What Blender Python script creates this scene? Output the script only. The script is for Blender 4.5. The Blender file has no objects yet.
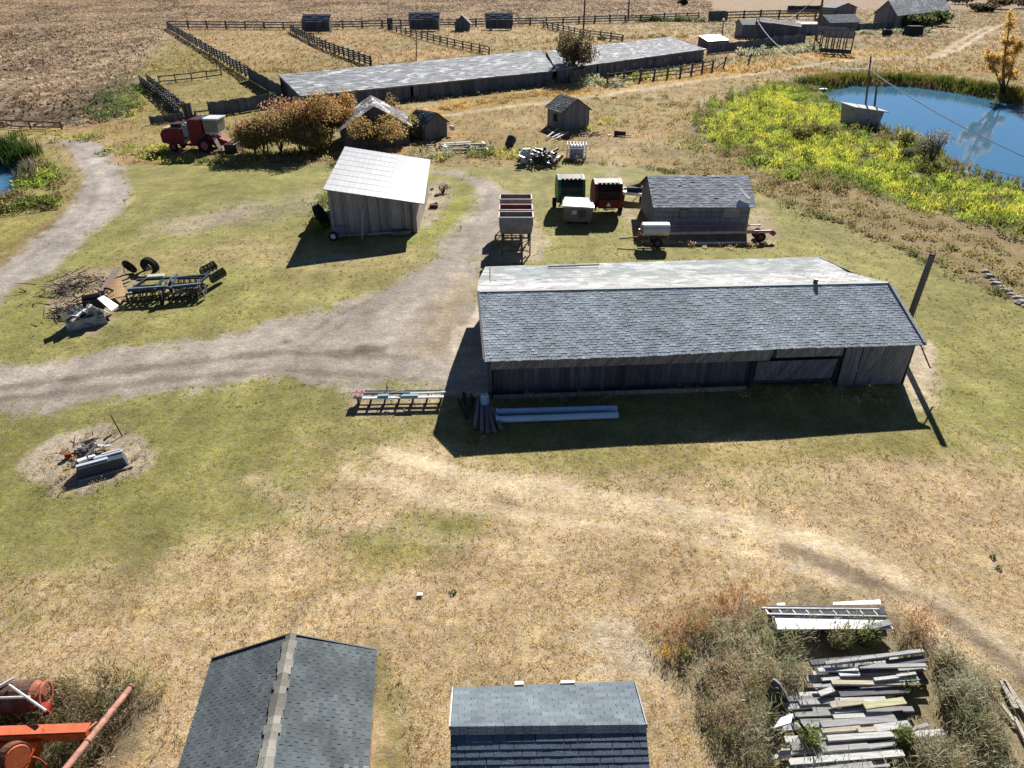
import bpy, math, random
import numpy as np
from mathutils import Vector, Matrix

rnd = random.Random(7)
nrs = np.random.RandomState(11)
scene = bpy.context.scene
COL = scene.collection

# ------------------------------------------------------------------ survey
F, TH, H = 711.0, math.radians(30.5), 18.0          # focal length (px), pitch, drone height
CT, ST = math.cos(TH), math.sin(TH)
def ray(px, py):
    u = (px - 512) / F; v = (384 - py) / F
    return u, CT + v * ST, -(ST - v * CT)
def G(px, py, h=0.0):                                # point on the level z = h
    a, b, c = ray(px, py); t = (H - h) / -c
    return Vector((a * t, b * t, h))
def AT(px, py, Y):                                   # point on the vertical plane at distance Y
    a, b, c = ray(px, py); t = Y / b
    return Vector((a * t, Y, H + c * t))
def GX(px, py): p = G(px, py); return (p.x, p.y)

# ------------------------------------------------------------------ noise
def _hash(ix, iy, seed):
    n = (ix.astype(np.int64) * 374761393 + iy.astype(np.int64) * 668265263 + seed * 1442695041) & 0x7fffffff
    n = ((n ^ (n >> 13)) * 1274126177) & 0x7fffffff
    return ((n ^ (n >> 16)) & 0xffff) / 65535.0
def vnoise(x, y, seed=0):
    ix, iy = np.floor(x), np.floor(y); fx, fy = x - ix, y - iy
    fx = fx * fx * (3 - 2 * fx); fy = fy * fy * (3 - 2 * fy)
    a = _hash(ix, iy, seed); b = _hash(ix + 1, iy, seed); c = _hash(ix, iy + 1, seed); d = _hash(ix + 1, iy + 1, seed)
    return (a * (1 - fx) + b * fx) * (1 - fy) + (c * (1 - fx) + d * fx) * fy
def fbm(x, y, s, seed=0, o=4):
    r = 0; amp = .5; tot = 0
    for k in range(o):
        r = r + amp * vnoise(x * s + 17.3 * k, y * s - 9.1 * k, seed + k); tot += amp; amp *= .5; s *= 2.03
    return r / tot

# ------------------------------------------------------------------ materials
MATS = {}
def nodes(name):
    m = bpy.data.materials.new(name); m.use_nodes = True
    nt = m.node_tree; nt.nodes.clear()
    return m, nt, nt.nodes, nt.links
def surface(name, rough=.8, metal=0., spec=.3, var=.35, scale=4., stretch=(1, 1, 1), bump=.25, bscale=18., translucent=0., fine=.25, fscale=30., rust=0.):
    """Every surface takes its own colour from the mesh attribute Col and gets weathering from noise."""
    m, nt, N, L = nodes(name)
    out = N.new('ShaderNodeOutputMaterial'); b = N.new('ShaderNodeBsdfPrincipled')
    at = N.new('ShaderNodeAttribute'); at.attribute_name = 'Col'
    tc = N.new('ShaderNodeTexCoord'); mp = N.new('ShaderNodeMapping'); mp.inputs['Scale'].default_value = stretch
    L.new(tc.outputs['Object'], mp.inputs['Vector'])
    n1 = N.new('ShaderNodeTexNoise'); n1.inputs['Scale'].default_value = scale; n1.inputs['Detail'].default_value = 5
    n2 = N.new('ShaderNodeTexNoise'); n2.inputs['Scale'].default_value = fscale; n2.inputs['Detail'].default_value = 3
    L.new(mp.outputs[0], n1.inputs['Vector']); L.new(mp.outputs[0], n2.inputs['Vector'])
    r1 = N.new('ShaderNodeMapRange'); r1.inputs[1].default_value = .3; r1.inputs[2].default_value = .7
    r1.inputs[3].default_value = 1 - var; r1.inputs[4].default_value = 1 + var; L.new(n1.outputs[0], r1.inputs[0])
    r2 = N.new('ShaderNodeMapRange'); r2.inputs[1].default_value = .3; r2.inputs[2].default_value = .7
    r2.inputs[3].default_value = 1 - fine; r2.inputs[4].default_value = 1 + fine; L.new(n2.outputs[0], r2.inputs[0])
    mu = N.new('ShaderNodeMath'); mu.operation = 'MULTIPLY'; L.new(r1.outputs[0], mu.inputs[0]); L.new(r2.outputs[0], mu.inputs[1])
    vm = N.new('ShaderNodeVectorMath'); vm.operation = 'SCALE'; L.new(at.outputs['Color'], vm.inputs[0]); L.new(mu.outputs[0], vm.inputs['Scale'])
    colour = vm.outputs[0]
    if rust:
        n3 = N.new('ShaderNodeTexNoise'); n3.inputs['Scale'].default_value = 2.3; n3.inputs['Detail'].default_value = 6; n3.inputs['Roughness'].default_value = .7
        L.new(tc.outputs['Object'], n3.inputs['Vector'])
        r3 = N.new('ShaderNodeMapRange'); r3.inputs[1].default_value = .55; r3.inputs[2].default_value = .68; r3.inputs[4].default_value = rust
        L.new(n3.outputs[0], r3.inputs[0])
        mx = N.new('ShaderNodeMix'); mx.data_type = 'RGBA'; L.new(r3.outputs[0], mx.inputs[0]); L.new(colour, mx.inputs[6]); mx.inputs[7].default_value = (.12, .05, .025, 1)
        colour = mx.outputs[2]
    L.new(colour, b.inputs['Base Color'])
    b.inputs['Roughness'].default_value = rough; b.inputs['Metallic'].default_value = metal; b.inputs['Specular IOR Level'].default_value = spec
    if bump:
        nb = N.new('ShaderNodeTexNoise'); nb.inputs['Scale'].default_value = bscale; nb.inputs['Detail'].default_value = 4
        L.new(mp.outputs[0], nb.inputs['Vector'])
        bp = N.new('ShaderNodeBump'); bp.inputs['Strength'].default_value = bump; bp.inputs['Distance'].default_value = .03
        L.new(nb.outputs[0], bp.inputs['Height']); L.new(bp.outputs[0], b.inputs['Normal'])
    if translucent:
        tr = N.new('ShaderNodeBsdfTranslucent'); L.new(colour, tr.inputs['Color'])
        ms = N.new('ShaderNodeMixShader'); ms.inputs[0].default_value = translucent
        L.new(b.outputs[0], ms.inputs[1]); L.new(tr.outputs[0], ms.inputs[2]); L.new(ms.outputs[0], out.inputs[0])
    else:
        L.new(b.outputs[0], out.inputs[0])
    MATS[name] = m
    return m
WOOD = surface('weathered_wood', .9, 0, .15, .3, 2.2, (6, 6, .7), .3, 8)
PLANK = surface('lumber', .85, 0, .2, .22, 1.8, (.8, 6, 6), .3, 10)
SHING = surface('roof_shingles', .9, 0, .2, .22, 1.1, (1, 1, 1), .3, 30, fine=.2, fscale=40)
PAINT = surface('painted_metal', .5, 0, .22, .18, 2.5, bump=.06, rust=.55)
CLEANPAINT = surface('white_sheet_metal', .38, 0, .45, .06, 1.5, bump=.05, fine=.05)
STEEL = surface('dull_steel', .5, .55, .4, .3, 3, bump=.1, rust=.5)
RUST = surface('rusty_steel', .8, .2, .2, .35, 4, bump=.25)
RUBBER = surface('tyre_rubber', .85, 0, .2, .2, 6, bump=.2)
LEAF = surface('leaves', .65, 0, .2, .15, 3, bump=0, fine=.1, translucent=.55)
GRASSM = surface('grass_blades', .8, 0, .1, .15, 3, bump=0, fine=.1, translucent=.42)
BARK = surface('bark', .95, 0, .1, .3, 6, bump=.4)
STONE = surface('stone', .9, 0, .2, .25, 3, bump=.5, bscale=8)
GLASSY = surface('dusty_glass', .15, 0, .5, .15, 2, bump=0)

# ------------------------------------------------------------------ mesh building
def basis(d, up=(0, 0, 1)):
    d = Vector(d).normalized(); up = Vector(up)
    if abs(d.dot(up)) > .98: up = Vector((0, 1, 0)) if abs(d.y) < .9 else Vector((1, 0, 0))
    s = d.cross(up).normalized(); return d, s, s.cross(d).normalized()
class MB:
    def __init__(s, col=(.3, .3, .3), jit=.0):
        s.v = []; s.f = []; s.c = []; s.col = col; s.jit = jit
    def _c(s, col):
        col = col or s.col
        if s.jit:
            k = 1 + rnd.uniform(-s.jit, s.jit); col = tuple(x * k for x in col)
        return col
    def poly(s, pts, col=None):
        i = len(s.v); s.v += [tuple(p) for p in pts]; s.f.append(tuple(range(i, i + len(pts)))); s.c.append(s._c(col))
    def mesh(s, pts, faces, col=None):
        i = len(s.v); s.v += [tuple(p) for p in pts]; c = s._c(col)
        for f in faces: s.f.append(tuple(i + k for k in f)); s.c.append(c)
    def hexa(s, b, t, col=None):                      # four bottom points, four top points, same winding
        n = len(b)
        s.mesh(list(b) + list(t), [tuple(range(n))[::-1], tuple(range(n, 2 * n))] + [(k, (k + 1) % n, n + (k + 1) % n, n + k) for k in range(n)], col)
    def box(s, c, size, rz=0., col=None, rx=0., ry=0.):
        m = Matrix.Translation(c) @ Matrix.Rotation(rz, 4, 'Z') @ Matrix.Rotation(ry, 4, 'Y') @ Matrix.Rotation(rx, 4, 'X')
        x, y, z = (k / 2 for k in size)
        P = lambda zz: [m @ Vector(q + (zz,)) for q in ((-x, -y), (x, -y), (x, y), (-x, y))]
        s.hexa(P(-z), P(z), col)
    def bar(s, p0, p1, w, h=None, col=None, up=(0, 0, 1)):
        h = h or w; p0, p1 = Vector(p0), Vector(p1); d, a, b = basis(p1 - p0, up)
        q = lambda p: [p + a * (i * w / 2) + b * (j * h / 2) for i, j in ((-1, -1), (1, -1), (1, 1), (-1, 1))]
        s.hexa(q(p0), q(p1), col)
    def tube(s, p0, p1, r, r1=None, n=8, col=None, caps=True):
        r1 = r if r1 is None else r1; p0, p1 = Vector(p0), Vector(p1); d, a, b = basis(p1 - p0)
        ring = lambda p, q: [p + (a * math.cos(t) + b * math.sin(t)) * q for t in (2 * math.pi * k / n for k in range(n))]
        fs = [(k, (k + 1) % n, n + (k + 1) % n, n + k) for k in range(n)]
        if caps: fs += [tuple(range(n))[::-1], tuple(range(n, 2 * n))]
        s.mesh(ring(p0, r) + ring(p1, r1), fs, col)
    def path(s, pts, r, n=6, col=None):
        for a, b in zip(pts[:-1], pts[1:]): s.tube(a, b, r if not isinstance(r, (list, tuple)) else r[0], None, n, col)
    def prism(s, prof, y0, y1, col=None, axis='y'):   # profile in x,z pushed along y (or in y,z along x)
        f = (lambda p, q: Vector((p[0], q, p[1]))) if axis == 'y' else (lambda p, q: Vector((q, p[0], p[1])))
        s.hexa([f(p, y0) for p in prof], [f(p, y1) for p in prof], col)
    def ring(s, c, axis, r0, r1, w, n=16, col=None):  # annulus solid (tyre, rim) round an axis
        c = Vector(c); d, a, b = basis(axis)
        pts = []
        for k in range(n):
            e = a * math.cos(2 * math.pi * k / n) + b * math.sin(2 * math.pi * k / n)
            pts += [c + e * r0 - d * w / 2, c + e * (r1 * .94) - d * w / 2, c + e * r1 - d * w * .3, c + e * r1 + d * w * .3, c + e * (r1 * .94) + d * w / 2, c + e * r0 + d * w / 2]
        fs = []
        for k in range(n):
            i, j = 6 * k, 6 * ((k + 1) % n)
            fs += [(i + q, i + (q + 1) % 6, j + (q + 1) % 6, j + q) for q in range(6)]
        s.mesh(pts, fs, col)
    def build(s, name, mat, parent=None, world=False, smooth=False, origin=None):
        off = Vector((0, 0, 0))
        if parent is not None and world:
            p = parent
            while p is not None: off += p.location; p = p.parent
        if origin is not None: off = Vector(origin)
        me = bpy.data.meshes.new(name)
        me.from_pydata([(v[0] - off.x, v[1] - off.y, v[2] - off.z) for v in s.v], [], s.f)
        ca = me.color_attributes.new('Col', 'FLOAT_COLOR', 'CORNER')
        buf = np.empty((len(me.loops), 4), np.float32); i = 0
        for f, c in zip(s.f, s.c):
            buf[i:i + len(f), :3] = c; buf[i:i + len(f), 3] = 1; i += len(f)
        ca.data.foreach_set('color', buf.ravel())
        if smooth: me.polygons.foreach_set('use_smooth', [True] * len(me.polygons))
        me.materials.append(mat); me.update()
        o = bpy.data.objects.new(name, me); COL.objects.link(o)
        if parent is not None: o.parent = parent
        if origin is not None: o.location = off
        return o
def tag(o, label=None, cat=None, group=None, kind=None):
    if label: o['label'] = label
    if cat: o['category'] = cat
    if group: o['group'] = group
    if kind: o['kind'] = kind
    return o
def thing(name, label, cat, loc, rz=0., group=None):
    o = bpy.data.objects.new(name, None); COL.objects.link(o); o.empty_display_size = .3
    o.location = Vector(loc); o.rotation_euler = (0, 0, rz)
    return tag(o, label, cat, group)
def copy_tree(o, parent=None):
    c = o.copy(); COL.objects.link(c)
    if parent is not None: c.parent = parent
    for ch in list(o.children): copy_tree(ch, c)
    return c
def again(mesh_obj, parent, loc=None):
    c = mesh_obj.copy(); COL.objects.link(c); c.parent = parent
    if loc is not None: c.location = loc
    return c

class Leaves:                                          # many small leaf or blade faces in one mesh
    def __init__(s): s.q = []; s.c = []
    def add(s, quads, cols): s.q.append(quads); s.c.append(cols)
    def cloud(s, c, r, n, size, pal, jit=.25, up=.3, shell=.5, bottom=-.6, long=1.6):
        c = np.array(c); r = np.array(r)
        d = nrs.normal(size=(n, 3)); d /= np.linalg.norm(d, axis=1)[:, None]
        d[:, 2] = np.maximum(d[:, 2], bottom)
        rad = (shell + (1 - shell) * nrs.rand(n)) ** .8
        lump = .72 + .5 * vnoise(d[:, 0] * 2.3 + c[0], d[:, 1] * 2.3 + d[:, 2] * 1.9 + c[1], 5)
        p = c + d * r * (rad * lump)[:, None]
        s.leaves(p, size, pal, jit, up, long)
    def leaves(s, p, size, pal, jit=.25, up=.3, long=1.6):
        n = len(p)
        a = nrs.normal(size=(n, 3)); a[:, 2] += up * 2; a /= np.linalg.norm(a, axis=1)[:, None]
        b = np.cross(a, nrs.normal(size=(n, 3))); b /= np.linalg.norm(b, axis=1)[:, None]
        z = (size * (.6 + .8 * nrs.rand(n)))[:, None]
        q = np.stack([p - a * z * long / 2, p + b * z / 2, p + a * z * long / 2, p - b * z / 2], 1)
        pal = np.array(pal); w = pal[nrs.randint(0, len(pal), n)] * (1 + jit * (2 * nrs.rand(n) - 1))[:, None]
        s.add(q, w)
    def blades(s, p, h, w, lean, cols, bend=.3):        # upright blades as narrow quads from base points
        n = len(p); th = nrs.rand(n) * 2 * np.pi
        side = np.stack([np.cos(th), np.sin(th), np.zeros(n)], 1); ln = nrs.rand(n) * 2 * np.pi
        tip = p + np.stack([np.cos(ln) * lean * h, np.sin(ln) * lean * h, h], 1)
        mid = p * .5 + tip * .5 + np.stack([np.zeros(n), np.zeros(n), h * .08], 1)
        W = w[:, None]
        s.add(np.stack([p, mid + side * W, tip, mid - side * W], 1), cols)
    def build(s, name, mat, parent=None, origin=None, world=False):
        q = np.concatenate(s.q).astype(np.float32); c = np.concatenate(s.c).astype(np.float32); n = len(q)
        off = np.zeros(3, np.float32)
        if parent is not None and world: off = np.array(parent.location, np.float32)
        if origin is not None: off = np.array(origin, np.float32)
        me = bpy.data.meshes.new(name)
        me.vertices.add(4 * n); me.loops.add(4 * n); me.polygons.add(n)
        me.vertices.foreach_set('co', (q - off).reshape(-1))
        me.loops.foreach_set('vertex_index', np.arange(4 * n, dtype=np.int32))
        me.polygons.foreach_set('loop_start', np.arange(0, 4 * n, 4, dtype=np.int32))
        me.polygons.foreach_set('loop_total', np.full(n, 4, np.int32))
        ca = me.color_attributes.new('Col', 'FLOAT_COLOR', 'POINT')
        cc = np.ones((n, 4, 4), np.float32); cc[:, :, :3] = np.clip(c, 0, 1)[:, None, :]
        ca.data.foreach_set('color', cc.reshape(-1))
        me.materials.append(mat); me.update(); me.validate()
        o = bpy.data.objects.new(name, me); COL.objects.link(o)
        if parent is not None: o.parent = parent
        if origin is not None: o.location = Vector(origin)
        return o

def jc(c, a, b): k = rnd.uniform(a, b); return tuple(x * k for x in c)
# ------------------------------------------------------------------ building pieces
def lerp(a, b, t): return a + (b - a) * t
def quadpt(A, B, C, D, u, v): return lerp(lerp(A, B, u), lerp(D, C, u), v)
def shingle_roof(mb, A, B, C, D, e, w, t, colf, miss=0., deck=(.12, .11, .10), thick=.08, wob=.15, tj=.4):
    """A eave left, B eave right, C ridge right, D ridge left; every shingle its own small slab on a deck."""
    A, B, C, D = (Vector(p) for p in (A, B, C, D))
    nrm = (B - A).cross(D - A).normalized()
    if nrm.z < 0: nrm = -nrm
    for i in range(8):
        for j in range(4):
            q = [quadpt(A, B, C, D, u, v) for u, v in ((i / 8, j / 4), ((i + 1) / 8, j / 4), ((i + 1) / 8, (j + 1) / 4), (i / 8, (j + 1) / 4))]
            mb.hexa([p - nrm * thick for p in q], [p - nrm * .012 for p in q], deck)
    rows = max(2, round(((D - A).length + (C - B).length) / 2 / e)); cols = max(2, round((B - A).length / w))
    for i in range(rows):
        v0 = i / rows - (.25 / rows if i == 0 else 0); v1 = min(1, (i + 1.3) / rows); s0 = (i % 2) * .5 + rnd.uniform(-.08, .08); k = 0
        while True:
            a = (k - s0) / cols; b = (k + 1 - s0) / cols; k += 1
            if a >= 1: break
            a = max(a, 0); b = min(b, 1)
            if b - a < .05 / cols: continue
            if miss and rnd.random() < miss: continue
            g = .012 / ((B - A).length); g0 = a + g * rnd.random(); g1 = b - g * rnd.random()
            dv = rnd.uniform(-wob, wob) * .5 / rows; tt = t * rnd.uniform(1 - tj, 1 + tj)
            P = [quadpt(A, B, C, D, g0, v0 + dv), quadpt(A, B, C, D, g1, v0 + dv), quadpt(A, B, C, D, g1, v1), quadpt(A, B, C, D, g0, v1)]
            lo = [P[0] + nrm * tt, P[1] + nrm * tt, P[2] + nrm * .004, P[3] + nrm * .004]
            c = colf((a + b) / 2, i / rows)
            i0 = len(mb.v); mb.v += [tuple(p) for p in lo] + [tuple(P[0] + nrm * .002), tuple(P[1] + nrm * .002)]
            mb.f += [(i0, i0 + 1, i0 + 2, i0 + 3), (i0 + 4, i0 + 5, i0 + 1, i0)]; mb.c += [c, tuple(x * .8 for x in c)]
def grey(base, j=.2, patch=None, pat=(.5, .5, .5), sx=20., sy=4., thr=.62, seed=0):
    def f(u, v):
        k = 1 + rnd.uniform(-j, j); c = base
        if patch:
            n = float(fbm(np.array([u * sx]), np.array([v * sy]), 1., seed, 3)[0]) + rnd.uniform(-.08, .08)
            if n > thr: c = pat
        return tuple(x * k for x in c)
    return f
def boards(mb, P0, P1, zb, top, bw=.2, th=.03, col=(.2, .19, .18), jit=.25, gap=.012, miss=0., lean=0.):
    """upright boards from P0 to P1; top is a height or a function of 0..1 along the wall"""
    P0, P1 = Vector((P0[0], P0[1], 0)), Vector((P1[0], P1[1], 0)); d = P1 - P0; n = max(1, round(d.length / bw))
    nn = Vector((-d.y, d.x, 0)).normalized() * th / 2
    f = top if callable(top) else (lambda s: top)
    for k in range(n):
        if miss and rnd.random() < miss: continue
        a = k / n + gap / d.length * .5; b = (k + 1) / n - gap / d.length * .5; dz = rnd.uniform(-.02, .02)
        k0 = 1 + rnd.uniform(-jit, jit); c = tuple(x * k0 for x in col)
        pa, pb = P0 + d * a, P0 + d * b
        lo = [pa - nn, pb - nn, pb + nn, pa + nn]; ha, hb = f(a), f(b); la = d.normalized() * lean
        mb.hexa([p + Vector((0, 0, zb + dz)) for p in lo], [lo[0] + Vector((0, 0, ha)) + la, lo[1] + Vector((0, 0, hb)) + la, lo[2] + Vector((0, 0, hb)) + la, lo[3] + Vector((0, 0, ha)) + la], c)
def hboards(mb, P0, P1, z0, z1, bw=.18, th=.03, col=(.2, .19, .18), jit=.25, gap=.012, miss=0.):
    P0, P1 = Vector((P0[0], P0[1], 0)), Vector((P1[0], P1[1], 0)); n = max(1, round((z1 - z0) / bw)); h = (z1 - z0) / n
    for k in range(n):
        if miss and rnd.random() < miss: continue
        k0 = 1 + rnd.uniform(-jit, jit); z = z0 + (k + .5) * h + rnd.uniform(-.01, .01)
        mb.bar(P0 + Vector((0, 0, z)), P1 + Vector((0, 0, z)), th, h - gap, tuple(x * k0 for x in col))
def wheel(parent, c, r, w, axis=(0, 1, 0), rim=(.5, .45, .35), mat=None, tyre=(.02, .02, .022)):
    t = MB(tyre); t.ring(c, axis, r * .56, r, w, 18); wo = t.build('wheel', RUBBER, parent, smooth=False)
    m = MB(rim); d = Vector(axis).normalized(); c = Vector(c)
    m.tube(c - d * w * .28, c + d * w * .28, r * .565, None, 16); m.tube(c - d * w * .42, c + d * w * .42, r * .16, None, 8)
    m.build('rim', mat or PAINT, wo)
    return wo
# ------------------------------------------------------------------ the ground
def sdist(X, Y, pts):
    d2 = np.full(X.shape, 1e18); ins = np.zeros(X.shape, bool); n = len(pts)
    for k in range(n):
        (ax, ay), (bx, by) = pts[k], pts[(k + 1) % n]
        ex, ey = bx - ax, by - ay; wx, wy = X - ax, Y - ay
        t = np.clip((wx * ex + wy * ey) / (ex * ex + ey * ey + 1e-12), 0, 1)
        d2 = np.minimum(d2, (wx - ex * t) ** 2 + (wy - ey * t) ** 2)
        if by != ay:
            cr = ((ay > Y) != (by > Y)) & (X < (bx - ax) * (Y - ay) / (by - ay) + ax); ins ^= cr
    d = np.sqrt(d2); return np.where(ins, d, -d)
def ldist(X, Y, pts):
    d2 = np.full(X.shape, 1e18)
    for (ax, ay), (bx, by) in zip(pts[:-1], pts[1:]):
        ex, ey = bx - ax, by - ay; wx, wy = X - ax, Y - ay
        t = np.clip((wx * ex + wy * ey) / (ex * ex + ey * ey + 1e-12), 0, 1)
        d2 = np.minimum(d2, (wx - ex * t) ** 2 + (wy - ey * t) ** 2)
    return np.sqrt(d2)
def sm(a, b, x): t = np.clip((x - a) / (b - a), 0, 1); return t * t * (3 - 2 * t)
def W(px): return [GX(*p) for p in px]

POND = W([(818, 86), (850, 82), (900, 82), (950, 87), (985, 93), (1024, 101), (1110, 118), (1180, 150), (1120, 200), (1040, 190), (985, 175), (950, 163), (935, 146), (905, 136), (880, 128), (855, 113), (835, 101)])
POOL = W([(-90, 160), (-40, 152), (0, 155), (14, 158), (22, 166), (20, 178), (8, 190), (-10, 197), (-60, 205), (-110, 190)])
MARSH = W([(690, 128), (712, 106), (765, 86), (812, 82), (835, 102), (858, 118), (882, 132), (905, 140), (935, 152), (950, 168), (985, 180), (1040, 195), (1120, 205), (1160, 260), (1040, 238), (985, 222), (930, 214), (880, 196), (820, 186), (760, 168), (715, 148)])
GRAVEL = W([(-120, 378), (0, 369), (150, 346), (250, 331), (330, 309), (388, 288), (415, 272), (436, 248), (462, 225), (478, 205), (482, 194), (470, 181), (440, 174), (428, 172), (432, 168), (460, 170), (488, 180), (503, 193), (508, 212), (500, 240), (482, 262), (478, 300), (482, 395), (450, 393), (360, 388), (300, 378), (255, 381), (150, 393), (0, 409), (-120, 420)])
LANE = W([(-80, 345), (0, 268), (38, 234), (72, 206), (84, 187), (80, 167), (66, 146), (50, 138), (88, 140), (104, 146), (118, 165), (128, 187), (122, 206), (98, 230), (60, 262), (0, 298), (-80, 385)])
PADP = W([(447, 395), (452, 326), (466, 325), (480, 300), (488, 300), (490, 395)])
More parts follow.
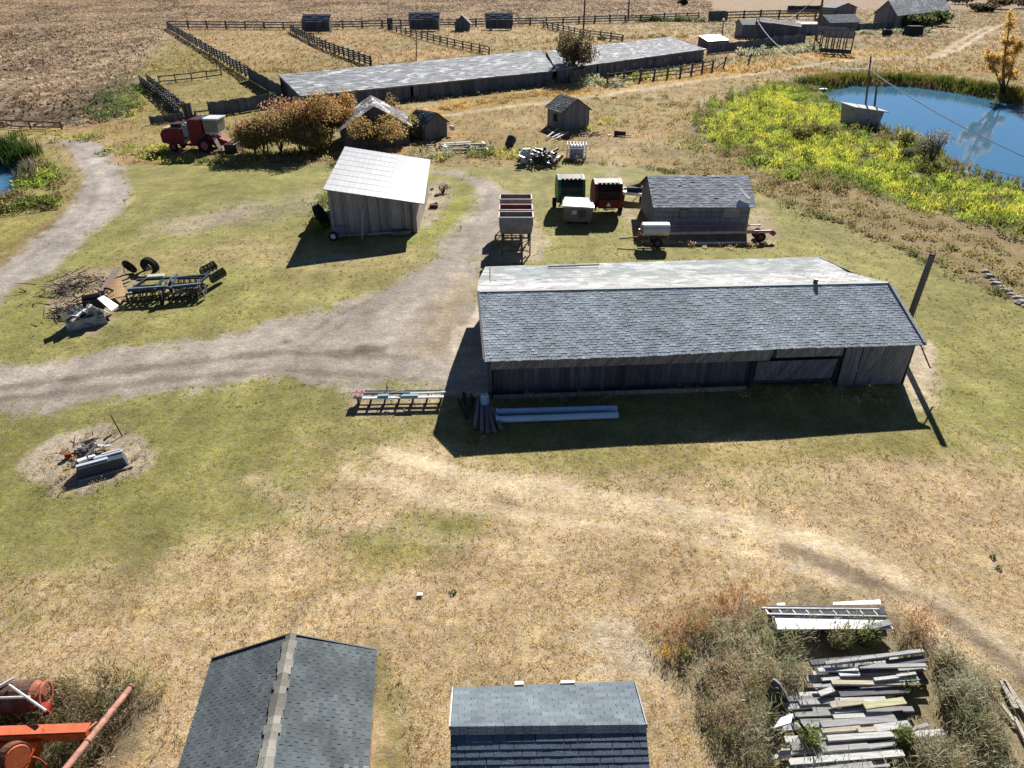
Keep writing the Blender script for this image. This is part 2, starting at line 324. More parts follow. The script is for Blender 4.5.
#       kind   points (photo survey)                       colour               feather wobble opacity  grass
ZONES = [
 ('p', [(-900, -25), (715, -25), (712, 14), (690, 22), (510, 24), (420, 27), (300, 28), (172, 27), (160, 42), (132, 82), (112, 122), (60, 128), (-900, 150)], (.215, .158, .102), 1.2, 2.0, 1, 0),
 ('p', [(712, -20), (2200, -25), (2200, 30), (1024, 12), (900, 8), (720, 12)], (.25, .17, .10), 4, 6, .8, 0),
 ('l', [(105, 62), (150, 46), (168, 30)], (.30, .235, .15), 6, 6, .75, 0, 9),
 ('l', [(60, 118), (95, 105), (122, 85), (135, 75)], (.085, .082, .045), 4, 4, .85, 0, 9),
 ('p', [(172, 30), (700, 24), (712, 40), (640, 40), (540, 50), (280, 75), (250, 76)], (.31, .22, .105), 2, 3, .95, .6),
 ('l', [(560, 38), (700, 42), (750, 40)], (.26, .15, .075), 5, 6, .7, .5, 10),
 ('l', [(270, 62), (400, 57), (500, 48)], (.32, .17, .07), 4, 6, .6, .5, 8),
 ('p', [(135, 84), (165, 40), (270, 76), (290, 96), (262, 104), (190, 122), (120, 124)], (.235, .195, .065), 2, 3, .9, .7),
 ('p', [(-200, 130), (60, 128), (190, 122), (300, 100), (300, 152), (130, 150), (100, 142), (-200, 146)], (.27, .205, .075), 1.5, 2, .9, .7),
 ('p', [(300, 105), (420, 100), (560, 86), (720, 64), (830, 48), (1024, 48), (1200, 60), (1200, 100), (1024, 92), (830, 74), (760, 84), (690, 130), (730, 152), (800, 186), (740, 190), (640, 165), (560, 158), (430, 162), (300, 152)], (.275, .195, .082), 2, 3, .95, .6),
 ('p', [(385, 120), (440, 104), (560, 87), (720, 66), (830, 50), (940, 52), (830, 61), (720, 77), (600, 94), (430, 116), (330, 130)], (.37, .225, .06), 1.2, 2, .95, .5),
 ('l', [(900, 70), (960, 72), (1040, 80)], (.33, .185, .07), 3, 3, .8, .4, 6),
 ('l', [(600, 150), (640, 140), (690, 150)], (.34, .26, .15), 3, 3, .6, .4, 7),
 ('l', [(410, 121), (500, 108), (600, 96), (690, 82), (760, 73), (812, 66), (835, 61), (930, 58), (948, 50), (961, 41), (974, 33), (990, 27)], (.42, .33, .21), .6, .3, .9, 0, 2.0),
 ('l', [(936, 58), (957, 51), (972, 41), (985, 33), (1000, 26)], (.46, .37, .25), .5, .3, .9, 0, 1.5),
 ('p', [(-200, 150), (60, 150), (80, 175), (60, 215), (0, 262), (-200, 330)], (.23, .205, .06), 1.2, 1.5, .95, .8),
 ('p', [(118, 165), (250, 163), (440, 165), (520, 168), (560, 161), (640, 165), (700, 176), (758, 190), (900, 246), (1024, 306), (1200, 385), (1200, 560), (-300, 700), (-300, 360), (0, 298), (128, 195)], (.245, .225, .078), .5, .6, 1, 1),
 ('p', [(128, 190), (230, 165), (320, 170), (310, 240), (180, 330), (0, 366), (-60, 370), (0, 300)], (.222, .212, .068), 2, 2.5, .8, 1),
 ('l', [(205, 222), (250, 212), (320, 200)], (.34, .29, .23), 3.5, 3, .75, .3, 4),
 ('l', [(150, 262), (240, 250), (310, 258), (380, 262)], (.34, .265, .125), 2, 2.5, .6, .7, 6),
 ('l', [(292, 264), (345, 257)], (.42, .36, .26), .6, .5, .7, .2, .8),
 ('l', [(420, 238), (455, 215), (478, 192), (458, 180), (430, 178)], (.215, .225, .04), .8, .8, .85, 1, 2.6),
 ('p', [(640, 152), (690, 140), (730, 150), (800, 182), (900, 206), (1024, 245), (1200, 290), (1200, 384), (1024, 304), (900, 244), (758, 189), (700, 174)], (.225, .165, .075), .6, .8, .95, .5),
 ('l', [(640, 166), (700, 176), (758, 190), (830, 218), (900, 246), (1024, 306)], (.10, .085, .045), .35, .3, .75, .2, .7),
 ('p', MARSH, (.13, .125, .035), 1, 1.5, 1, 0),
 ('p', [(-400, 640), (40, 520), (240, 520), (340, 470), (450, 458), (640, 464), (920, 448), (1024, 462), (1300, 480), (1600, 1100), (-900, 1100)], (.42, .315, .18), 2.2, 3.0, 1, 1),
 ('p', [(-300, 415), (0, 412), (150, 395), (260, 384), (330, 392), (345, 450), (300, 500), (160, 560), (0, 610), (-300, 700)], (.205, .195, .064), 1.8, 2.5, .85, 1),
 ('l', [(0, 520), (140, 510), (240, 480), (300, 440)], (.20, .185, .06), 2, 2.5, .5, 1, 3),
 ('p', [(335, 572), (345, 545), (430, 515), (500, 510), (470, 540), (400, 572)], (.205, .19, .055), .8, .9, .85, 1),
 ('l', [(390, 470), (520, 488), (680, 512), (820, 545), (930, 600), (1010, 665), (1100, 740)], (.55, .44, .29), 1.2, .8, .6, .6, 2.4),
 ('l', [(640, 660), (600, 640)], (.5, .43, .33), .6, .8, .6, .4, 1.2),
 ('l', [(470, 462), (600, 464), (800, 452), (930, 442)], (.24, .205, .062), .7, .8, .75, 1, 1.2),
 ('l', [(790, 552), (850, 574), (930, 600), (1000, 655), (1080, 715)], (.17, .125, .09), .4, .35, .85, 0, .8),
 ('l', [(740, 560), (830, 590), (900, 630), (980, 690)], (.30, .22, .13), .4, .5, .5, .5, .7),
 ('l', [(385, 450), (470, 476), (600, 492), (740, 520), (850, 552), (960, 612), (1060, 690)], (.60, .49, .33), .35, .25, .7, .3, .55),
 ('l', [(350, 470), (440, 502), (560, 520), (700, 540), (800, 566), (900, 620), (990, 690)], (.58, .47, .31), .35, .25, .6, .3, .5),
 ('l', [(300, 440), (400, 470), (520, 505), (690, 530), (800, 558)], (.33, .25, .14), .3, .3, .45, .8, .4),
 ('l', [(430, 455), (560, 474), (720, 500), (860, 536), (980, 590), (1080, 650)], (.36, .27, .15), .3, .3, .45, .8, .45),
 ('l', [(60, 640), (180, 622), (300, 600), (430, 585)], (.52, .42, .27), .3, .3, .5, .8, .35),
 ('l', [(250, 480), (330, 520), (440, 540), (600, 560)], (.50, .40, .25), .4, .4, .4, .8, .5),
 ('l', [(60, 620), (180, 612), (290, 598), (420, 560)], (.30, .225, .10), .5, .6, .5, .9, .8),
 ('p', [(376, 660), (400, 690), (430, 768), (440, 900), (380, 900), (372, 760)], (.18, .16, .06), .5, .5, .7, 1),
 ('p', [(650, 640), (690, 612), (760, 598), (880, 598), (930, 640), (1010, 680), (1060, 760), (1060, 900), (740, 900), (700, 720)], (.20, .165, .10), .5, .5, .9, .2),
 ('p', [(-60, 690), (50, 685), (150, 690), (150, 720), (60, 900), (-60, 900)], (.17, .135, .085), .5, .6, .9, .2),
 ('p', [(898, 350), (930, 342), (946, 384), (930, 412), (910, 408), (900, 382)], (.46, .37, .29), .4, .5, .95, 0),
 ('l', [(960, 395), (1000, 405), (1060, 420)], (.20, .20, .055), 2.5, 2, .7, 1, 4),
 ('p', [(415, 225), (425, 190), (440, 178), (452, 190), (440, 215), (425, 232)], (.33, .27, .2), .5, .6, .9, .2),
 ('p', [(745, 232), (752, 205), (768, 212), (780, 236), (770, 244), (640, 246), (640, 238)], (.33, .27, .18), .5, .5, .85, .2),
 ('p', [(498, 240), (530, 215), (545, 230), (545, 262), (490, 262)], (.35, .29, .2), .5, .8, .85, .2),
 ('l', [(615, 160), (620, 200), (636, 225)], (.36, .29, .19), .8, .8, .7, .3, 1.5),
 ('p', [(22, 470), (50, 440), (95, 428), (145, 438), (155, 458), (140, 475), (90, 492), (55, 494)], (.38, .32, .24), .35, .5, .95, .1),
 ('p', [(48, 285), (80, 268), (125, 268), (140, 290), (122, 312), (90, 335), (62, 338), (52, 310)], (.30, .235, .15), .35, .6, .95, .2),
 ('p', [(350, 388), (440, 386), (445, 410), (400, 420), (350, 412)], (.36, .29, .19), .4, .5, .8, .3),
 ('p', GRAVEL, (.32, .28, .235), .7, 1.0, 1, 0),
 ('l', [(0, 388), (150, 368), (280, 352), (420, 358)], (.16, .13, .105), .25, .3, .75, 0, .55),
 ('l', [(0, 400), (150, 382), (280, 370), (440, 380)], (.17, .14, .11), .25, .3, .7, 0, .45),
 ('l', [(290, 345), (330, 318), (370, 300)], (.17, .14, .11), .2, .3, .5, 0, .25),
 ('l', [(300, 352), (345, 322), (385, 305)], (.17, .14, .11), .2, .3, .45, 0, .25),
 ('l', [(430, 350), (445, 310), (470, 285)], (.30, .235, .155), 1.2, 1, .8, 0, 2.2),
 ('l', [(440, 245), (462, 222), (480, 200), (478, 190)], (.40, .35, .30), .5, .5, .6, 0, .9),
 ('l', [(365, 350), (376, 350)], (.10, .08, .065), .4, .5, .8, 0, .8),
 ('l', [(285, 342), (292, 341)], (.09, .075, .06), .3, .4, .8, 0, .6),
 ('p', [(489, 396), (485, 330), (484, 290), (490, 270), (820, 262), (890, 290), (900, 380)], (.07, .06, .05), .3, .2, .95, 0),  # dirt floor under the barn, darkened further for the shade in the bays
 ('p', PADP, (.46, .39, .30), .12, .1, .95, 0),
 ('p', LANE, (.34, .303, .265), .5, .8, 1, 0),
 ('l', [(10, 275), (62, 238), (100, 205), (106, 180), (92, 158)], (.46, .41, .36), .4, .4, .6, 0, .5),
 ('l', [(-20, 285), (40, 250), (88, 212), (96, 185), (82, 158)], (.23, .19, .155), .3, .3, .5, 0, .35),
]
ZW = []
for z in ZONES:
    pts = z[1] if isinstance(z[1][0][0], float) else W(z[1])
    ZW.append((z[0], pts) + tuple(z[2:]))
def footprint_mask(X, Y): return np.zeros(X.shape)
def ground(X, Y):
    """albedo, grass amount and texture strength of the ground at world points"""
    n = X.size; col = np.empty((n, 3)); col[:] = (.23, .162, .085); grass = np.full(n, .5)
    big = fbm(X, Y, .09, 3); mid = fbm(X, Y, .45, 8); wob1 = fbm(X, Y, .35, 21) - .5; wob2 = fbm(X, Y, 1.6, 31, 3) - .5
    col *= (.8 + .4 * big)[:, None]
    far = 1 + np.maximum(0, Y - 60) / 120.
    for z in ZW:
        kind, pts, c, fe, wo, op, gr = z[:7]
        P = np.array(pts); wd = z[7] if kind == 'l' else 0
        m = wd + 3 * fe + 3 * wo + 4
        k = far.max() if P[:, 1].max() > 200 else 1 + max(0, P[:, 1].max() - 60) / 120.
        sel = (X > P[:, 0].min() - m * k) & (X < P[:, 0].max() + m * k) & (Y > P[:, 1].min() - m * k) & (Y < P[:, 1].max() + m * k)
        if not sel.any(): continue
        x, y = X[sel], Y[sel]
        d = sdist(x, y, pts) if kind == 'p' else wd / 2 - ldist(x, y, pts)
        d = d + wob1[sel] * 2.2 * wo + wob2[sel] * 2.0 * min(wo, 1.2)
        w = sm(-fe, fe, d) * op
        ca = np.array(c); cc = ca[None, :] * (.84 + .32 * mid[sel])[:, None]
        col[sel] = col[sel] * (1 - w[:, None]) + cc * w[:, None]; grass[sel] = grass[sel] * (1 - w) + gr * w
    wild = np.clip(1 - np.abs(grass - .55) / .2, 0, 1) * (Y > 55); w1 = fbm(X, Y, .07, 141, 5); w2 = fbm(X * .5, Y * 1.4, .11, 151, 5)
    for ww, c in ((sm(.52, .64, w1), (.17, .165, .06)), (sm(.54, .66, w2), (.31, .19, .08)), (sm(.56, .68, 1 - w1), (.38, .30, .17))):
        k = (ww * wild * .55)[:, None]; col = col * (1 - k) + np.array(c) * k
    # patchy turf: green growth and bleached straw through each other
    g2 = fbm(X, Y, .22, 51, 5); g3 = fbm(X * .6 + Y * .3, Y * 1.2, .8, 61, 4)
    w = sm(.48, .66, g2) * np.clip(.12 + (col[:, 0] - .26) * 2, .10, .35) * np.clip(grass, 0, 1); col = col * (1 - w[:, None]) + np.array((.42, .32, .18)) * w[:, None]
    w = sm(.50, .68, g3) * .35 * np.clip(grass, 0, 1) * (Y < 90) * np.clip((.36 - col[:, 0]) / .12, .12, 1); col = col * (1 - w[:, None]) + np.array((.19, .175, .055)) * w[:, None]
    return np.clip(col, .01, .8), grass
def pond_depth(X, Y):
    z = np.zeros(X.shape)
    for p, dep in ((POND, 1.3), (POOL, 1.2)):
        P = np.array(p); sel = (X > P[:, 0].min() - 8) & (X < P[:, 0].max() + 8) & (Y > P[:, 1].min() - 8) & (Y < P[:, 1].max() + 8)
        z[sel] -= dep * sm(-1.0, 1.6, sdist(X[sel], Y[sel], p))
    return z
def relief(X, Y):
    z = (fbm(X, Y, .12, 71, 3) - .5) * .18 * np.clip((Y - 8) / 30, 0, 1)
    flat = sm(2, -3, sdist(X, Y, [(-3, 27), (22, 27), (22, 45), (-3, 45)]))   # level by the barn
    return z * flat + pond_depth(X, Y)

ys = list(np.arange(-31.5, 140, 1.25)) + list(np.arange(140, 1000, 2.4)) ; Yv = []
for y in ys:
    v = (384 - y) / F; Yv.append(H * (CT + v * ST) / (ST - v * CT))
Yv += [4, 1, -4, -12, -30, -60]; Yv = np.array(Yv[::-1])
ucol = (np.arange(-700, 1730, 3.1) - 512) / F
sx = np.sqrt(np.maximum(Yv, 0) ** 2 + H * H + 1)
GXX = ucol[None, :] * sx[:, None] * 1.0; GYY = np.repeat(Yv[:, None], len(ucol), 1)
X, Y = GXX.ravel(), GYY.ravel()
gc, gg = ground(X, Y); gz = relief(X, Y)
nr_, nc_ = GXX.shape
me = bpy.data.meshes.new('ground'); nv = nr_ * nc_
ii = np.arange(nv).reshape(nr_, nc_); qf = np.stack([ii[:-1, :-1], ii[:-1, 1:], ii[1:, 1:], ii[1:, :-1]], -1).reshape(-1, 4)
me.vertices.add(nv); me.loops.add(qf.size); me.polygons.add(len(qf))
me.vertices.foreach_set('co', np.stack([X, Y, gz], 1).astype(np.float32).ravel())
me.loops.foreach_set('vertex_index', qf.astype(np.int32).ravel())
me.polygons.foreach_set('loop_start', np.arange(0, qf.size, 4, dtype=np.int32)); me.polygons.foreach_set('loop_total', np.full(len(qf), 4, np.int32))
me.polygons.foreach_set('use_smooth', np.ones(len(qf), bool))
ca = me.color_attributes.new('Col', 'FLOAT_COLOR', 'POINT'); ca.data.foreach_set('color', np.concatenate([gc, np.ones((nv, 1))], 1).astype(np.float32).ravel())
fa = me.attributes.new('grass', 'FLOAT', 'POINT'); fa.data.foreach_set('value', gg.astype(np.float32))
tl = sdist(X, Y, ZW[0][1]); fa = me.attributes.new('tilled', 'FLOAT', 'POINT'); fa.data.foreach_set('value', sm(-3, 4, tl).astype(np.float32))

m, nt, N, L = nodes('earth_and_turf')
out = N.new('ShaderNodeOutputMaterial'); b = N.new('ShaderNodeBsdfPrincipled'); L.new(b.outputs[0], out.inputs[0])
at = N.new('ShaderNodeAttribute'); at.attribute_name = 'Col'; ag = N.new('ShaderNodeAttribute'); ag.attribute_name = 'grass'; atl = N.new('ShaderNodeAttribute'); atl.attribute_name = 'tilled'
tc = N.new('ShaderNodeTexCoord')
def noise(scale, detail=4, rough=.6, stretch=None, dist=0.):
    t = N.new('ShaderNodeTexNoise'); t.inputs['Scale'].default_value = scale; t.inputs['Detail'].default_value = detail; t.inputs['Roughness'].default_value = rough; t.inputs['Distortion'].default_value = dist
    if stretch:
        mp = N.new('ShaderNodeMapping'); mp.inputs['Scale'].default_value = stretch; mp.inputs['Rotation'].default_value = (0, 0, .25); L.new(tc.outputs['Object'], mp.inputs[0]); L.new(mp.outputs[0], t.inputs['Vector'])
    else: L.new(tc.outputs['Object'], t.inputs['Vector'])
    return t.outputs[0]
def mrange(s, a, b_, c, d):
    r = N.new('ShaderNodeMapRange'); r.inputs[1].default_value = a; r.inputs[2].default_value = b_; r.inputs[3].default_value = c; r.inputs[4].default_value = d; L.new(s, r.inputs[0]); return r.outputs[0]
def mul(a, b_, op='MULTIPLY'):
    q = N.new('ShaderNodeMath'); q.operation = op
    for k, s in enumerate((a, b_)):
        if isinstance(s, (int, float)): q.inputs[k].default_value = s
        else: L.new(s, q.inputs[k])
    return q.outputs[0]
fine = mrange(noise(22, 4, .65), .32, .68, .72, 1.28)
clump = mrange(noise(5.5, 4, .6, dist=.6), .32, .68, .80, 1.2)
patch = mul(mrange(noise(1.1, 5, .62), .3, .7, .82, 1.18), mrange(noise(1., 5, .7, (.5, .12, 1)), .32, .68, .82, 1.18))
broad = mul(mrange(noise(.16, 5, .6), .3, .7, .82, 1.18), mrange(noise(.42, 4, .65), .32, .68, .84, 1.16))
v = mul(mul(fine, clump), mul(patch, broad))
till = mul(mrange(noise(1., 4, .72, (.30, .10, 1), .6), .36, .64, .5, 1.6), mrange(noise(1., 3, .7, (.9, .3, 1)), .34, .66, .6, 1.4))
till = mul(till, mrange(noise(.07, 4, .6), .3, .7, .8, 1.22))
tf = N.new('ShaderNodeMix'); tf.data_type = 'FLOAT'; L.new(atl.outputs['Fac'], tf.inputs[0]); tf.inputs[2].default_value = 1.; L.new(till, tf.inputs[3])
v = mul(v, tf.outputs[0])
vm = N.new('ShaderNodeVectorMath'); vm.operation = 'SCALE'; L.new(at.outputs['Color'], vm.inputs[0]); L.new(v, vm.inputs['Scale'])
hs = N.new('ShaderNodeHueSaturation'); L.new(vm.outputs[0], hs.inputs['Color']); L.new(mrange(noise(.9, 4, .6), .3, .7, .494, .508), hs.inputs['Hue']); L.new(mrange(noise(2.7, 4, .6), .3, .7, .8, 1.15), hs.inputs['Saturation'])
L.new(hs.outputs[0], b.inputs['Base Color']); b.inputs['Roughness'].default_value = .95; b.inputs['Specular IOR Level'].default_value = .08
hsum = mul(mul(noise(14, 5, .7), .05), mul(noise(3, 4, .6), .08), 'ADD'); hsum = mul(hsum, mul(mul(noise(.8, 5, .7), .5), atl.outputs['Fac']), 'ADD')
bp = N.new('ShaderNodeBump'); bp.inputs['Strength'].default_value = .55; bp.inputs['Distance'].default_value = 1.0; L.new(hsum, bp.inputs['Height']); L.new(bp.outputs[0], b.inputs['Normal'])
me.materials.append(m); me.update()
g = bpy.data.objects.new('ground', me); COL.objects.link(g); tag(g, 'farmyard ground of mown turf, dry straw, gravel tracks and tilled field', 'ground', kind='structure')

# water
m, nt, N, L = nodes('pond_water')
out = N.new('ShaderNodeOutputMaterial'); b = N.new('ShaderNodeBsdfPrincipled'); L.new(b.outputs[0], out.inputs[0])
b.inputs['Base Color'].default_value = (.06, .175, .285, 1); b.inputs['Roughness'].default_value = .03; b.inputs['IOR'].default_value = 1.33  # blue base colour makes up for part of the sky reflection
tc = N.new('ShaderNodeTexCoord'); t = N.new('ShaderNodeTexNoise'); t.inputs['Scale'].default_value = .9; t.inputs['Detail'].default_value = 3; L.new(tc.outputs['Object'], t.inputs[0])
bp = N.new('ShaderNodeBump'); bp.inputs['Strength'].default_value = .12; bp.inputs['Distance'].default_value = .05; L.new(t.outputs[0], bp.inputs['Height']); L.new(bp.outputs[0], b.inputs['Normal'])
WATER = m
for nm, p, lb in (('pond_water', POND, 'blue pond water below the marsh on the right'), ('pool_water', POOL, 'small blue pool at the left edge beside the lane')):
    c = Vector((sum(q[0] for q in p) / len(p), sum(q[1] for q in p) / len(p), -.55)); w = MB((.1, .2, .3))
    w.poly([(c.x + (x - c.x) * 1.03, c.y + (y - c.y) * 1.03, -.55) for x, y in p])
    if w and (Vector(w.v[1]) - Vector(w.v[0])).cross(Vector(w.v[2]) - Vector(w.v[1])).z < 0: pass
    o = w.build(nm, WATER, origin=c); tag(o, lb, 'water', kind='structure')
    for pl in o.data.polygons:
        if pl.normal.z < 0: pl.flip()

# ------------------------------------------------------------------ light, air, camera
SUN = Vector((.262, .965, 0)).normalized() * math.cos(math.radians(30.5)) + Vector((0, 0, math.sin(math.radians(30.5))))
w = bpy.data.worlds.new('World'); scene.world = w; w.use_nodes = True
nt = w.node_tree; nt.nodes.clear(); out = nt.nodes.new('ShaderNodeOutputWorld'); bg = nt.nodes.new('ShaderNodeBackground'); sky = nt.nodes.new('ShaderNodeTexSky')
sky.sky_type = 'NISHITA'; sky.sun_disc = False; sky.sun_elevation = math.radians(30.5); sky.sun_rotation = math.atan2(SUN.x, SUN.y); sky.air_density = .4; sky.dust_density = 0; sky.ozone_density = 2.0
bg.inputs[1].default_value = .05; nt.links.new(sky.outputs[0], bg.inputs[0]); nt.links.new(bg.outputs[0], out.inputs[0])
sl = bpy.data.lights.new('sun', 'SUN'); sl.energy = 5.; sl.angle = math.radians(.5); sl.color = (1, .95, .885)
scene.cycles.diffuse_bounces = 2; scene.cycles.max_bounces = 8; so = bpy.data.objects.new('sun', sl); COL.objects.link(so); so.location = SUN * 200; so.rotation_euler = (-SUN).to_track_quat('-Z', 'Y').to_euler()
cam = bpy.data.cameras.new('camera'); cam.sensor_width = 36; cam.lens = F / 1024 * 36; cam.clip_end = 8000; cam.clip_start = .5
co = bpy.data.objects.new('camera', cam); COL.objects.link(co); co.location = (0, 0, H); co.rotation_euler = (math.pi / 2 - TH, 0, 0); scene.camera = co
vs = scene.view_settings; vs.view_transform = 'Standard'; vs.look = 'None'; vs.exposure = .98; vs.gamma = 1; vs.use_curve_mapping = False
# ------------------------------------------------------------------ long barn in the middle
V = Vector
def z0(p, z=0.): return V((p[0], p[1], z))
root = thing('long_barn', 'long low barn with blue grey shingled roof, bleached rear roof and open front bays', 'barn', (9, 30, 0))
FEL, FER = AT(483, 361, 28.45), AT(927, 344, 30.4); RL, RR = AT(477, 292, 32.8), AT(890, 283, 34.3)
KL, KR = AT(478, 281, 36.65), AT(847, 272, 37.98); BL, BR = AT(485, 267, 40.6), AT(822, 257, 42.3)
mb = MB()
for k in range(3):                                     # three spans so the eave can sag a little
    a, b_ = k / 3, (k + 1) / 3; sg = lambda t: V((0, 0, -.07 * math.sin(t * math.pi * 2) - .03 * math.sin(t * 9)))
    shingle_roof(mb, lerp(FEL, FER, a) + sg(a), lerp(FEL, FER, b_) + sg(b_), lerp(RL, RR, b_), lerp(RL, RR, a), .165, .2, .015, grey((.41, .465, .505), .17, True, (.36, .41, .45), 9, 3, .5, 3 + k), wob=.3, deck=(.2, .2, .2))
front = mb.build('front_roof', SHING, root, world=True)
mb = MB(); shingle_roof(mb, KR, KL, RL, RR, .26, .35, .015, grey((.30, .315, .315), .14, True, (.42, .425, .42), 30, 4, .5, 4), miss=.02, deck=(.4, .38, .35))
rr = mb.build('rear_roof', SHING, root, world=True)
mb = MB(); shingle_roof(mb, BR, BL, KL, KR, .3, .5, .015, grey((.25, .275, .28), .12, True, (.37, .385, .385), 24, 5, .56, 8), miss=.01, deck=(.4, .38, .35))
mb.build('lean_to_roof', SHING, root, world=True)
mb = MB((.33, .32, .30)); mb.bar(RL + V((0, .06, .012)), lerp(RL, RR, .5) + V((0, .06, .012)), .2, .03, (.44, .44, .42)); mb.bar(lerp(RL, RR, .5) + V((0, .06, .012)), RR + V((0, .06, .012)), .2, .03, (.48, .48, .46))
mb.build('ridge_cap', WOOD, root, world=True)
mb = MB((.06, .06, .06)); p = AT(815, 284, 34.2); mb.tube(p - V((0, 0, .2)), p + V((0, 0, .28)), .12, None, 8); mb.build('vent_pipe', STEEL, root, world=True)
mb = MB((.55, .54, .5)); mb.bar(FER + V((-.05, .05, .06)), RR + V((-.05, 0, .07)), .16, .03); mb.build('barge_board', WOOD, root, world=True); mb = MB(); mb.bar(FEL + V((.05, .05, .05)), RL + V((.05, 0, .06)), .1, .03, (.25, .25, .25)); mb.build('barge_board', WOOD, root, world=True)
WL, WR = V((-1.0, 29.15, 0)), V((19.5, 30.55, 0)); QL, QR = V((-1.3, 40.3, 0)), V((19.1, 42.0, 0))
wd = (WR - WL).normalized(); wn = V((-wd.y, wd.x, 0))
mb = MB()                                              # diagonal boards under the eave
def diag(mb, s0, s1, za, zb, sk, bw=.22, col=(.21, .20, .195), off=0.):
    n = int((s1 - s0) / bw); k0 = -int(sk / bw) - 1
    for k in range(k0, n):
        a = s0 + k * bw; c = jc(col, .75, 1.25); q = lambda s, z, o: WL + wd * min(max(s, s0), s1) + wn * (o + off) + V((0, 0, z))
        lo = [q(a, za, -.02), q(a + bw * .94, za, -.02), q(a + sk + bw * .94, zb, -.02), q(a + sk, zb, -.02)]
        hi = [q(a, za, .02), q(a + bw * .94, za, .02), q(a + sk + bw * .94, zb, .02), q(a + sk, zb, .02)]
        mb.hexa(lo, hi, c)
diag(mb, 0, 13.6, 1.62, 2.4, .7); diag(mb, 13.7, 17.0, 1.75, 2.38, .6, col=(.24, .23, .22)); mb.build('upper_boarding', WOOD, root, world=True)
mb = MB(); diag(mb, 18.0, 20.5, .05, 2.36, 1.3, .24, (.19, .19, .19)); diag(mb, 17.1, 17.95, .05, 2.36, .0, .28, (.17, .17, .17), -.03); mb.build('front_wall', WOOD, root, world=True)
mb = MB(); diag(mb, 12.9, 16.9, .45, 1.5, .75, .26, (.15, .155, .16), .12); mb.build('fallen_panel', WOOD, root, world=True)
mb = MB((.30, .29, .27)); mb.bar(WL + V((.1, -.05, .12)), WL + wd * 12.5 + V((0, -.05, .12)), .08, .22); mb.build('sill_board', WOOD, root, world=True)
mb = MB(); boards(mb, WL + wn * .55 + wd * .1, WL + wn * .55 + wd * 17.6, 0, 2.1, .25, .05, (.10, .105, .115), .3); mb.build('bay_dark_wall', WOOD, root, world=True)  # dark board wall added so the open bays read as deep shade
mb = MB(); boards(mb, WL, QL, 0, lambda s: 2.45 + (1.3 if s < .36 else 1.3 * (1 - (s - .36) / .64)) * (min(1, s / .36)) * .95, .2, .04, (.17, .165, .16)); mb.build('gable_wall', WOOD, root, world=True)
mb = MB(); boards(mb, WR, QR, 0, lambda s: 2.4 + 1.2 * (s / .33 if s < .33 else 1 - (s - .33) / .67), .2, .04, (.2, .19, .18)); mb.build('gable_wall', WOOD, root, world=True)
mb = MB(); boards(mb, QL, QR, 0, 2.2, .25, .04, (.2, .19, .18)); mb.build('rear_wall', WOOD, root, world=True)
mb = MB((.05, .05, .05)); mb.bar(WL + V((.05, .28, 0)), WL + V((.05, .3, 2.4)), .14)  # bay posts coloured near black to sink into the shade
post = mb.build('post', WOOD, root, world=True)
for s in (6.4, 12.75): again(post, root, wd * s)
mb = MB((.16, .13, .10)); mb.bar(FER + V((-.25, .15, -.05)), V((20.35, 30.2, 1.1)), .06); mb.build('loose_batten', WOOD, root, world=True)
mb = MB((.25, .22, .19)); mb.bar(AT(548, 267.5, 39.9) + V((0, 0, .06)), AT(599, 265.5, 40.1) + V((0, 0, .06)), .1, .07)
o = mb.build('loose_board', WOOD, origin=AT(570, 266.5, 40.0)); tag(o, 'thin dark board lying on the bleached rear roof of the long barn', 'board')

# ------------------------------------------------------------------ white roofed shed
def frame_house(name, label, cat, base, walls, group=None):
    r = thing(name, label, cat, base, 0, group)
    return r
base = [V((-13.7, 52.7, 0)), V((-7.4, 53.9, 0)), V((-7.55, 64, 0)), V((-14.4, 64, 0))]
root = thing('white_roofed_shed', 'grey board shed with a bright white sheet metal roof sloping right', 'shed', (-10.6, 58, 0))
RA, RB, RC, RD = AT(323, 189.5, 52.3), AT(424, 204, 53.5), AT(430.4, 160, 64.6), AT(345, 146.5, 64.6)
mb = MB((.62, .63, .63))
nrm = (RB - RA).cross(RD - RA).normalized(); nc = 18; nl = 9
mid = .62

def gridslab(mb, Q, lo, hi, col, n=8):
    for i in range(n):
        for j in range(n):
            q = [quadpt(*Q, u, v) for u, v in ((i / n, j / n), ((i + 1) / n, j / n), ((i + 1) / n, (j + 1) / n), (i / n, (j + 1) / n))]; mb.hexa([p + nrm * lo for p in q], [p + nrm * hi for p in q], col)
gridslab(mb, (RA, RB, RC, RD), -.05, 0, (.2, .2, .21))  # dark underlay puts shading into the gaps between the sheets
for k in range(nc):                                    # raised sheets with lapped ends on the left part
    u0, u1 = k / nc, (k + .93) / nc
    if u0 < mid:
        for j in range(nl):
            v0, v1 = j / nl, (j + .965) / nl; c = rnd.uniform(.33, .38)
            Q = [quadpt(RA, RB, RC, RD, u, v) for u, v in ((u0, v0), (u1, v0), (u1, v1), (u0, v1))]
            mb.hexa([q + nrm * .004 for q in Q], [Q[0] + nrm * .035, Q[1] + nrm * .02, Q[2] + nrm * .012, Q[3] + nrm * .027], (c, c * 1.03, c * 1.06))
Q = [quadpt(RA, RB, RC, RD, u, v) for u, v in ((mid, .0), (1, 0), (1, 1), (mid, 1))]; gridslab(mb, Q, .004, .03, (.37, .39, .41))
mb.build('roof', CLEANPAINT, root, world=True)
hl, hr = RA.z - .1, RB.z - .08
mb = MB(); boards(mb, base[0], base[1], 0, lambda s: lerp(hl, hr, s), .17, .04, (.25, .235, .22), .3); mb.build('front_wall', WOOD, root, world=True)
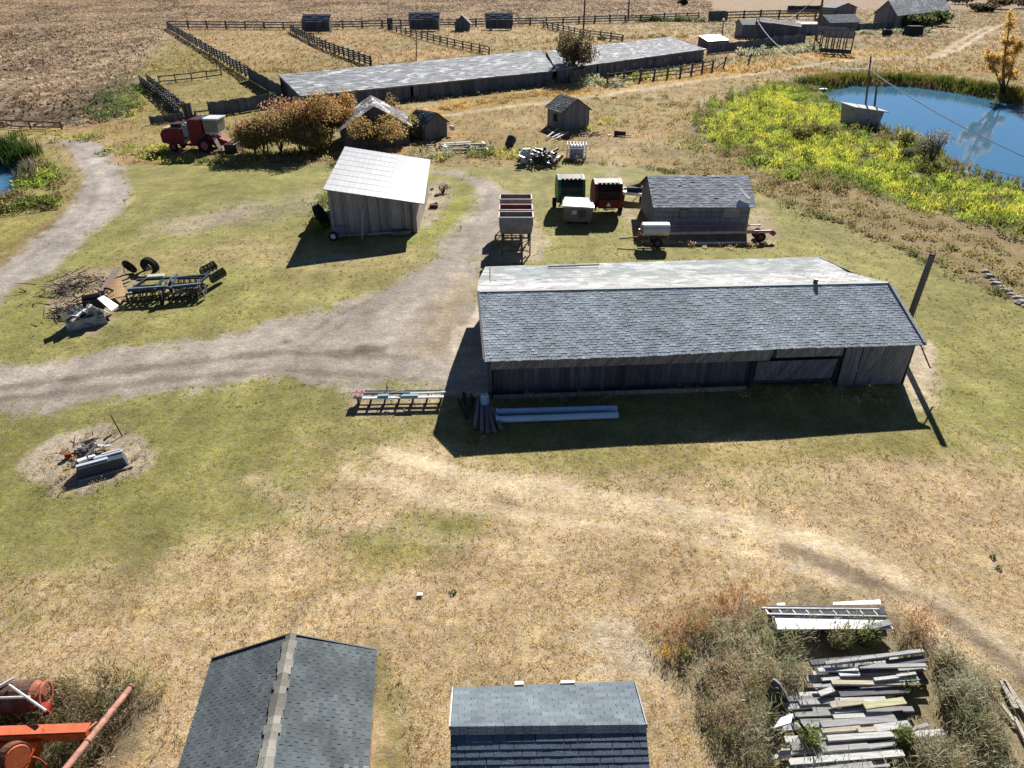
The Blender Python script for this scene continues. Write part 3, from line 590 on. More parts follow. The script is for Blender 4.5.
mb = MB(); boards(mb, base[1], base[2], 0, lambda s: lerp(hr, RC.z - .12, s), .2, .04, (.34, .31, .27)); mb.build('side_wall', WOOD, root, world=True)
mb = MB(); boards(mb, base[3], base[0], 0, lambda s: lerp(RD.z - .12, hl, s), .2, .04, (.2, .19, .18)); mb.build('side_wall', WOOD, root, world=True)
mb = MB(); boards(mb, base[2], base[3], 0, lambda s: lerp(RC.z - .12, RD.z - .12, s), .25, .04, (.2, .19, .18)); mb.build('rear_wall', WOOD, root, world=True)
mb = MB((.08, .08, .085)); mb.bar(base[1] + V((-.35, -.08, 0)), base[1] + V((-.35, -.08, hr)), .12); mb.build('corner_post', WOOD, root, world=True)

# ------------------------------------------------------------------ generic gable house from four base corners
def gable(name, label, cat, c, eave, ridge, axis=0, roofc=None, wallc=(.2, .19, .18), over=.3, e=.28, w=.45, hor=False, group=None, bw=.22, t=.03, miss=.0, extra=None, jit=.25):
    """c: base corners front-left, front-right, back-right, back-left; axis 0: ridge runs left-right, 1: ridge runs front-back"""
    c = [V((p[0], p[1], 0)) for p in c]; r = thing(name, label, cat, (c[0] + c[1] + c[2] + c[3]) / 4, 0, group)
    if axis == 1: c = [c[1], c[2], c[3], c[0]]         # so that 0-1 and 2-3 are the eave walls
    A, B, C, D = c; ax = (B - A).normalized() * over; cr = (D - A).normalized() * over
    m0, m1 = (A + D) / 2, (B + C) / 2; sl = (ridge - eave) / ((D - A).length / 2); dz = over * sl
    R0, R1 = z0(m0, ridge) - ax, z0(m1, ridge) + ax
    mb = MB(); rc = roofc or grey((.25, .25, .25))
    shingle_roof(mb, z0(A, eave - dz) - ax - cr, z0(B, eave - dz) + ax - cr, R1, R0, e, w, t, rc, miss)
    shingle_roof(mb, z0(C, eave - dz) + ax + cr, z0(D, eave - dz) - ax + cr, R0, R1, e, w, t, rc, miss)
    mb.build('roof', SHING, r, world=True)
    for P, Q in ((A, B), (C, D)):
        mb = MB()
        if hor: hboards(mb, P, Q, 0, eave, .2, .04, wallc, jit)
        else: boards(mb, P, Q, 0, eave - .02, bw, .04, wallc, jit)
        mb.build('eave_wall', WOOD, r, world=True)
    for P, Q in ((B, C), (D, A)):
        mb = MB(); boards(mb, P, Q, 0, lambda s: eave + (ridge - eave) * (1 - abs(2 * s - 1)) - .03, bw, .04, wallc, jit)
        mb.build('gable_wall', WOOD, r, world=True)
    return r
# grey shed on the right with the pipes in front
gs = gable('grey_shed', 'square grey shed with weathered shingle roof and a boarded window, behind the long auger tube', 'shed',
      [(11.15, 54.2), (18.4, 54.2), (18.5, 60.0), (11.0, 60.0)], 2.2, 3.62, 0, grey((.62, .62, .61), .2, True, (.74, .74, .73), 12, 9, .55, 2), (.235, .25, .265), .35, .2, .35, True, miss=.015, t=.014)
mb = MB((.34, .335, .33)); mb.box((17.0, 54.16, 1.55), (1.2, .06, .85)); mb.build('boarded_window', PLANK, gs, world=True)
mb = MB((.15, .14, .13)); mb.box((13.3, 54.16, 1.4), (.7, .06, .8)); mb.box((13.3, 54.13, 1.4), (.55, .05, .62), col=(.24, .21, .18)); mb.build('window', PLANK, gs, world=True)
mb = MB((.62, .62, .62)); p = V((18.0, 55.0, 2.75)); mb.box(p, (.25, 1.3, .05), .5, rx=.45); mb.box(p + V((.5, -.6, -.25)), (.3, .8, .05), -.3, rx=.45); mb.build('loose_shingle_patch', SHING, gs, world=True)
# dark shed on the track
gb = gable('dark_shed', 'dark weathered shed with steep roof standing alone beside the golden track', 'shed', [(6.3, 93.4), (9.78, 95.0), (8.1, 98.7), (4.6, 97.1)], 2.45, 3.75, 1, grey((.13, .13, .135), .25, True, (.28, .28, .28), 8, 8, .68, 5), (.2, .2, .205), .3, .3, .4, jit=.3)
mb = MB((.02, .02, .02)); q0, q1 = V((6.3, 93.4, 0)), V((4.6, 97.1, 0)); d = (q1 - q0).normalized(); nrm = V((d.y, -d.x, 0)) * -1
cc = lerp(q0, q1, .45) + V((-.06, -.03, 1.3)); mb.bar(cc - d * .45, cc + d * .45, .05, .9); mb.build('window_dark_panel', WOOD, gb, world=True)  # near-black panel on the boards stands for the shade inside a window
# leaning dark hut beside the hedge
gh = gable('leaning_hut', 'small leaning hut with half its roof battens missing, right of the red hedge', 'hut', [(-10.3, 87.6), (-7.9, 90.3), (-10.2, 92.3), (-12.7, 89.6)], 1.8, 3.0, 1, grey((.13, .13, .14), .3, True, (.42, .42, .42), 7, 7, .56, 6), (.14, .14, .15), .25, .3, .4, miss=.1)
mb = MB((.6, .6, .6)); mb.box((-7.3, 90.6, .9), (.25, .8, .5), .6); mb.build('pale_panel', PLANK, gh, world=True)
# collapsed house in the hedge
Y0 = 84.; c0 = AT(345, 150, Y0); ch = gable('collapsed_house', 'old house with broken dark roof sunk in the hedge behind the white roofed shed', 'house',
      [(c0.x + .3, 82.5), (-11.9, 85.5), (-13.2, 92.5), (c0.x - 1.5, 89.5)], 2.3, 4.5, 1, grey((.15, .14, .145), .3, True, (.50, .49, .5), 5, 5, .60, 9), (.12, .11, .10), .35, .3, .5, miss=.06)

# ------------------------------------------------------------------ long feedlot shed, two lengths
def long_shed(label, fl, fr, bl, br, hf, hb, holes):
    A, B, C, D = G(*fl, hf), G(*fr, hf), G(*br, hb), G(*bl, hb)
    r = thing('feedlot_shed', label, 'shed', z0((A + B) / 2), 0, 'long sheds behind the pens')
    mb = MB(); shingle_roof(mb, A, B, C, D, .9, 1.1, .05, grey((.27, .285, .305), .22, True, (.50, .51, .53), 45, 12, .64, 12), deck=(.3, .3, .3), thick=.2); mb.build('roof', SHING, r, world=True)
    d = (B - A).normalized(); n = (D - A).normalized() * .6
    a, b_ = z0(A + n + d * .4), z0(B + n - d * .4); mb = MB(); boards(mb, a, b_, 0, hf - .1, .5, .08, (.16, .16, .17), .3, miss=.012); mb.build('front_wall', WOOD, r, world=True)
    mb = MB(); e0, e1 = z0(A + n + d * .4), z0(D - n + d * .4); boards(mb, e0, e1, 0, lambda s: lerp(hf, hb, s) - .15, .4, .06, (.12, .12, .12)); mb.build('end_wall', WOOD, r, world=True)
    mb = MB(); e0, e1 = z0(B + n - d * .4), z0(C - n - d * .4); boards(mb, e0, e1, 0, lambda s: lerp(hf, hb, s) - .15, .4, .06, (.16, .16, .16)); mb.build('end_wall', WOOD, r, world=True)
    mb = MB(); boards(mb, z0(D - n), z0(C - n), 0, hb - .2, .6, .08, (.16, .16, .16)); mb.build('rear_wall', WOOD, r, world=True)
    for k in range(holes):
        mb = MB((.30, .25, .19)); p = lerp(a, b_, .35 + .55 * k / holes); q = V((d.y, -d.x, 0)).normalized() * .12
        mb.bar(p + q + V((0, 0, 1.3)), p + q + z0(d).normalized() * 1.1 + V((0, 0, 1.3)), .1, .8); mb.build('daylight_panel', PLANK, r, world=True)  # pale panels stand for daylight seen through openings in the wall
    return r
long_shed('long low feedlot shed with speckled grey roof, the longer left length', (300, 96), (556, 70.5), (278.5, 75), (541, 50), 2.2, 3.2, 0)
long_shed('shorter right length of the feedlot shed, its pale grey roof ending at the plank wall', (556, 69.5), (706, 49), (546, 51), (670, 37), 2.4, 3.4, 5)

# ------------------------------------------------------------------ shelters along the back fence
def shelter(label, x0, x1, ytop, ybase, split=.55):
    a, b_ = G(x0, ybase), G(x1, ybase); h = AT((x0 + x1) / 2, lerp(ytop, ybase, .38), a.y).z; D = h * .9
    r = thing('cattle_shelter', label, 'shelter', (a + b_) / 2, 0, 'shelters along the back fence')
    d = V((0, D, 0)); mb = MB((.075, .08, .09)); mb.jit = .15
    boards(mb, a, b_, .3, h * .98, .8, .1, (.075, .08, .088), .3); mb.build('front_wall', WOOD, r, world=True)
    mb = MB(); boards(mb, a, a + d, 0, h, .8, .1, (.08, .08, .08)); mb.build('side_wall', WOOD, r, world=True); mb = MB(); boards(mb, b_, b_ + d, 0, h, .8, .1, (.08, .08, .08)); mb.build('side_wall', WOOD, r, world=True)
    mb = MB(); up = AT(x0, ytop, a.y + D).z; o = V((.3, 0, 0)); shingle_roof(mb, z0(a, h) - o - V((0, .4, .1)), z0(b_, h) + o - V((0, .4, .1)), z0(b_ + d, up) + o, z0(a + d, up) - o, 1, 1.2, .06, grey((.15, .16, .18), .2), thick=.15); mb.build('roof', SHING, r, world=True)
    mb = MB((.12, .12, .12)); mb.bar(a + V((.2, -.25, .9)), b_ + V((-.2, -.25, .9)), .1, .35); mb.build('feed_rail', WOOD, r, world=True)
shelter('square dark cattle shelter farthest left on the back fence', 304, 330, 14, 33)
shelter('wide dark cattle shelter in the middle of the back fence', 410, 439, 12, 31)
shelter('dark cattle shelter at the right end of the shelter row', 486, 512, 12.5, 30)
a = G(455, 31.5); gable('pump_hut', 'tiny peaked hut between two dark cattle shelters on the back fence', 'hut', [(a.x, a.y), (a.x + 4.6, a.y), (a.x + 4.6, a.y + 5), (a.x, a.y + 5)], 2.5, 4.6, 1, grey((.16, .17, .18)), (.12, .12, .125), .4, .8, 1.)

# ------------------------------------------------------------------ far yard at the top right
def at_house(name, label, cat, x0, x1, ybase, heave, hridge, depth, axis, roofc, wallc, skew=0., e=.6, w=.9, group=None):
    a, b_ = G(x0, ybase), G(x1, ybase + skew); d = (b_ - a).normalized(); n = V((-d.y, d.x, 0)) * depth
    return gable(name, label, cat, [a, b_, b_ + n, a + n], heave, hridge, axis, roofc, wallc, .4, e, w, False, group, .5)
a = G(872, 27.5); b_ = G(893, 29.5); c_ = G(946, 22); gable('hay_barn', 'big old barn with long pale roof and dark gable at the far top right', 'barn', [a, b_, b_ + (c_ - b_) * 1., a + (c_ - b_)], 4.6, 8.2, 1, grey((.46, .46, .46), .2, True, (.66, .66, .65), 10, 6, .55, 3), (.18, .18, .19), .6, .9, 1.2, bw=.7)
at_house('far_shed', 'small dark shed left of the big far barn', 'shed', 834, 855, 17, 3.4, 5.0, 8, 1, grey((.26, .27, .29)), (.18, .18, .19), -.5)
at_house('low_far_shed', 'low shed with dull green grey roof behind the open loading rack', 'shed', 828, 858, 31, 2.6, 4.4, 7, 0, grey((.25, .28, .28)), (.19, .19, .19), -1)
at_house('white_topped_hut', 'small hut with bright white flat roof beside the leaning power pole', 'hut', 797, 816, 34.5, 2.9, 3.3, 5, 0, grey((.78, .79, .8), .05), (.2, .22, .25), 0)
at_house('grey_shack', 'tall grey shack with dark doorway beside the sloping lean-to', 'shack', 741, 757, 38, 3.6, 4.7, 7, 0, grey((.25, .265, .27)), (.2, .205, .21), 0)
r = thing('sloping_lean_to', 'long lean-to with pale edged roof falling away right of the grey shack', 'lean-to', G(785, 37)); A, B = G(757, 38.5), G(800, 37); hA, hB = 4.4, 2.6
mb = MB(); shingle_roof(mb, z0(A, hA), z0(B, hB), z0(B + V((2, 7, 0)), hB + .6), z0(A + V((2, 7, 0)), hA + .6), .8, 1., .05, grey((.22, .23, .24)), thick=.15); mb.build('roof', SHING, r, world=True)
mb = MB((.66, .65, .62)); mb.bar(z0(A, hA + .1) + V((0, 3.5, .3)), z0(B, hB + .1) + V((0, 3.5, .3)), .5, .25); mb.build('pale_edge', PLANK, r, world=True)
mb = MB(); boards(mb, A, B, 0, lambda s: lerp(hA, hB, s) - .1, .5, .08, (.12, .12, .125)); mb.build('front_wall', WOOD, r, world=True)
r = thing('white_roofed_crate', 'low white topped box against the end of the feedlot shed', 'hut', G(718, 48)); a, b_ = G(707, 49), G(728, 47.5)
mb = MB((.75, .75, .75)); n = V((-1, 6, 0)); mb.hexa([z0(a, 1.6), z0(b_, 1.6), z0(b_ + n, 2.4), z0(a + n, 2.4)], [z0(a, 1.75), z0(b_, 1.75), z0(b_ + n, 2.55), z0(a + n, 2.55)]); mb.build('roof', CLEANPAINT, r, world=True)
mb = MB(); boards(mb, a, b_, 0, 1.6, .5, .08, (.14, .14, .14)); mb.build('front_wall', WOOD, r, world=True); mb = MB(); boards(mb, a, a + n, 0, lambda s: 1.6 + .8 * s, .5, .08, (.14, .14, .14)); mb.build('side_wall', WOOD, r, world=True); mb = MB(); boards(mb, b_, b_ + n, 0, lambda s: 1.6 + .8 * s, .5, .08, (.14, .14, .14)); mb.build('side_wall', WOOD, r, world=True)
# loading rack
r = thing('loading_rack', 'open timber loading rack on posts with blue grey board top', 'rack', G(838, 52)); a, b_ = G(820, 53), G(850, 55); n = V((.5, 6, 0))
h = AT(835, 31, a.y).z
mb = MB((.17, .185, .21)); hboards(mb, a, b_, h * .72, h * 1.12, .5, .1, (.16, .175, .20)); mb.build('top_boards', WOOD, r, world=True)
mb = MB(); hboards(mb, a + n, b_ + n, h * .72, h * 1.12, .5, .1, (.16, .175, .20)); mb.build('top_boards', WOOD, r, world=True)
mb = MB((.10, .10, .10)); mb.bar(a, a + V((0, 0, h)), .22); po = mb.build('post', WOOD, r, world=True)
for k in range(1, 6): again(po, r, (b_ - a) * k / 5)
for k in range(6): again(po, r, (b_ - a) * k / 5 + n)
mb = MB((.11, .11, .11)); hboards(mb, a + V((0, -.1, 0)), b_ + V((0, -.1, 0)), .2, 1.1, .5, .1, (.10, .10, .105)); mb.build('bottom_boards', WOOD, r, world=True)
r = thing('far_dark_bin', 'dark square bin standing on the grass in front of the big far barn', 'bin', G(915, 33)); mb = MB((.035, .035, .04)); q = G(915, 36); mb.hexa([q + V((-2.6, 0, 0)), q + V((2.2, 0, 0)), q + V((2.2, 3, 0)), q + V((-2.6, 3, 0))], [q + V((-1.9, 0, 2.6)), q + V((2, 0, 2.6)), q + V((2, 3, 2.6)), q + V((-1.9, 3, 2.6))]); mb.build('body', WOOD, r, world=True)
mb = MB((.06, .06, .06)); mb.bar(q + V((-2.8, -.1, .5)), q + V((3.4, -.1, .3)), .2); mb.build('skid', WOOD, r, world=True)
q = G(888, 36.5); mb = MB((.035, .03, .03)); mb.tube(q + V((-1.2, 1, .9)), q + V((1.2, 1, .9)), .9, .8, 10); mb.tube(q + V((-.8, 1, 0)), q + V((-.8, 1, .5)), .15); mb.tube(q + V((.8, 1, 0)), q + V((.8, 1, .5)), .15)
tag(mb.build('rusty_drum', RUST, origin=q), 'dark rusty drum lying on the grass below the big far barn', 'drum')

# ------------------------------------------------------------------ shingled sheds under the drone
slate = grey((.092, .112, .12), .15, True, (.108, .128, .134), 9, 8, .55, 2)
root = thing('shingled_shed', 'dark shingled shed with pale ridge caps running away from the viewer, bottom left of centre', 'shed', (-5.3, 8.5, 0))
er, el, rg = G(376, 650, 2.4), G(212, 660, 2.4), AT(291, 635, 12.47); ax = V((-.105, .9945, 0)) * -8.5
def slate2(u, v):
    c = slate(u, v)
    if u < .62 and v < .2 + .12 * (u - .3) and u > .02: c = tuple(x * 1.75 for x in c)      # replaced pale shingles near the eave
    return c
mb = MB(); shingle_roof(mb, er + ax, er, rg, rg + ax, .105, .21, .009, slate2, tj=.1, wob=.02, deck=(.09, .09, .09)); shingle_roof(mb, el, el + ax, rg + ax, rg, .105, .21, .011, slate, tj=.1, wob=.02, deck=(.09, .09, .09)); mb.build('roof', SHING, root, world=True)
mb = MB(); n = 44
for k in range(n):
    p, q = rg + ax * (k / n), rg + ax * ((k + 1.1) / n); c = jc((.28, .265, .23), .68, 1.25); sd = V((.995, .105, 0)) * (.15 + rnd.uniform(-.02, .05)); zz = V((0, 0, .055))
    for sg_ in (1, -1):
        lo = [p + zz * .5 + V((0, 0, .02)), q + zz * .5 + V((0, 0, .008)), q + sd * sg_ + zz * .35, p + sd * sg_ + zz * .7]
        drop = V((0, 0, -abs(.15 * (.37)))); lo[2] += drop; lo[3] += drop
        mb.hexa(lo, [x + V((0, 0, .012)) for x in lo], c)
mb.build('ridge_cap', SHING, root, world=True)
ins = V((-.995, -.105, 0)) * .3; b0, b1 = z0(er + ins + ax * .03), z0(el - ins + ax * .03)
mb = MB(); boards(mb, b0, b1, 0, lambda s: 2.42 + .72 * (1 - abs(2 * s - 1)), .2, .04, (.3, .24, .18)); mb.build('gable_wall', WOOD, root, world=True); mb = MB(); boards(mb, b0 + ax * .95, b1 + ax * .95, 0, lambda s: 2.42 + .72 * (1 - abs(2 * s - 1)), .2, .04, (.3, .24, .18)); mb.build('gable_wall', WOOD, root, world=True)
for q in (b0, b1):
    mb = MB(); boards(mb, q, q + ax * .95, 0, 2.4, .2, .04, (.34, .22, .14)); mb.build('side_wall', WOOD, root, world=True)
mb = MB((.42, .25, .13)); mb.bar(er + ax + V((-.02, 0, -.07)), er + V((-.02, 0, -.07)), .04, .1); mb.build('eave_board', PLANK, root, world=True)
mb = MB((.04, .045, .05)); 
mb.bar(er + V((0, .02, -.05)), rg + V((0, .02, -.02)), .04, .12); mb.bar(el + V((0, .02, -.02)), rg + V((0, .02, -.02)), .04, .12); mb.build('verge_trim', PAINT, root, world=True)

root = thing('slate_shed', 'blue grey shingled shed with its ridge crosswise, at the bottom edge in the middle', 'shed', (.8, 9.4, 0))
rL, rR = AT(450.5, 728, 9.55), AT(646, 726, 9.75); fL, fR = AT(453.5, 688.5, 11.1), AT(634, 682, 11.35)
nL, nR = rL * 2 - fL, rR * 2 - fR; nL.z, nR.z = fL.z, fR.z; nL = lerp(rL, nL, 1.5); nR = lerp(rR, nR, 1.5)
bl = grey((.125, .155, .178), .13, True, (.14, .17, .19), 9, 4, .55, 4); bl2 = grey((.115, .145, .18), .13)
mb = MB(); shingle_roof(mb, fR, fL, rL, rR, .145, .305, .007, bl, tj=.1, wob=.02, deck=(.14, .15, .16)); shingle_roof(mb, nL, nR, rR, rL, .145, .305, .02, bl2, tj=.1, wob=.02, deck=(.05, .05, .05)); mb.build('roof', SHING, root, world=True)
mb = MB(); n = 22
for k in range(n):
    p, q = lerp(rL, rR, k / n), lerp(rL, rR, (k + .97) / n); c = jc((.12, .145, .165), .88, 1.12); dn = (nL - rL).normalized() * .16; up_ = (fL - rL).normalized() * .14; zz = V((0, 0, .04))
    for sd in (dn, up_):
        lo = [p + zz, q + zz, q + sd + zz * .8, p + sd + zz * .8]; mb.hexa(lo, [x + V((0, 0, .012)) for x in lo], c)
mb.build('ridge_cap', SHING, root, world=True)
iw = .25; W1, W2, W3, W4 = z0(fL) + V((iw, -iw, 0)), z0(fR) + V((-iw, -iw, 0)), z0(nR) + V((-iw, iw, 0)), z0(nL) + V((iw, iw, 0)); he = fL.z - .04
for P, Q, f in ((W1, W2, he), (W4, W3, nL.z - .02)):
    mb = MB(); boards(mb, P, Q, 0, f, .2, .04, (.3, .27, .22)); mb.build('eave_wall', WOOD, root, world=True)
for P, Q in ((W1, W4), (W2, W3)):
    mb = MB(); boards(mb, P, Q, 0, lambda s: (lerp(he, rL.z, s / .4) if s < .4 else lerp(rL.z, nL.z, (s - .4) / .6)) - .3, .2, .04, (.3, .27, .22)); mb.build('gable_wall', WOOD, root, world=True)
mb = MB((.55, .55, .54)); mb.bar(fL + V((-.02, 0, -.01)), rL + V((-.02, 0, -.01)), .03, .1); mb.bar(fR + V((.02, 0, -.01)), rR + V((.02, 0, -.01)), .03, .1, (.2, .22, .24)); mb.build('verge_trim', PAINT, root, world=True)
mb = MB((.72, .7, .66)); p = lerp(fL, fR, .36); mb.box(p + V((0, .06, .02)), (.22, .1, .05), .05); p = lerp(fL, fR, .63); mb.box(p + V((0, .05, .02)), (.35, .08, .04), .05); mb.build('pale_flashing', CLEANPAINT, root, world=True)

# ------------------------------------------------------------------ pump house at the pond
a, b_ = G(852, 126), G(881, 129); r = thing('pump_house', 'small grey concrete pump house on the pond bank with two poles above', 'pump house', (a + b_) / 2 + V((0, 1.5, 0)))
n = V((-.6, 3.0, 0)); mb = MB((.34, .33, .32)); q = lambda p, z: z0(p, z)
dd = (b_ - a).normalized()
mb.hexa([q(a + dd * .3, -.3), q(b_ - dd * .5, -.3), q(b_ + n - dd * .5, -.3), q(a + n + dd * .3, -.3)], [q(a - dd * .1, 2.2), q(b_ - dd * .1, 2.0), q(b_ + n - dd * .1, 2.1), q(a + n - dd * .1, 2.3)]); mb.build('wall', STONE, r, world=True)
mb = MB((.5, .46, .42)); lo = [q(a - dd * .3 - n * .06, 2.22), q(b_ + dd * .3 - n * .06, 2.02), q(b_ + n * 1.06 + dd * .3, 2.14), q(a + n * 1.06 - dd * .3, 2.34)]; mb.hexa(lo, [x + V((0, 0, .12)) for x in lo]); mb.build('roof', PLANK, r, world=True)
# ------------------------------------------------------------------ red combine
p = G(205, 152); r = thing('combine_harvester', 'old red combine harvester with a white cab, parked in weeds at upper left', 'combine', (G(196, 151.5).x, p.y + 1.2, 0), -.06)
red = (.16, .011, .014); w2 = 1.35
mb = MB(red); mb.prism([(-3.35, 1.0), (-3.4, 1.9), (-3.1, 2.35), (-2.6, 2.45), (-.9, 2.5), (-.9, .9), (-2.2, .75)], -w2, w2); mb.build('straw_hood', PAINT, r)
mb = MB((.55, .36, .24)); mb.box((-2.25, 0, 2.5), (1.8, 2.3, .06)); mb.build('hood_top', PAINT, r)
mb = MB((.07, .03, .03)); mb.box((-1.75, .2, 2.85), (1.3, 1.9, .1), ry=-.06); mb.box((-2.3, .2, 2.68), (.1, 1.8, .3)); mb.build('rear_screen', STEEL, r)
mb = MB((.16, .19, .23)); mb.box((-.42, -.1, 2.25), (.8, 2.3, 1.2)); mb.tube((-.75, -.6, 2.8), (-.75, -.6, 3.3), .09, col=(.5, .5, .5)); mb.box((-.5, -.4, 2.9), (.45, .7, .25), col=(.6, .6, .62)); mb.build('engine', STEEL, r)
mb = MB(red); mb.prism([(-.9, .75), (-.05, .8), (-.05, 3.0), (0, 3.45), (1.55, 3.45), (1.5, 1.7), (2.0, 1.6), (2.2, .8), (1.2, .65)], -1.5, 1.5); mb.build('body', PAINT, r)
mb = MB((.03, .015, .015)); mb.box((.78, 0, 3.47), (1.35, 2.7, .05)); mb.build('tank_dark_slab', PAINT, r)  # dark slab on the closed top stands for the shade inside the tank
mb = MB((.13, .012, .014)); mb.tube((.0, 1.2, 3.5), (-2.6, 1.5, 2.75), .17, None, 10); mb.build('unloading_auger', PAINT, r)
mb = MB((.58, .59, .58)); mb.prism([(1.62, 1.95), (1.58, 3.45), (3.15, 3.45), (3.05, 1.95)], -1.05, 1.05); cab = mb.build('cab', CLEANPAINT, r)
mb = MB((.66, .67, .66)); mb.box((2.4, 0, 3.5), (1.85, 2.3, .1)); mb.build('roof', CLEANPAINT, cab)
mb = MB((.13, .17, .16)); mb.box((2.42, -1.07, 2.72), (1.42, .03, 1.28)); mb.build('side_window', GLASSY, cab)
mb = MB((.12, .15, .15)); mb.poly([(3.17, -.95, 3.35), (3.17, .95, 3.35), (3.10, .95, 2.2), (3.10, -.95, 2.2)]); mb.build('windscreen', GLASSY, cab)
mb = MB((.6, .6, .6)); mb.tube((1.55, -.9, 3.45), (1.55, -.9, 4.0), .12, None, 8); mb.build('air_intake', STEEL, r)
mb = MB((.25, .025, .025)); mb.prism([(2.2, .9), (2.3, 1.6), (4.1, .95), (4.0, .35)], -.6, .6); mb.build('feeder_house', PAINT, r)
mb = MB((.09, .012, .012)); mb.prism([(3.9, .1), (3.9, 1.05), (4.05, 1.05), (4.15, .25), (5.0, .12), (5.0, .05)], -2.1, 2.1); hd = mb.build('header', PAINT, r)
mb = MB((.06, .05, .05)); mb.tube((4.55, -2.05, .75), (4.55, 2.05, .75), .1)
for k in range(6):
    a = k * math.pi / 3; mb.bar((4.55 + .5 * math.cos(a), -2.05, .75 + .5 * math.sin(a)), (4.55 + .5 * math.cos(a), 2.05, .75 + .5 * math.sin(a)), .06)
mb.build('reel', STEEL, hd)
mb = MB((.03, .03, .03)); mb.box((4.7, -2.2, .6), (1.3, .08, .9)); mb.build('end_divider', STEEL, hd)
mb = MB((.72, .6, .55)); mb.bar((2.75, -1.5, 1.65), (3.35, -1.75, .35), .5, .06); lad = mb.build('ladder', PAINT, r)
for s in (-1, 1): wheel(r, (1.55, s * 1.6, .8), .8, .5, rim=(.4, .1, .08)); wheel(r, (-2.3, s * 1.1, .48), .48, .32, rim=(.4, .1, .08))

# ------------------------------------------------------------------ round balers, seen from behind
def baler(label, px, py, side, shell, dark, tri, belt):
    q = G(px, py); r = thing('round_baler', label, 'baler', (q.x, q.y + 1.6, 0), .04, 'round balers side by side')
    prof = [(-1.5, .75), (-1.75, 1.3), (-1.7, 2.1), (-1.3, 2.65), (-.6, 2.85), (.2, 2.75), (.9, 2.2), (1.2, 1.4), (.9, .7), (0, .55)]
    mb = MB(dark); mb.prism([(y * .96, .06 + z * .97) for y, z in prof], -.88, .88, axis='x'); mb.build('bale_chamber', PAINT, r)
    for s in (-1, 1):
        mb = MB(side); mb.prism(prof, s * .9, s * 1.14, axis='x'); mb.build('side_panel', PAINT, r)
    mb = MB(shell)
    for k in range(5): mb.bar((-.7 + k * .35, -1.25, 2.68), (-.7 + k * .35, .6, 2.6), .22, .03, up=(0, 0, 1))
    mb.build('belts', RUBBER, r)
    mb = MB(side); mb.box((0, -1.82, 1.15), (1.7, .12, .7)); tg = mb.build('tailgate', PAINT, r)
    if tri:
        mb = MB((.85, .83, .8)); mb.mesh([(-.02 - .2, -1.9, .98), (.18, -1.9, .98), (-.02, -1.9, 1.32)], [(0, 1, 2)]); mb.build('warning_triangle', CLEANPAINT, tg)
        mb = MB((.5, .42, .4)); mb.bar((-.9, -1.25, 2.74), (.9, -1.25, 2.74), .09); mb.build('top_bar', CLEANPAINT, r)
        mb = MB((.6, .5, .45)); mb.bar((-.45, -1.92, .74), (.5, -1.92, .74), .08); mb.build('bumper_bar', PAINT, r)
    for s in (-1, 1): wheel(r, (s * 1.28, -.2, .42), .42, .3, (1, 0, 0), (.5, .42, .1))
    mb = MB(dark); mb.bar((-.5, 1, .6), (0, 3.4, .45), .14); mb.bar((.5, 1, .6), (0, 3.4, .45), .14); mb.build('hitch', PAINT, r)
    return r
baler('green round baler with black belts behind the white topped box', 570, 212, (.022, .125, .045), (.02, .025, .025), (.010, .016, .013), 0, 1)
baler('dark red round baler with a pale warning triangle on its tailgate', 606.5, 217, (.17, .014, .016), (.02, .012, .012), (.014, .008, .008), 1, 1)

# white topped box
q = G(578, 225); r = thing('white_topped_box', 'grey metal cabinet with a white lid standing in the shade behind the green baler', 'cabinet', (q.x, q.y + .7, 0), -.05)
mb = MB((.17, .17, .168)); mb.hexa([(-1.05, -.65, .25), (1.05, -.65, .25), (1.05, .65, .25), (-1.05, .65, .25)], [(-1.2, -.8, 1.5), (1.2, -.8, 1.4), (1.2, .8, 1.4), (-1.2, .8, 1.5)]); mb.build('body', PAINT, r)
mb = MB((.78, .78, .76)); mb.hexa([(-1.27, -.86, 1.5), (1.3, -.86, 1.4), (1.3, .86, 1.4), (-1.27, .86, 1.5)], [(-1.25, -.84, 1.6), (1.28, -.84, 1.5), (1.1, .9, 1.72), (-1.05, .9, 1.8)]); mb.build('lid', CLEANPAINT, r)
mb = MB((.55, .55, .5)); mb.box((-.3, -.8, 1.05), (.35, .06, .3)); mb.build('hatch', CLEANPAINT, r)
mb = MB((.09, .09, .09)); mb.bar((-.9, -.6, .12), (-.9, .6, .12), .2); mb.bar((.9, -.6, .12), (.9, .6, .12), .2); mb.bar((-.9, 0, .2), (.9, 0, .2), .12); mb.build('skid', STEEL, r)
mb = MB((.07, .07, .07)); mb.box((.35, -.79, .95), (.5, .05, .6)); mb.build('door', PAINT, r)

# white edged cart
q = G(634, 204); r = thing('white_edged_cart', 'small low cart with white sides and dark load, left of the grey shed', 'cart', (q.x, q.y + 1, 0), -.35)
mb = MB((.75, .75, .73)); mb.box((0, -.75, .8), (2.0, .06, .25)); mb.box((-1.0, 0, .8), (.06, 1.5, .25)); mb.box((1.0, 0, .8), (.06, 1.5, .25)); mb.box((0, .75, .8), (2.0, .06, .25)); mb.box((0, 0, .72), (1.96, 1.46, .06)); mb.build('box', CLEANPAINT, r)
mb = MB((.03, .03, .04)); mb.box((.1, .1, 1.0), (1.3, .9, .5), .3); mb.tube((-.5, .2, 1.0), (.6, .4, 1.35), .2); mb.build('load', RUBBER, r)
for s in (-1, 1): wheel(r, (s * .8, -.3, .36), .36, .2, (1, 0, 0), (.5, .47, .35))
mb = MB((.1, .1, .1)); mb.bar((0, .7, .6), (.1, 2.2, .4), .08); mb.build('drawbar', STEEL, r)

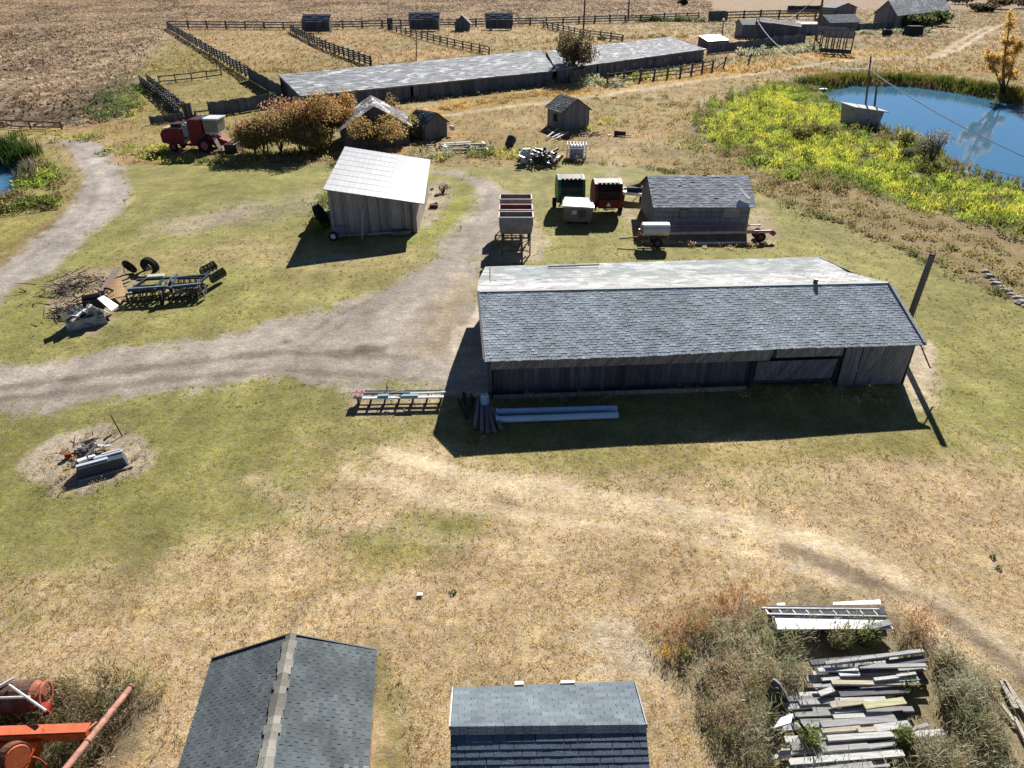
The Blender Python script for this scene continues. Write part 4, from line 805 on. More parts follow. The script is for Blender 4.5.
# ------------------------------------------------------------------ hopper wagon left of the balers
q = G(516, 256); r = thing('hopper_wagon', 'three seed hoppers in a row on one legged frame beside the gravel track', 'hopper wagon', (q.x, q.y, 0), .0)
fm = MB((.13, .11, .10))
for s in (-1, 1): fm.bar((s * 1.0, .1, 1.35), (s * 1.0, 6.6, 1.25), .1, .14)
for y in (.1, 3.2, 6.5): fm.bar((-1.0, y, 1.3), (1.0, y, 1.3), .1)
fm.build('frame', RUST, r)
mb = MB((.11, .09, .085)); mb.bar((-1, .15, 0), (-1, .15, 1.3), .09); lg = mb.build('leg', RUST, r)
for x, y in ((2, 0), (0, 3.1), (2, 3.1), (0, 6.3), (2, 6.3)): again(lg, r, (x, y, 0))
mb = MB((.12, .09, .08)); mb.bar((-1, .12, 1.2), (.95, .12, .2), .04); mb.bar((1, .12, 1.2), (-.95, .12, .2), .04); mb.bar((-1, .1, .35), (1, .1, .35), .05); mb.build('brace', RUST, r)
for y, c, ci, hh in ((.3, (.22, .215, .22), (.12, .05, .045), 2.75), (2.2, (.26, .07, .06), (.20, .07, .06), 2.72), (4.9, (.26, .22, .22), (.14, .09, .085), 2.72)):
    mb = MB(c); d = 1.25
    lo = [(-1.1, y + .35, 1.4), (1.1, y + .35, 1.4), (1.1, y + .75, 1.4), (-1.1, y + .75, 1.4)]
    hi = [(-1.2, y - .1, 2.2), (1.2, y - .1, 2.2), (1.2, y + d, 2.2), (-1.2, y + d, 2.2)]; hi2 = [(a, b_, hh) for a, b_, _ in hi]
    mb.hexa(lo, hi); 
    for k in range(4): mb.poly([hi[k], hi[(k + 1) % 4], hi2[(k + 1) % 4], hi2[k]])
    hp = mb.build('hopper', PAINT, r)
    mb = MB((.38, .33, .32)); 
    for a, b_ in ((0, 1), (1, 2), (2, 3), (3, 0)): mb.bar(hi2[a], hi2[b_], .09, .07)
    mb.build('rim', PAINT, hp)
    mb = MB(ci); mb.poly([(a * .97, b_, 2.3) for a, b_, _ in hi]); mb.build('seed_floor', RUST, hp)
    mb = MB((.1, .09, .08)); 
    for k in range(4): mb.tube((-.9 + .6 * k, y + .55, 1.4), (-.9 + .6 * k, y + .4, .5), .05)
    mb.build('drop_tubes', RUBBER, hp)

# ------------------------------------------------------------------ fuel tank trailer and auger in front of the grey shed
q = G(655, 248); r = thing('fuel_tank_trailer', 'white horizontal fuel tank on a small two wheeled trailer in front of the grey shed', 'tank trailer', (q.x, q.y + .6, 0))
mb = MB((.56, .56, .56)); n = 16; prof = [(.62 * math.cos(t), 1.25 + .48 * math.sin(t)) for t in (2 * math.pi * k / n for k in range(n))]
mb.prism(prof, -.95, .95, axis='x'); mb.build('tank', CLEANPAINT, r, smooth=False)
mb = MB((.25, .25, .26)); mb.prism([(a * .8, 1.25 + (b_ - 1.25) * .8) for a, b_ in prof], .95, 1.02, axis='x'); mb.prism([(a * .8, 1.25 + (b_ - 1.25) * .8) for a, b_ in prof], -1.02, -.95, axis='x'); mb.build('end_cap', PAINT, r)
mb = MB((.12, .08, .07)); mb.bar((-1, -.4, .7), (1, -.4, .7), .1); mb.bar((-1, .4, .7), (1, .4, .7), .1); mb.bar((-.6, -.5, .66), (-.6, .5, .66), .1); mb.bar((.6, -.5, .66), (.6, .5, .66), .1); mb.bar((-1, 0, .66), (-2.6, 0, .5), .09); mb.build('frame', RUST, r)
mb = MB((.4, .06, .06)); mb.box((-1.15, 0, 1.0), (.12, .3, .5)); mb.build('pump', PAINT, r)
for s in (-1, 1): wheel(r, (.15, s * .62, .36), .36, .2, (0, 1, 0), (.1, .09, .09))
q = G(640, 241); e = G(770, 240); r = thing('grain_auger', 'long faded red grain auger lying along the front of the grey shed', 'auger', (q.x, q.y, 0))
L_ = (e - q).length
mb = MB((.52, .32, .30)); mb.tube((0, 0, .55), (L_, .1, .7), .12, None, 10); mb.build('tube', PAINT, r)
mb = MB((.36, .16, .16))
for dy, dz in ((.5, .5), (.75, .95)): mb.bar((2.0, dy, dz), (9.2, dy, dz + .05), .07)
for k in range(9): mb.bar((2.0 + .8 * k, .5, .5), (2.8 + .8 * k, .75, .97), .04)
mb.build('undercarriage', PAINT, r)
mb = MB((.28, .05, .05)); mb.box((0, 0, .45), (.3, .6, .35)); mb.bar((0, 0, .1), (0, .0, .5), .08); mb.build('intake', PAINT, r)
mb = MB((.25, .05, .05)); mb.tube((L_ - .1, .1, .7), (L_ + .2, .1, .5), .18); mb.build('spout', PAINT, r)
wheel(r, (9.0, -.25, .38), .38, .18, (0, 1, 0), (.3, .03, .04)); wheel(r, (9.0, .75, .38), .38, .18, (0, 1, 0), (.3, .03, .04))
q0, q1 = G(690, 244), G(745, 243.5); mb = MB((.55, .5, .44)); mb.tube(q0 + V((0, -.2, .12)), q1 + V((0, -.2, .15)), .1); tag(mb.build('pale_pipe', STEEL, origin=(q0 + q1) / 2), 'short pale pipe lying on dead grass just in front of the faded red auger', 'pipe')

# ------------------------------------------------------------------ disc harrow
q = G(168, 296); r = thing('disc_harrow', 'folded disc harrow with dark disc gangs and blue grey frame beside the scrap heap', 'disc harrow', (q.x, q.y, 0), .17); r.scale = (.78, .95, .95)
mb = MB((.05, .07, .09)); 
for a, b_ in (((-2.6, -.6, .8), (2.6, -.6, .85)), ((-2.4, .9, .9), (3.4, .9, .95)), ((-.5, -.9, .85), (-.3, 1.3, .95)), ((.7, -.9, .85), (.6, 1.3, .95)), ((-2.5, -.6, .8), (-1.7, .95, .9)), ((2.5, -.6, .85), (3.2, .95, .95))): mb.bar(a, b_, .16, .14)
fr = mb.build('frame', PAINT, r)
mb = MB((.20, .27, .34)); mb.bar((-2.6, -.62, .93), (.4, -.62, .95), .13, .06); mb.bar((.9, -.68, .95), (2.9, -.55, .97), .13, .06); mb.build('top_rail', PAINT, r)
mb = MB((.5, .53, .42)); mb.box((-.9, 1.0, 1.08), (1.3, .45, .12)); mb.build('weight_plate', PAINT, r)
mb = MB((.5, .5, .52)); mb.bar((.3, -.4, 1.0), (.7, 1.0, 1.25), .1); mb.tube((.1, -.9, .6), (.3, -.3, 1.1), .09); mb.tube((.55, .2, 1.2), (2.4, .5, 1.15), .06); mb.build('hydraulic_ram', STEEL, r)
def gang(x0, y0, x1, y1, z=.32, n=9, rd=.3):
    a, b_ = V((x0, y0, z)), V((x1, y1, z)); m1 = MB((.04, .04, .045)); m1.bar(a + V((0, 0, .33)), b_ + V((0, 0, .33)), .1); m1.tube(a, b_, .045); d = (b_ - a).normalized()
    for k in (0.12, .5, .88): m1.bar(lerp(a, b_, k), lerp(a, b_, k) + V((0, 0, .35)), .05)
    gg_ = m1.build('gang_beam', STEEL, r); m2 = MB((.11, .11, .115))
    m2.tube(a - d * .012, a + d * .012, rd, rd * .9, 14); first = m2.build('disc', STEEL, gg_)
    for k in range(1, n): again(first, gg_, (b_ - a) * (k / (n - 1)))
gang(-2.7, -.9, -.4, -.55, n=6); gang(.5, -1.25, 3.1, -.95, n=7); gang(.6, .35, 3.0, .05, n=6); gang(-2.6, .5, -.4, .35, n=8)
gang(-2.4, -.2, -.6, .0, .5, 5); gang(.9, -.5, 2.7, -.3, .5, 5); gang(.8, .75, 2.6, .6, .55, 5); gang(3.3, 1.1, 4.0, 2.3, .55, 6); gang(2.5, 1.5, 3.3, 2.6, .95, 5)
wheel(r, (.0, -1.35, .4), .4, .22, (1, .2, 0), (.15, .17, .2)); wheel(r, (.1, .75, .42), .42, .25, (1, .2, 0), (.2, .22, .25))
mb = MB((.05, .05, .055)); mb.bar((2.6, .6, .8), (3.4, 2.7, 1.0), .12); mb.bar((-2.6, -.4, .7), (-3.0, .4, .35), .12); mb.build('wing_arm', PAINT, r)
q = G(142, 274); t = MB((.02, .018, .017)); t.ring((0, 0, .32), (.3, 1, .25), .36, .62, .45, 20); o = t.build('tractor_tyre', RUBBER); o.location = (q.x + .3, q.y + .7, .0); tag(o, 'big black tyre lying behind the disc harrow', 'tyre')
q = G(128.5, 275.5); t = MB((.022, .02, .02)); t.ring((0, 0, .48), (.5, 1, .55), .3, .52, .22, 18); o = t.build('bare_tyre', RUBBER); o.location = (q.x, q.y + .4, 0); tag(o, 'upright narrow tyre between the scrap heap and the big black tyre', 'tyre')

# ------------------------------------------------------------------ toolbar left of the barn shadow
q = G(398, 404); r = thing('cultivator_toolbar', 'long low cultivator toolbar with pale rails and red end boxes beside the barn shadow', 'cultivator', (q.x, q.y, 0), .02); r.scale = (1, 1, .68)
mb = MB((.58, .62, .63)); mb.bar((-1.75, -.12, .62), (2.2, -.1, .64), .16, .1); mb.build('pale_rail', PAINT, r)
mb = MB((.06, .07, .075)); mb.bar((-1.7, .32, .6), (2.35, .34, .62), .12); mb.bar((-1.8, .62, .55), (2.1, .62, .55), .07); mb.build('rear_rail', STEEL, r)
mb = MB((.2, .34, .36)); mb.bar((.2, -.05, .74), (1.0, -.05, .76), .2, .07); mb.build('teal_plate', PAINT, r); mb = MB((.2, .34, .36)); mb.bar((-.9, .0, .72), (-.4, .0, .74), .2, .07); mb.build('teal_plate', PAINT, r)
mb = MB((.04, .04, .045)); mb.bar((-1.2, -.15, .6), (-1.2, .6, .55), .08); mb.bar((-1.2, -.1, .6), (-1.32, -.25, .0), .07); tin = mb.build('tine', STEEL, r)
for k in range(1, 6): again(tin, r, (.66 * k, .02 * k, 0))
for x, y in ((-1.95, .35), (-1.7, .35), (-1.95, .0), (-1.72, -.02)):
    mb = MB((.36, .34, .33)); mb.box((x, y, .68), (.2, .26, .22)); bx_ = mb.build('end_box', PAINT, r); mb = MB((.45, .04, .035)); mb.box((x, y, .80), (.12, .13, .03)); mb.build('red_lamp', PAINT, bx_)
mb = MB((.08, .08, .08)); mb.box((-1.85, .15, .3), (.1, .5, .6)); mb.build('stand', STEEL, r)
mb = MB((.6, .62, .63)); mb.tube((.6, .15, .72), (2.35, .2, .75), .05); mb.build('hose_pipe', STEEL, r); mb = MB((.6, .62, .63)); mb.tube((-.3, .2, .75), (.3, .2, .95), .04); mb.build('linkage', STEEL, r); mb = MB((.06, .06, .06)); mb.bar((-.55, .55, .55), (-.55, .6, 1.05), .05, col=(.06, .06, .06)); mb.build('upright_arm', STEEL, r)

# ------------------------------------------------------------------ pipes and posts beside the barn
for k, (a, b_, lb) in enumerate((((497, 419.5), (618, 415), 'nearer of two white pipes tinted blue for shade, lying along the shaded barn front'), ((497, 412), (617, 408.5), 'farther of two white pipes tinted blue for shade, lying along the shaded barn front, next to the wall'))):
    q0, q1 = G(*a, .18), G(*b_, .18); mb = MB((.42, .62, .78)); mb.tube(q0, q1, .16, None, 12); mb.ring(q0, q1 - q0, .1, .19, .1, 12, (.5, .68, .8)); o = mb.build('irrigation_pipe', CLEANPAINT, origin=z0((q0 + q1) / 2)); tag(o, lb, 'pipe', 'shade tinted white pipes by the barn')  # white pipes; the blue of the shade is put into their colour
PT = [((475, 428), (478, 402), 'leftmost'), ((482, 431), (482, 403), 'second from left'), ((488, 432), (486, 404), 'middle'), ((494, 431), (488, 404), 'second from right'), ((501, 428), (491, 406), 'rightmost')]
for a, b_, lb in PT:
    q0, q1 = G(*a, .12), G(*b_, .3); mb = MB(jc((.20, .19, .18), .8, 1.3)); mb.tube(q0, q1, .11, .09, 8); tag(mb.build('fence_post', WOOD, origin=z0((q0 + q1) / 2)), lb + ' of the grey posts fanned out by the shaded barn corner', 'post', 'posts fanned out by the barn corner')
q = G(485, 409); r = thing('blue_barrel', 'small blue and white plastic drum on the posts by the shaded barn corner', 'drum', (q.x, q.y, .3)); mb = MB((.25, .42, .62)); mb.tube((0, 0, 0), (0, 0, .45), .22, .2, 12); mb.build('body', CLEANPAINT, r); mb = MB((.55, .62, .68)); mb.tube((0, 0, .45), (0, 0, .5), .18, .16, 12); mb.build('lid', CLEANPAINT, r)
q0 = G(472, 415); mb = MB((.06, .055, .05))
for k in range(16):
    a = q0 + V((rnd.uniform(-.6, .5), rnd.uniform(-.4, 1.0), rnd.uniform(.03, .3))); th = rnd.uniform(1.1, 2.2); mb.bar(a, a + V((math.cos(th), math.sin(th), rnd.uniform(-.1, .3))) * rnd.uniform(.5, 1.1), rnd.uniform(.05, .12))
tag(mb.build('scrap_wood_heap', WOOD, origin=q0), 'dark tangle of scrap wood at the shaded left corner of the barn', 'scrap heap', kind='stuff')

# ------------------------------------------------------------------ things along the white roofed shed
b0, b1 = V((-13.7, 52.7, 0)), V((-7.4, 53.9, 0)); dw = (b1 - b0).normalized(); nw = V((dw.y, -dw.x, 0))
q = G(329, 237); r = thing('hand_trailer', 'small grey cart frame with one white wheel against the white roofed shed', 'cart', z0(b0 + dw * .5 + nw * .7), math.atan2(dw.y, dw.x))
wheel(r, (-.45, -.1, .36), .36, .2, (.2, 1, 0), (.7, .72, .75), CLEANPAINT)
mb = MB((.25, .29, .36)); mb.bar((-.5, .1, .35), (1.3, .1, .3), .08); mb.bar((-.5, .35, .35), (1.3, .35, .3), .08); mb.bar((.3, -.05, .95), (.45, .1, .2), .09); mb.bar((.55, -.05, .95), (.75, .1, .2), .09); mb.build('frame', STEEL, r)
mb = MB((.15, .19, .25)); mb.box((.05, .3, .6), (.9, .08, .7), rx=-.15); mb.build('panel', PAINT, r)
mb = MB((.42, .40, .37)); a = z0(b0 + dw * 2.15 + nw * .9); mb.bar(a, a + dw * .35 - nw * .75 + V((0, 0, 2.2)), .08, .05); tag(mb.build('leaning_plank', PLANK, origin=a), 'pale plank leaning steeply against the white roofed shed wall', 'plank')
mb = MB((.33, .34, .35)); a = b0 + dw * 2.6 + nw * .55; mb.tube(a + V((0, 0, .25)), a + dw * 3.3 + V((0, 0, .35)), .07); tag(mb.build('steel_pipe', STEEL, origin=z0(a + dw * 1.6)), 'thin grey pipe lying along the foot of the white roofed shed', 'pipe')
r = thing('grey_trough', 'short grey trough standing at the right foot of the white roofed shed', 'trough', z0(b0 + dw * 5.1 + nw * .5), math.atan2(dw.y, dw.x)); mb = MB((.26, .27, .27)); mb.hexa([(-.7, -.15, .05), (.7, -.15, .05), (.7, .15, .05), (-.7, .15, .05)], [(-.8, -.25, .4), (.8, -.25, .4), (.8, .25, .4), (-.8, .25, .4)]); mb.build('body', STEEL, r); mb = MB((.1, .1, .1)); mb.box((0, 0, .41), (1.4, .4, .02)); mb.build('inside', STEEL, r)  # dark slab on top stands for the shade inside the trough
q = G(317, 228); t = MB((.014, .014, .015)); t.ring((0, 0, .85), (1, .15, .5), .5, .95, .5, 20); o = t.build('tractor_tyre', RUBBER); o.location = (q.x + .3, q.y + .6, 0); tag(o, 'huge black tractor tyre leaning on the left side of the white roofed shed', 'tyre')
for k, (x, y, s, lb) in enumerate(((434, 207, .35, 'rusty lump in the dirt right of the white roofed shed, the largest'), (437, 196, .2, 'small dark lump on the dirt strip, the middle of three'), (432, 190, .17, 'smallest dark lump farthest along the dirt strip'))):
    q = G(x, y); mb = MB((.08, .05, .035)); mb.box((0, 0, s * .35), (s * 2, s * 1.4, s * .7), k * .7, col=(.1, .06, .04)); mb.tube((-s, 0, .1), (s * .8, s * .6, s * .9), s * .3, s * .2, 7, (.2, .12, .08)); o = mb.build('scrap_lump', RUST); o.location = q; tag(o, lb, 'scrap', 'scrap lumps in the dirt')

# ------------------------------------------------------------------ scrap heap at left
def sheet(name, label, cat, pts, mat, col, th=.04, bend=0., group=None):
    P = [V(p) for p in pts]; mb = MB(col); n = (P[1] - P[0]).cross(P[3] - P[0]).normalized(); N_ = 6
    for k in range(N_):
        a, b_ = k / N_, (k + 1) / N_; za, zb = bend * math.sin(a * math.pi), bend * math.sin(b_ * math.pi)
        lo = [quadpt(*P, a, 0) + n * za, quadpt(*P, b_, 0) + n * zb, quadpt(*P, b_, 1) + n * zb, quadpt(*P, a, 1) + n * za]; mb.hexa(lo, [q + n * th for q in lo])
    c = (P[0] + P[1] + P[2] + P[3]) / 4
    return tag(mb.build(name, mat, origin=z0(c)), label, cat, group)
sheet('tan_board', 'broad tan board lying flat in the middle of the scrap heap', 'board', [G(108, 301, .25), G(126, 297, .3), G(121, 278, .7), G(108, 283, .5)], PLANK, (.46, .30, .15), .06, .05)
mb = MB((.26, .20, .17)); a, b_ = G(102, 292, .5), G(117, 268.5, .9); mb.bar(a, b_, .28, .2); tag(mb.build('timber_beam', PLANK, origin=z0((a + b_) / 2)), 'thick brown beam lying slantwise across the scrap heap', 'beam')
sheet('white_sheet', 'bright white panel tilted on the near side of the scrap heap', 'panel', [G(111, 311, .35), G(118, 306, .3), G(103, 296, .95), G(97, 299, .95)], CLEANPAINT, (.76, .74, .72), .05)
mb = MB((.6, .6, .58)); a, b_ = G(71, 321, .7), G(91, 305, .8); mb.bar(a, b_, .16, .1); tag(mb.build('pale_rail', PLANK, origin=z0((a + b_) / 2)), 'long pale rail along the left edge of the crumpled sheet metal', 'rail')
q = G(86, 324); r = thing('crumpled_sheet_bale', 'heap of crumpled grey sheet metal at the near end of the scrap heap', 'scrap metal', q, .6)
mb = MB((.40, .42, .44), .35)
for k in range(60):
    c = V((rnd.uniform(-.9, 1.2), rnd.uniform(-.5, .7), rnd.uniform(.1, .75))); e1 = V((rnd.uniform(-1, 1), rnd.uniform(-1, 1), rnd.uniform(-.7, .7))).normalized() * rnd.uniform(.15, .4); e2 = e1.cross(V((rnd.random(), rnd.random(), rnd.random()))).normalized() * rnd.uniform(.1, .3); mb.hexa([c - e1 - e2, c + e1 - e2, c + e1 + e2, c - e1 + e2], [x + e1.cross(e2).normalized() * .02 for x in (c - e1 - e2, c + e1 - e2, c + e1 + e2, c - e1 + e2)])
mb.build('sheets', STEEL, r)
mb = MB((.30, .33, .36)); mb.hexa([(-1.0, -.55, 0), (1.1, -.55, 0), (1.1, .5, 0), (-1.0, .5, 0)], [(-.8, -.5, .5), (.9, -.45, .55), (1.0, .4, .5), (-.8, .4, .45)]); mb.build('flattened_body', STEEL, r)
q = G(95, 309); r = thing('engine_block', 'black greasy engine block among the white panel and crumpled metal', 'engine', q, .4); mb = MB((.025, .025, .028)); mb.box((0, 0, .4), (1.0, .7, .6)); mb.build('block', STEEL, r); mb = MB((.05, .05, .055)); mb.tube((-.5, .1, .75), (.5, .1, .8), .18); mb.tube((.5, 0, .4), (.65, 0, .4), .3); mb.build('manifold', STEEL, r)
q = G(112, 297); t = MB((.13, .07, .045)); t.ring((0, 0, .35), (.3, 1, .6), .3, .42, .1, 18); o = t.build('rusty_hoop', RUST); o.location = q; tag(o, 'rusty iron hoop leaning on the tan board in the scrap heap', 'hoop')

# ------------------------------------------------------------------ junk in the round dead patch
q = G(97, 474); r = thing('grey_fuel_tank', 'dark grey flat sided tank with pale top ridges in the round dead patch', 'tank', q + V((.1, .3, 0)), .52)
mb = MB((.06, .08, .10)); mb.hexa([(-.95, -.35, .05), (.95, -.35, .05), (.95, .35, .05), (-.95, .35, .05)], [(-.85, -.3, .5), (.85, -.3, .5), (.85, .3, .5), (-.85, .3, .5)]); mb.build('body', PAINT, r)
for y, x0, x1 in ((.18, -.2, .85), (-.1, -.85, .3), (.28, .1, .8)):
    mb = MB((.50, .54, .58)); mb.box(((x0 + x1) / 2, y, .53), (x1 - x0, .16, .07)); mb.build('top_ridge', CLEANPAINT, r)
mb = MB((.72, .72, .72)); mb.box((-.6, .22, .56), (.35, .2, .12), .2); mb.box((-.25, .3, .55), (.25, .14, .1)); mb.build('white_block', CLEANPAINT, r)
mb = MB((.33, .29, .26)); mb.bar((-.9, -.45, .06), (1.1, -.45, .06), .12, .08); mb.build('skid', PLANK, r)
for k, (a, b_, c, lb) in enumerate((((78, 448), (111, 445.5), (.48, .48, .48), 'longest pale plank in the round dead patch'), ((82, 443), (103, 446), (.55, .56, .57), 'whitish plank crossing behind the longest pale plank in the dead patch'), ((80, 455), (93, 443), (.05, .05, .06), 'black charred board under the planks in the dead patch'), ((86, 457), (96, 445), (.08, .08, .085), 'short dark board beside the tank in the dead patch'))):
    q0, q1 = G(*a, .2 + .06 * k), G(*b_, .22 + .05 * k); mb = MB(c); mb.bar(q0, q1, .14, .05); tag(mb.build('junk_plank', PLANK, origin=z0((q0 + q1) / 2)), lb, 'plank', 'planks in the round dead patch')
a = G(122.5, 436.5); b_ = AT(110.5, 415, a.y + .1); mb = MB((.04, .035, .03)); mb.tube(a, b_, .03, .02); tag(mb.build('thin_rod', RUST, origin=a), 'thin dark rod sticking up at a slant from the round dead patch', 'rod')
q = G(69, 458); mb = MB((.32, .08, .03)); mb.tube(q + V((0, 0, .02)), q + V((0, 0, .25)), .14, .13, 10); mb.ring(q + V((0, 0, .25)), (0, 0, 1), .1, .15, .04, 12, (.4, .12, .05)); tag(mb.build('rusty_can', RUST, origin=q), 'small rusty orange can in the round dead patch', 'can')

for nm, q, n_, sx_, sy_, lb in (('brush_heap', G(78, 288), 110, 1.7, 1.6, 'heap of brown branches and rusty iron at the far left of the scrap heap'), ('branch_tangle', G(72, 312), 70, 1.0, 1.0, 'grey tangle of dead branches left of the crumpled sheet metal'), ('stick_pile', G(88, 452), 36, .6, .5, 'small dark stick pile under the planks in the round dead patch')):
    mb = MB((.10, .07, .05), .6)
    for k in range(n_):
        a = q + V((rnd.gauss(0, sx_ * .6), rnd.gauss(0, sy_ * .6), rnd.uniform(.02, .45))); th = rnd.uniform(0, 6.28); ln = rnd.uniform(.3, 1.3) * min(1, sx_); d = V((math.cos(th), math.sin(th), rnd.uniform(-.2, .4))) * ln
        mb.tube(a, a + d, rnd.uniform(.02, .06), .012, 5, (.16, .12, .10) if rnd.random() < .5 else (.06, .045, .035) if rnd.random() < .7 else (.3, .27, .23))
    tag(mb.build(nm, BARK, origin=q), lb, 'branches', kind='stuff')
# ------------------------------------------------------------------ fences
def rail_fence(label, px, h=1.4, rails=3, gap=3.2, col=(.17, .165, .16), pw=.2, rw=.14, name='rail_fence', group=None, maxp=60):
    pts = [V((*GX(*p), 0)) for p in px]
    r = thing(name, label, 'fence', pts[0], 0, group)
    first = None; segs = list(zip(pts[:-1], pts[1:])); total = sum((b - a).length for a, b in segs); gap = max(gap, total / maxp)
    rl = [MB(col, .15) for _ in range(rails)]
    for a, b in segs:
        d = b - a; n = max(1, round(d.length / gap))
        for k in range(n + (1 if b is pts[-1] else 0)):
            p = a + d * (k / n)
            if first is None:
                mb = MB(jc(col, .8, .95)); mb.bar(V((0, 0, 0)), V((.02, 0, h * 1.08)), pw); first = mb.build('post', WOOD, r)
            else:
                c = again(first, r, p - pts[0]); c.scale = (1, 1, rnd.uniform(.9, 1.12)); c.rotation_euler = (rnd.uniform(-.06, .06), rnd.uniform(-.06, .06), rnd.uniform(0, 1))
            if k < n:
                q = a + d * ((k + 1) / n)
                for i in range(rails):
                    z = h * (.3 + .66 * i / max(1, rails - 1)) + rnd.uniform(-.05, .05); rl[i].bar(p + V((0, 0, z)), q + V((0, 0, z + rnd.uniform(-.06, .06))), rw * .5, rw)
    for m_ in rl: m_.build('rail', WOOD, r, world=True)
    return r
def board_fence(label, px, h=1.5, bw=.35, col=(.17, .175, .185), miss=.03, name='board_fence', lean=0.):
    pts = [V((*GX(*p), 0)) for p in px]; r = thing(name, label, 'fence', pts[0])
    for a, b in zip(pts[:-1], pts[1:]):
        mb = MB(); boards(mb, a, b, .05, lambda s: h + .08 * math.sin(s * 17) , bw, .06, col, .3, miss=miss, lean=lean); mb.build('board_panel', WOOD, r, world=True)
        mb = MB(jc(col, .7, .9)); mb.bar(a + V((0, -.1, .0)), a + V((0, -.1, h + .1)), .2); mb.build('post', WOOD, r, world=True)
    mb = MB(jc(col, .7, .9)); mb.bar(pts[-1] + V((0, -.1, 0)), pts[-1] + V((0, -.1, h + .1)), .2); mb.build('post', WOOD, r, world=True)
    return r
rail_fence('long dark rail fence along the edge of the tilled field behind the pens', [(170, 29), (303, 30), (420, 27.5), (530, 25.5), (640, 22), (698, 19.5)], 2.3, 3, 6, pw=.45, rw=.34, maxp=75)
rail_fence('dark rail fence running down from the far left pen corner to the board fence', [(168, 28.5), (205, 51), (250, 79)], 1.9, 4, 4, pw=.34, rw=.24, col=(.15, .145, .14))
rail_fence('dark rail fence splitting the pens beside the leftmost cattle shelter', [(291, 32), (326, 50), (371, 67)], 1.9, 4, 4, pw=.34, rw=.26, col=(.10, .10, .10))
rail_fence('dark rail fence splitting the pens below the middle cattle shelter', [(392, 31), (440, 44), (489, 55)], 1.8, 3, 5, pw=.32, rw=.22)
rail_fence('short dark rail fence ending behind the right length of the feedlot shed', [(543, 28), (580, 36.5), (622, 42.5)], 1.9, 3, 5, pw=.34, rw=.26)
rail_fence('short straight rail fence in the green pen left of the board fence', [(160, 84), (192, 81), (222, 77)], 1.3, 2, 3.4, pw=.2, rw=.2)
rail_fence('low brown rail fence at the left edge above the small pool', [(-40, 128), (0, 127), (31, 128.5), (62, 129.5)], .9, 2, 4, pw=.18, rw=.16, col=(.15, .12, .10))
rail_fence('open rail fence in front of the right length of the feedlot shed', [(607, 86), (640, 81.5), (680, 77), (712, 71)], 1.9, 3, 3.6, pw=.3, rw=.17, col=(.15, .14, .13))
rail_fence('far rail fence on the horizon track, left of the leaning power pole', [(709, 21.5), (760, 19.5), (833, 18.5)], 3.0, 3, 8, pw=.5, rw=.42, col=(.13, .13, .13))
rail_fence('left side of the dark cattle chute in the green pen', [(141, 84), (158, 97), (180, 117)], 1.3, 4, 2.2, pw=.22, rw=.2, col=(.10, .095, .09))
rail_fence('right side of the dark cattle chute in the green pen, nearer the short straight fence', [(148, 82), (163, 94), (186, 113)], 1.3, 4, 2.2, pw=.22, rw=.2, col=(.16, .145, .13))
board_fence('solid dark board fence at the left end of the long feedlot shed', [(250, 80), (268, 91), (283, 100)], 2.1, .5, (.10, .105, .11), 0)
board_fence('long grey board fence behind the red combine', [(211, 117), (240, 113), (275, 107)], 1.9, .45, (.13, .14, .16), .02)
rail_fence('low two rail gate piece between grey boards behind the combine cab', [(196, 119), (212, 117)], 1.0, 2, 2, pw=.2, rw=.2)
board_fence('narrow upright board panel at the foot of the cattle chute', [(186, 118.5), (193, 118)], 1.9, .4, (.12, .125, .13), 0)
board_fence('low board panel left of the cattle chute foot', [(152, 124.5), (168, 123), (184, 120.5)], 1.0, .5, (.12, .13, .13), .05)
board_fence('grey plank wall running right from the end of the feedlot shed', [(707, 54), (745, 50.5), (772, 46.5), (804, 43)], 2.1, .6, (.15, .155, .165), .01, 'plank_windbreak')
board_fence('far plank wall with dark panels at the left end of the far rail fence', [(708, 21.5), (725, 21)], 3.4, .8, (.12, .13, .13), .0, 'plank_windbreak')
board_fence('grey plank windbreak in front of the big far barn', [(856, 31), (880, 29.5), (908, 28)], 2.0, .8, (.15, .155, .17), .03, 'plank_windbreak')
board_fence('dark windbreak left of the small far shed at the top edge', [(787, 12.5), (828, 12)], 2.6, 1., (.06, .06, .065), .02, 'plank_windbreak')
board_fence('small dark gate panel in the back fence between the two left shelters', [(388, 30), (393, 30)], 3.4, .8, (.07, .08, .1), 0)
for a, lb in (((723, 69), 'short leaning post left of the two lone posts on the golden bank'), ((748, 65.5), 'short lone post on the golden bank below the plank wall')):
    q = G(*a); mb = MB((.12, .11, .10)); mb.bar(V((0, 0, 0)), V((.35, 0, 2.3)), .28); mb.bar(V((-1.6, 0, .1)), V((.2, 0, 1.4)), .18) if a[0] < 730 else None; o = mb.build('lone_post', WOOD); o.location = q; tag(o, lb, 'post', 'lone posts on the golden bank')
q = G(268, 153); mb = MB((.28, .30, .32)); mb.bar(V((0, 0, 0)), V((.15, 0, 2.1)), .16); o = mb.build('gate_post', WOOD); o.location = q; tag(o, 'pale grey post in the weeds below the red hedge', 'post')

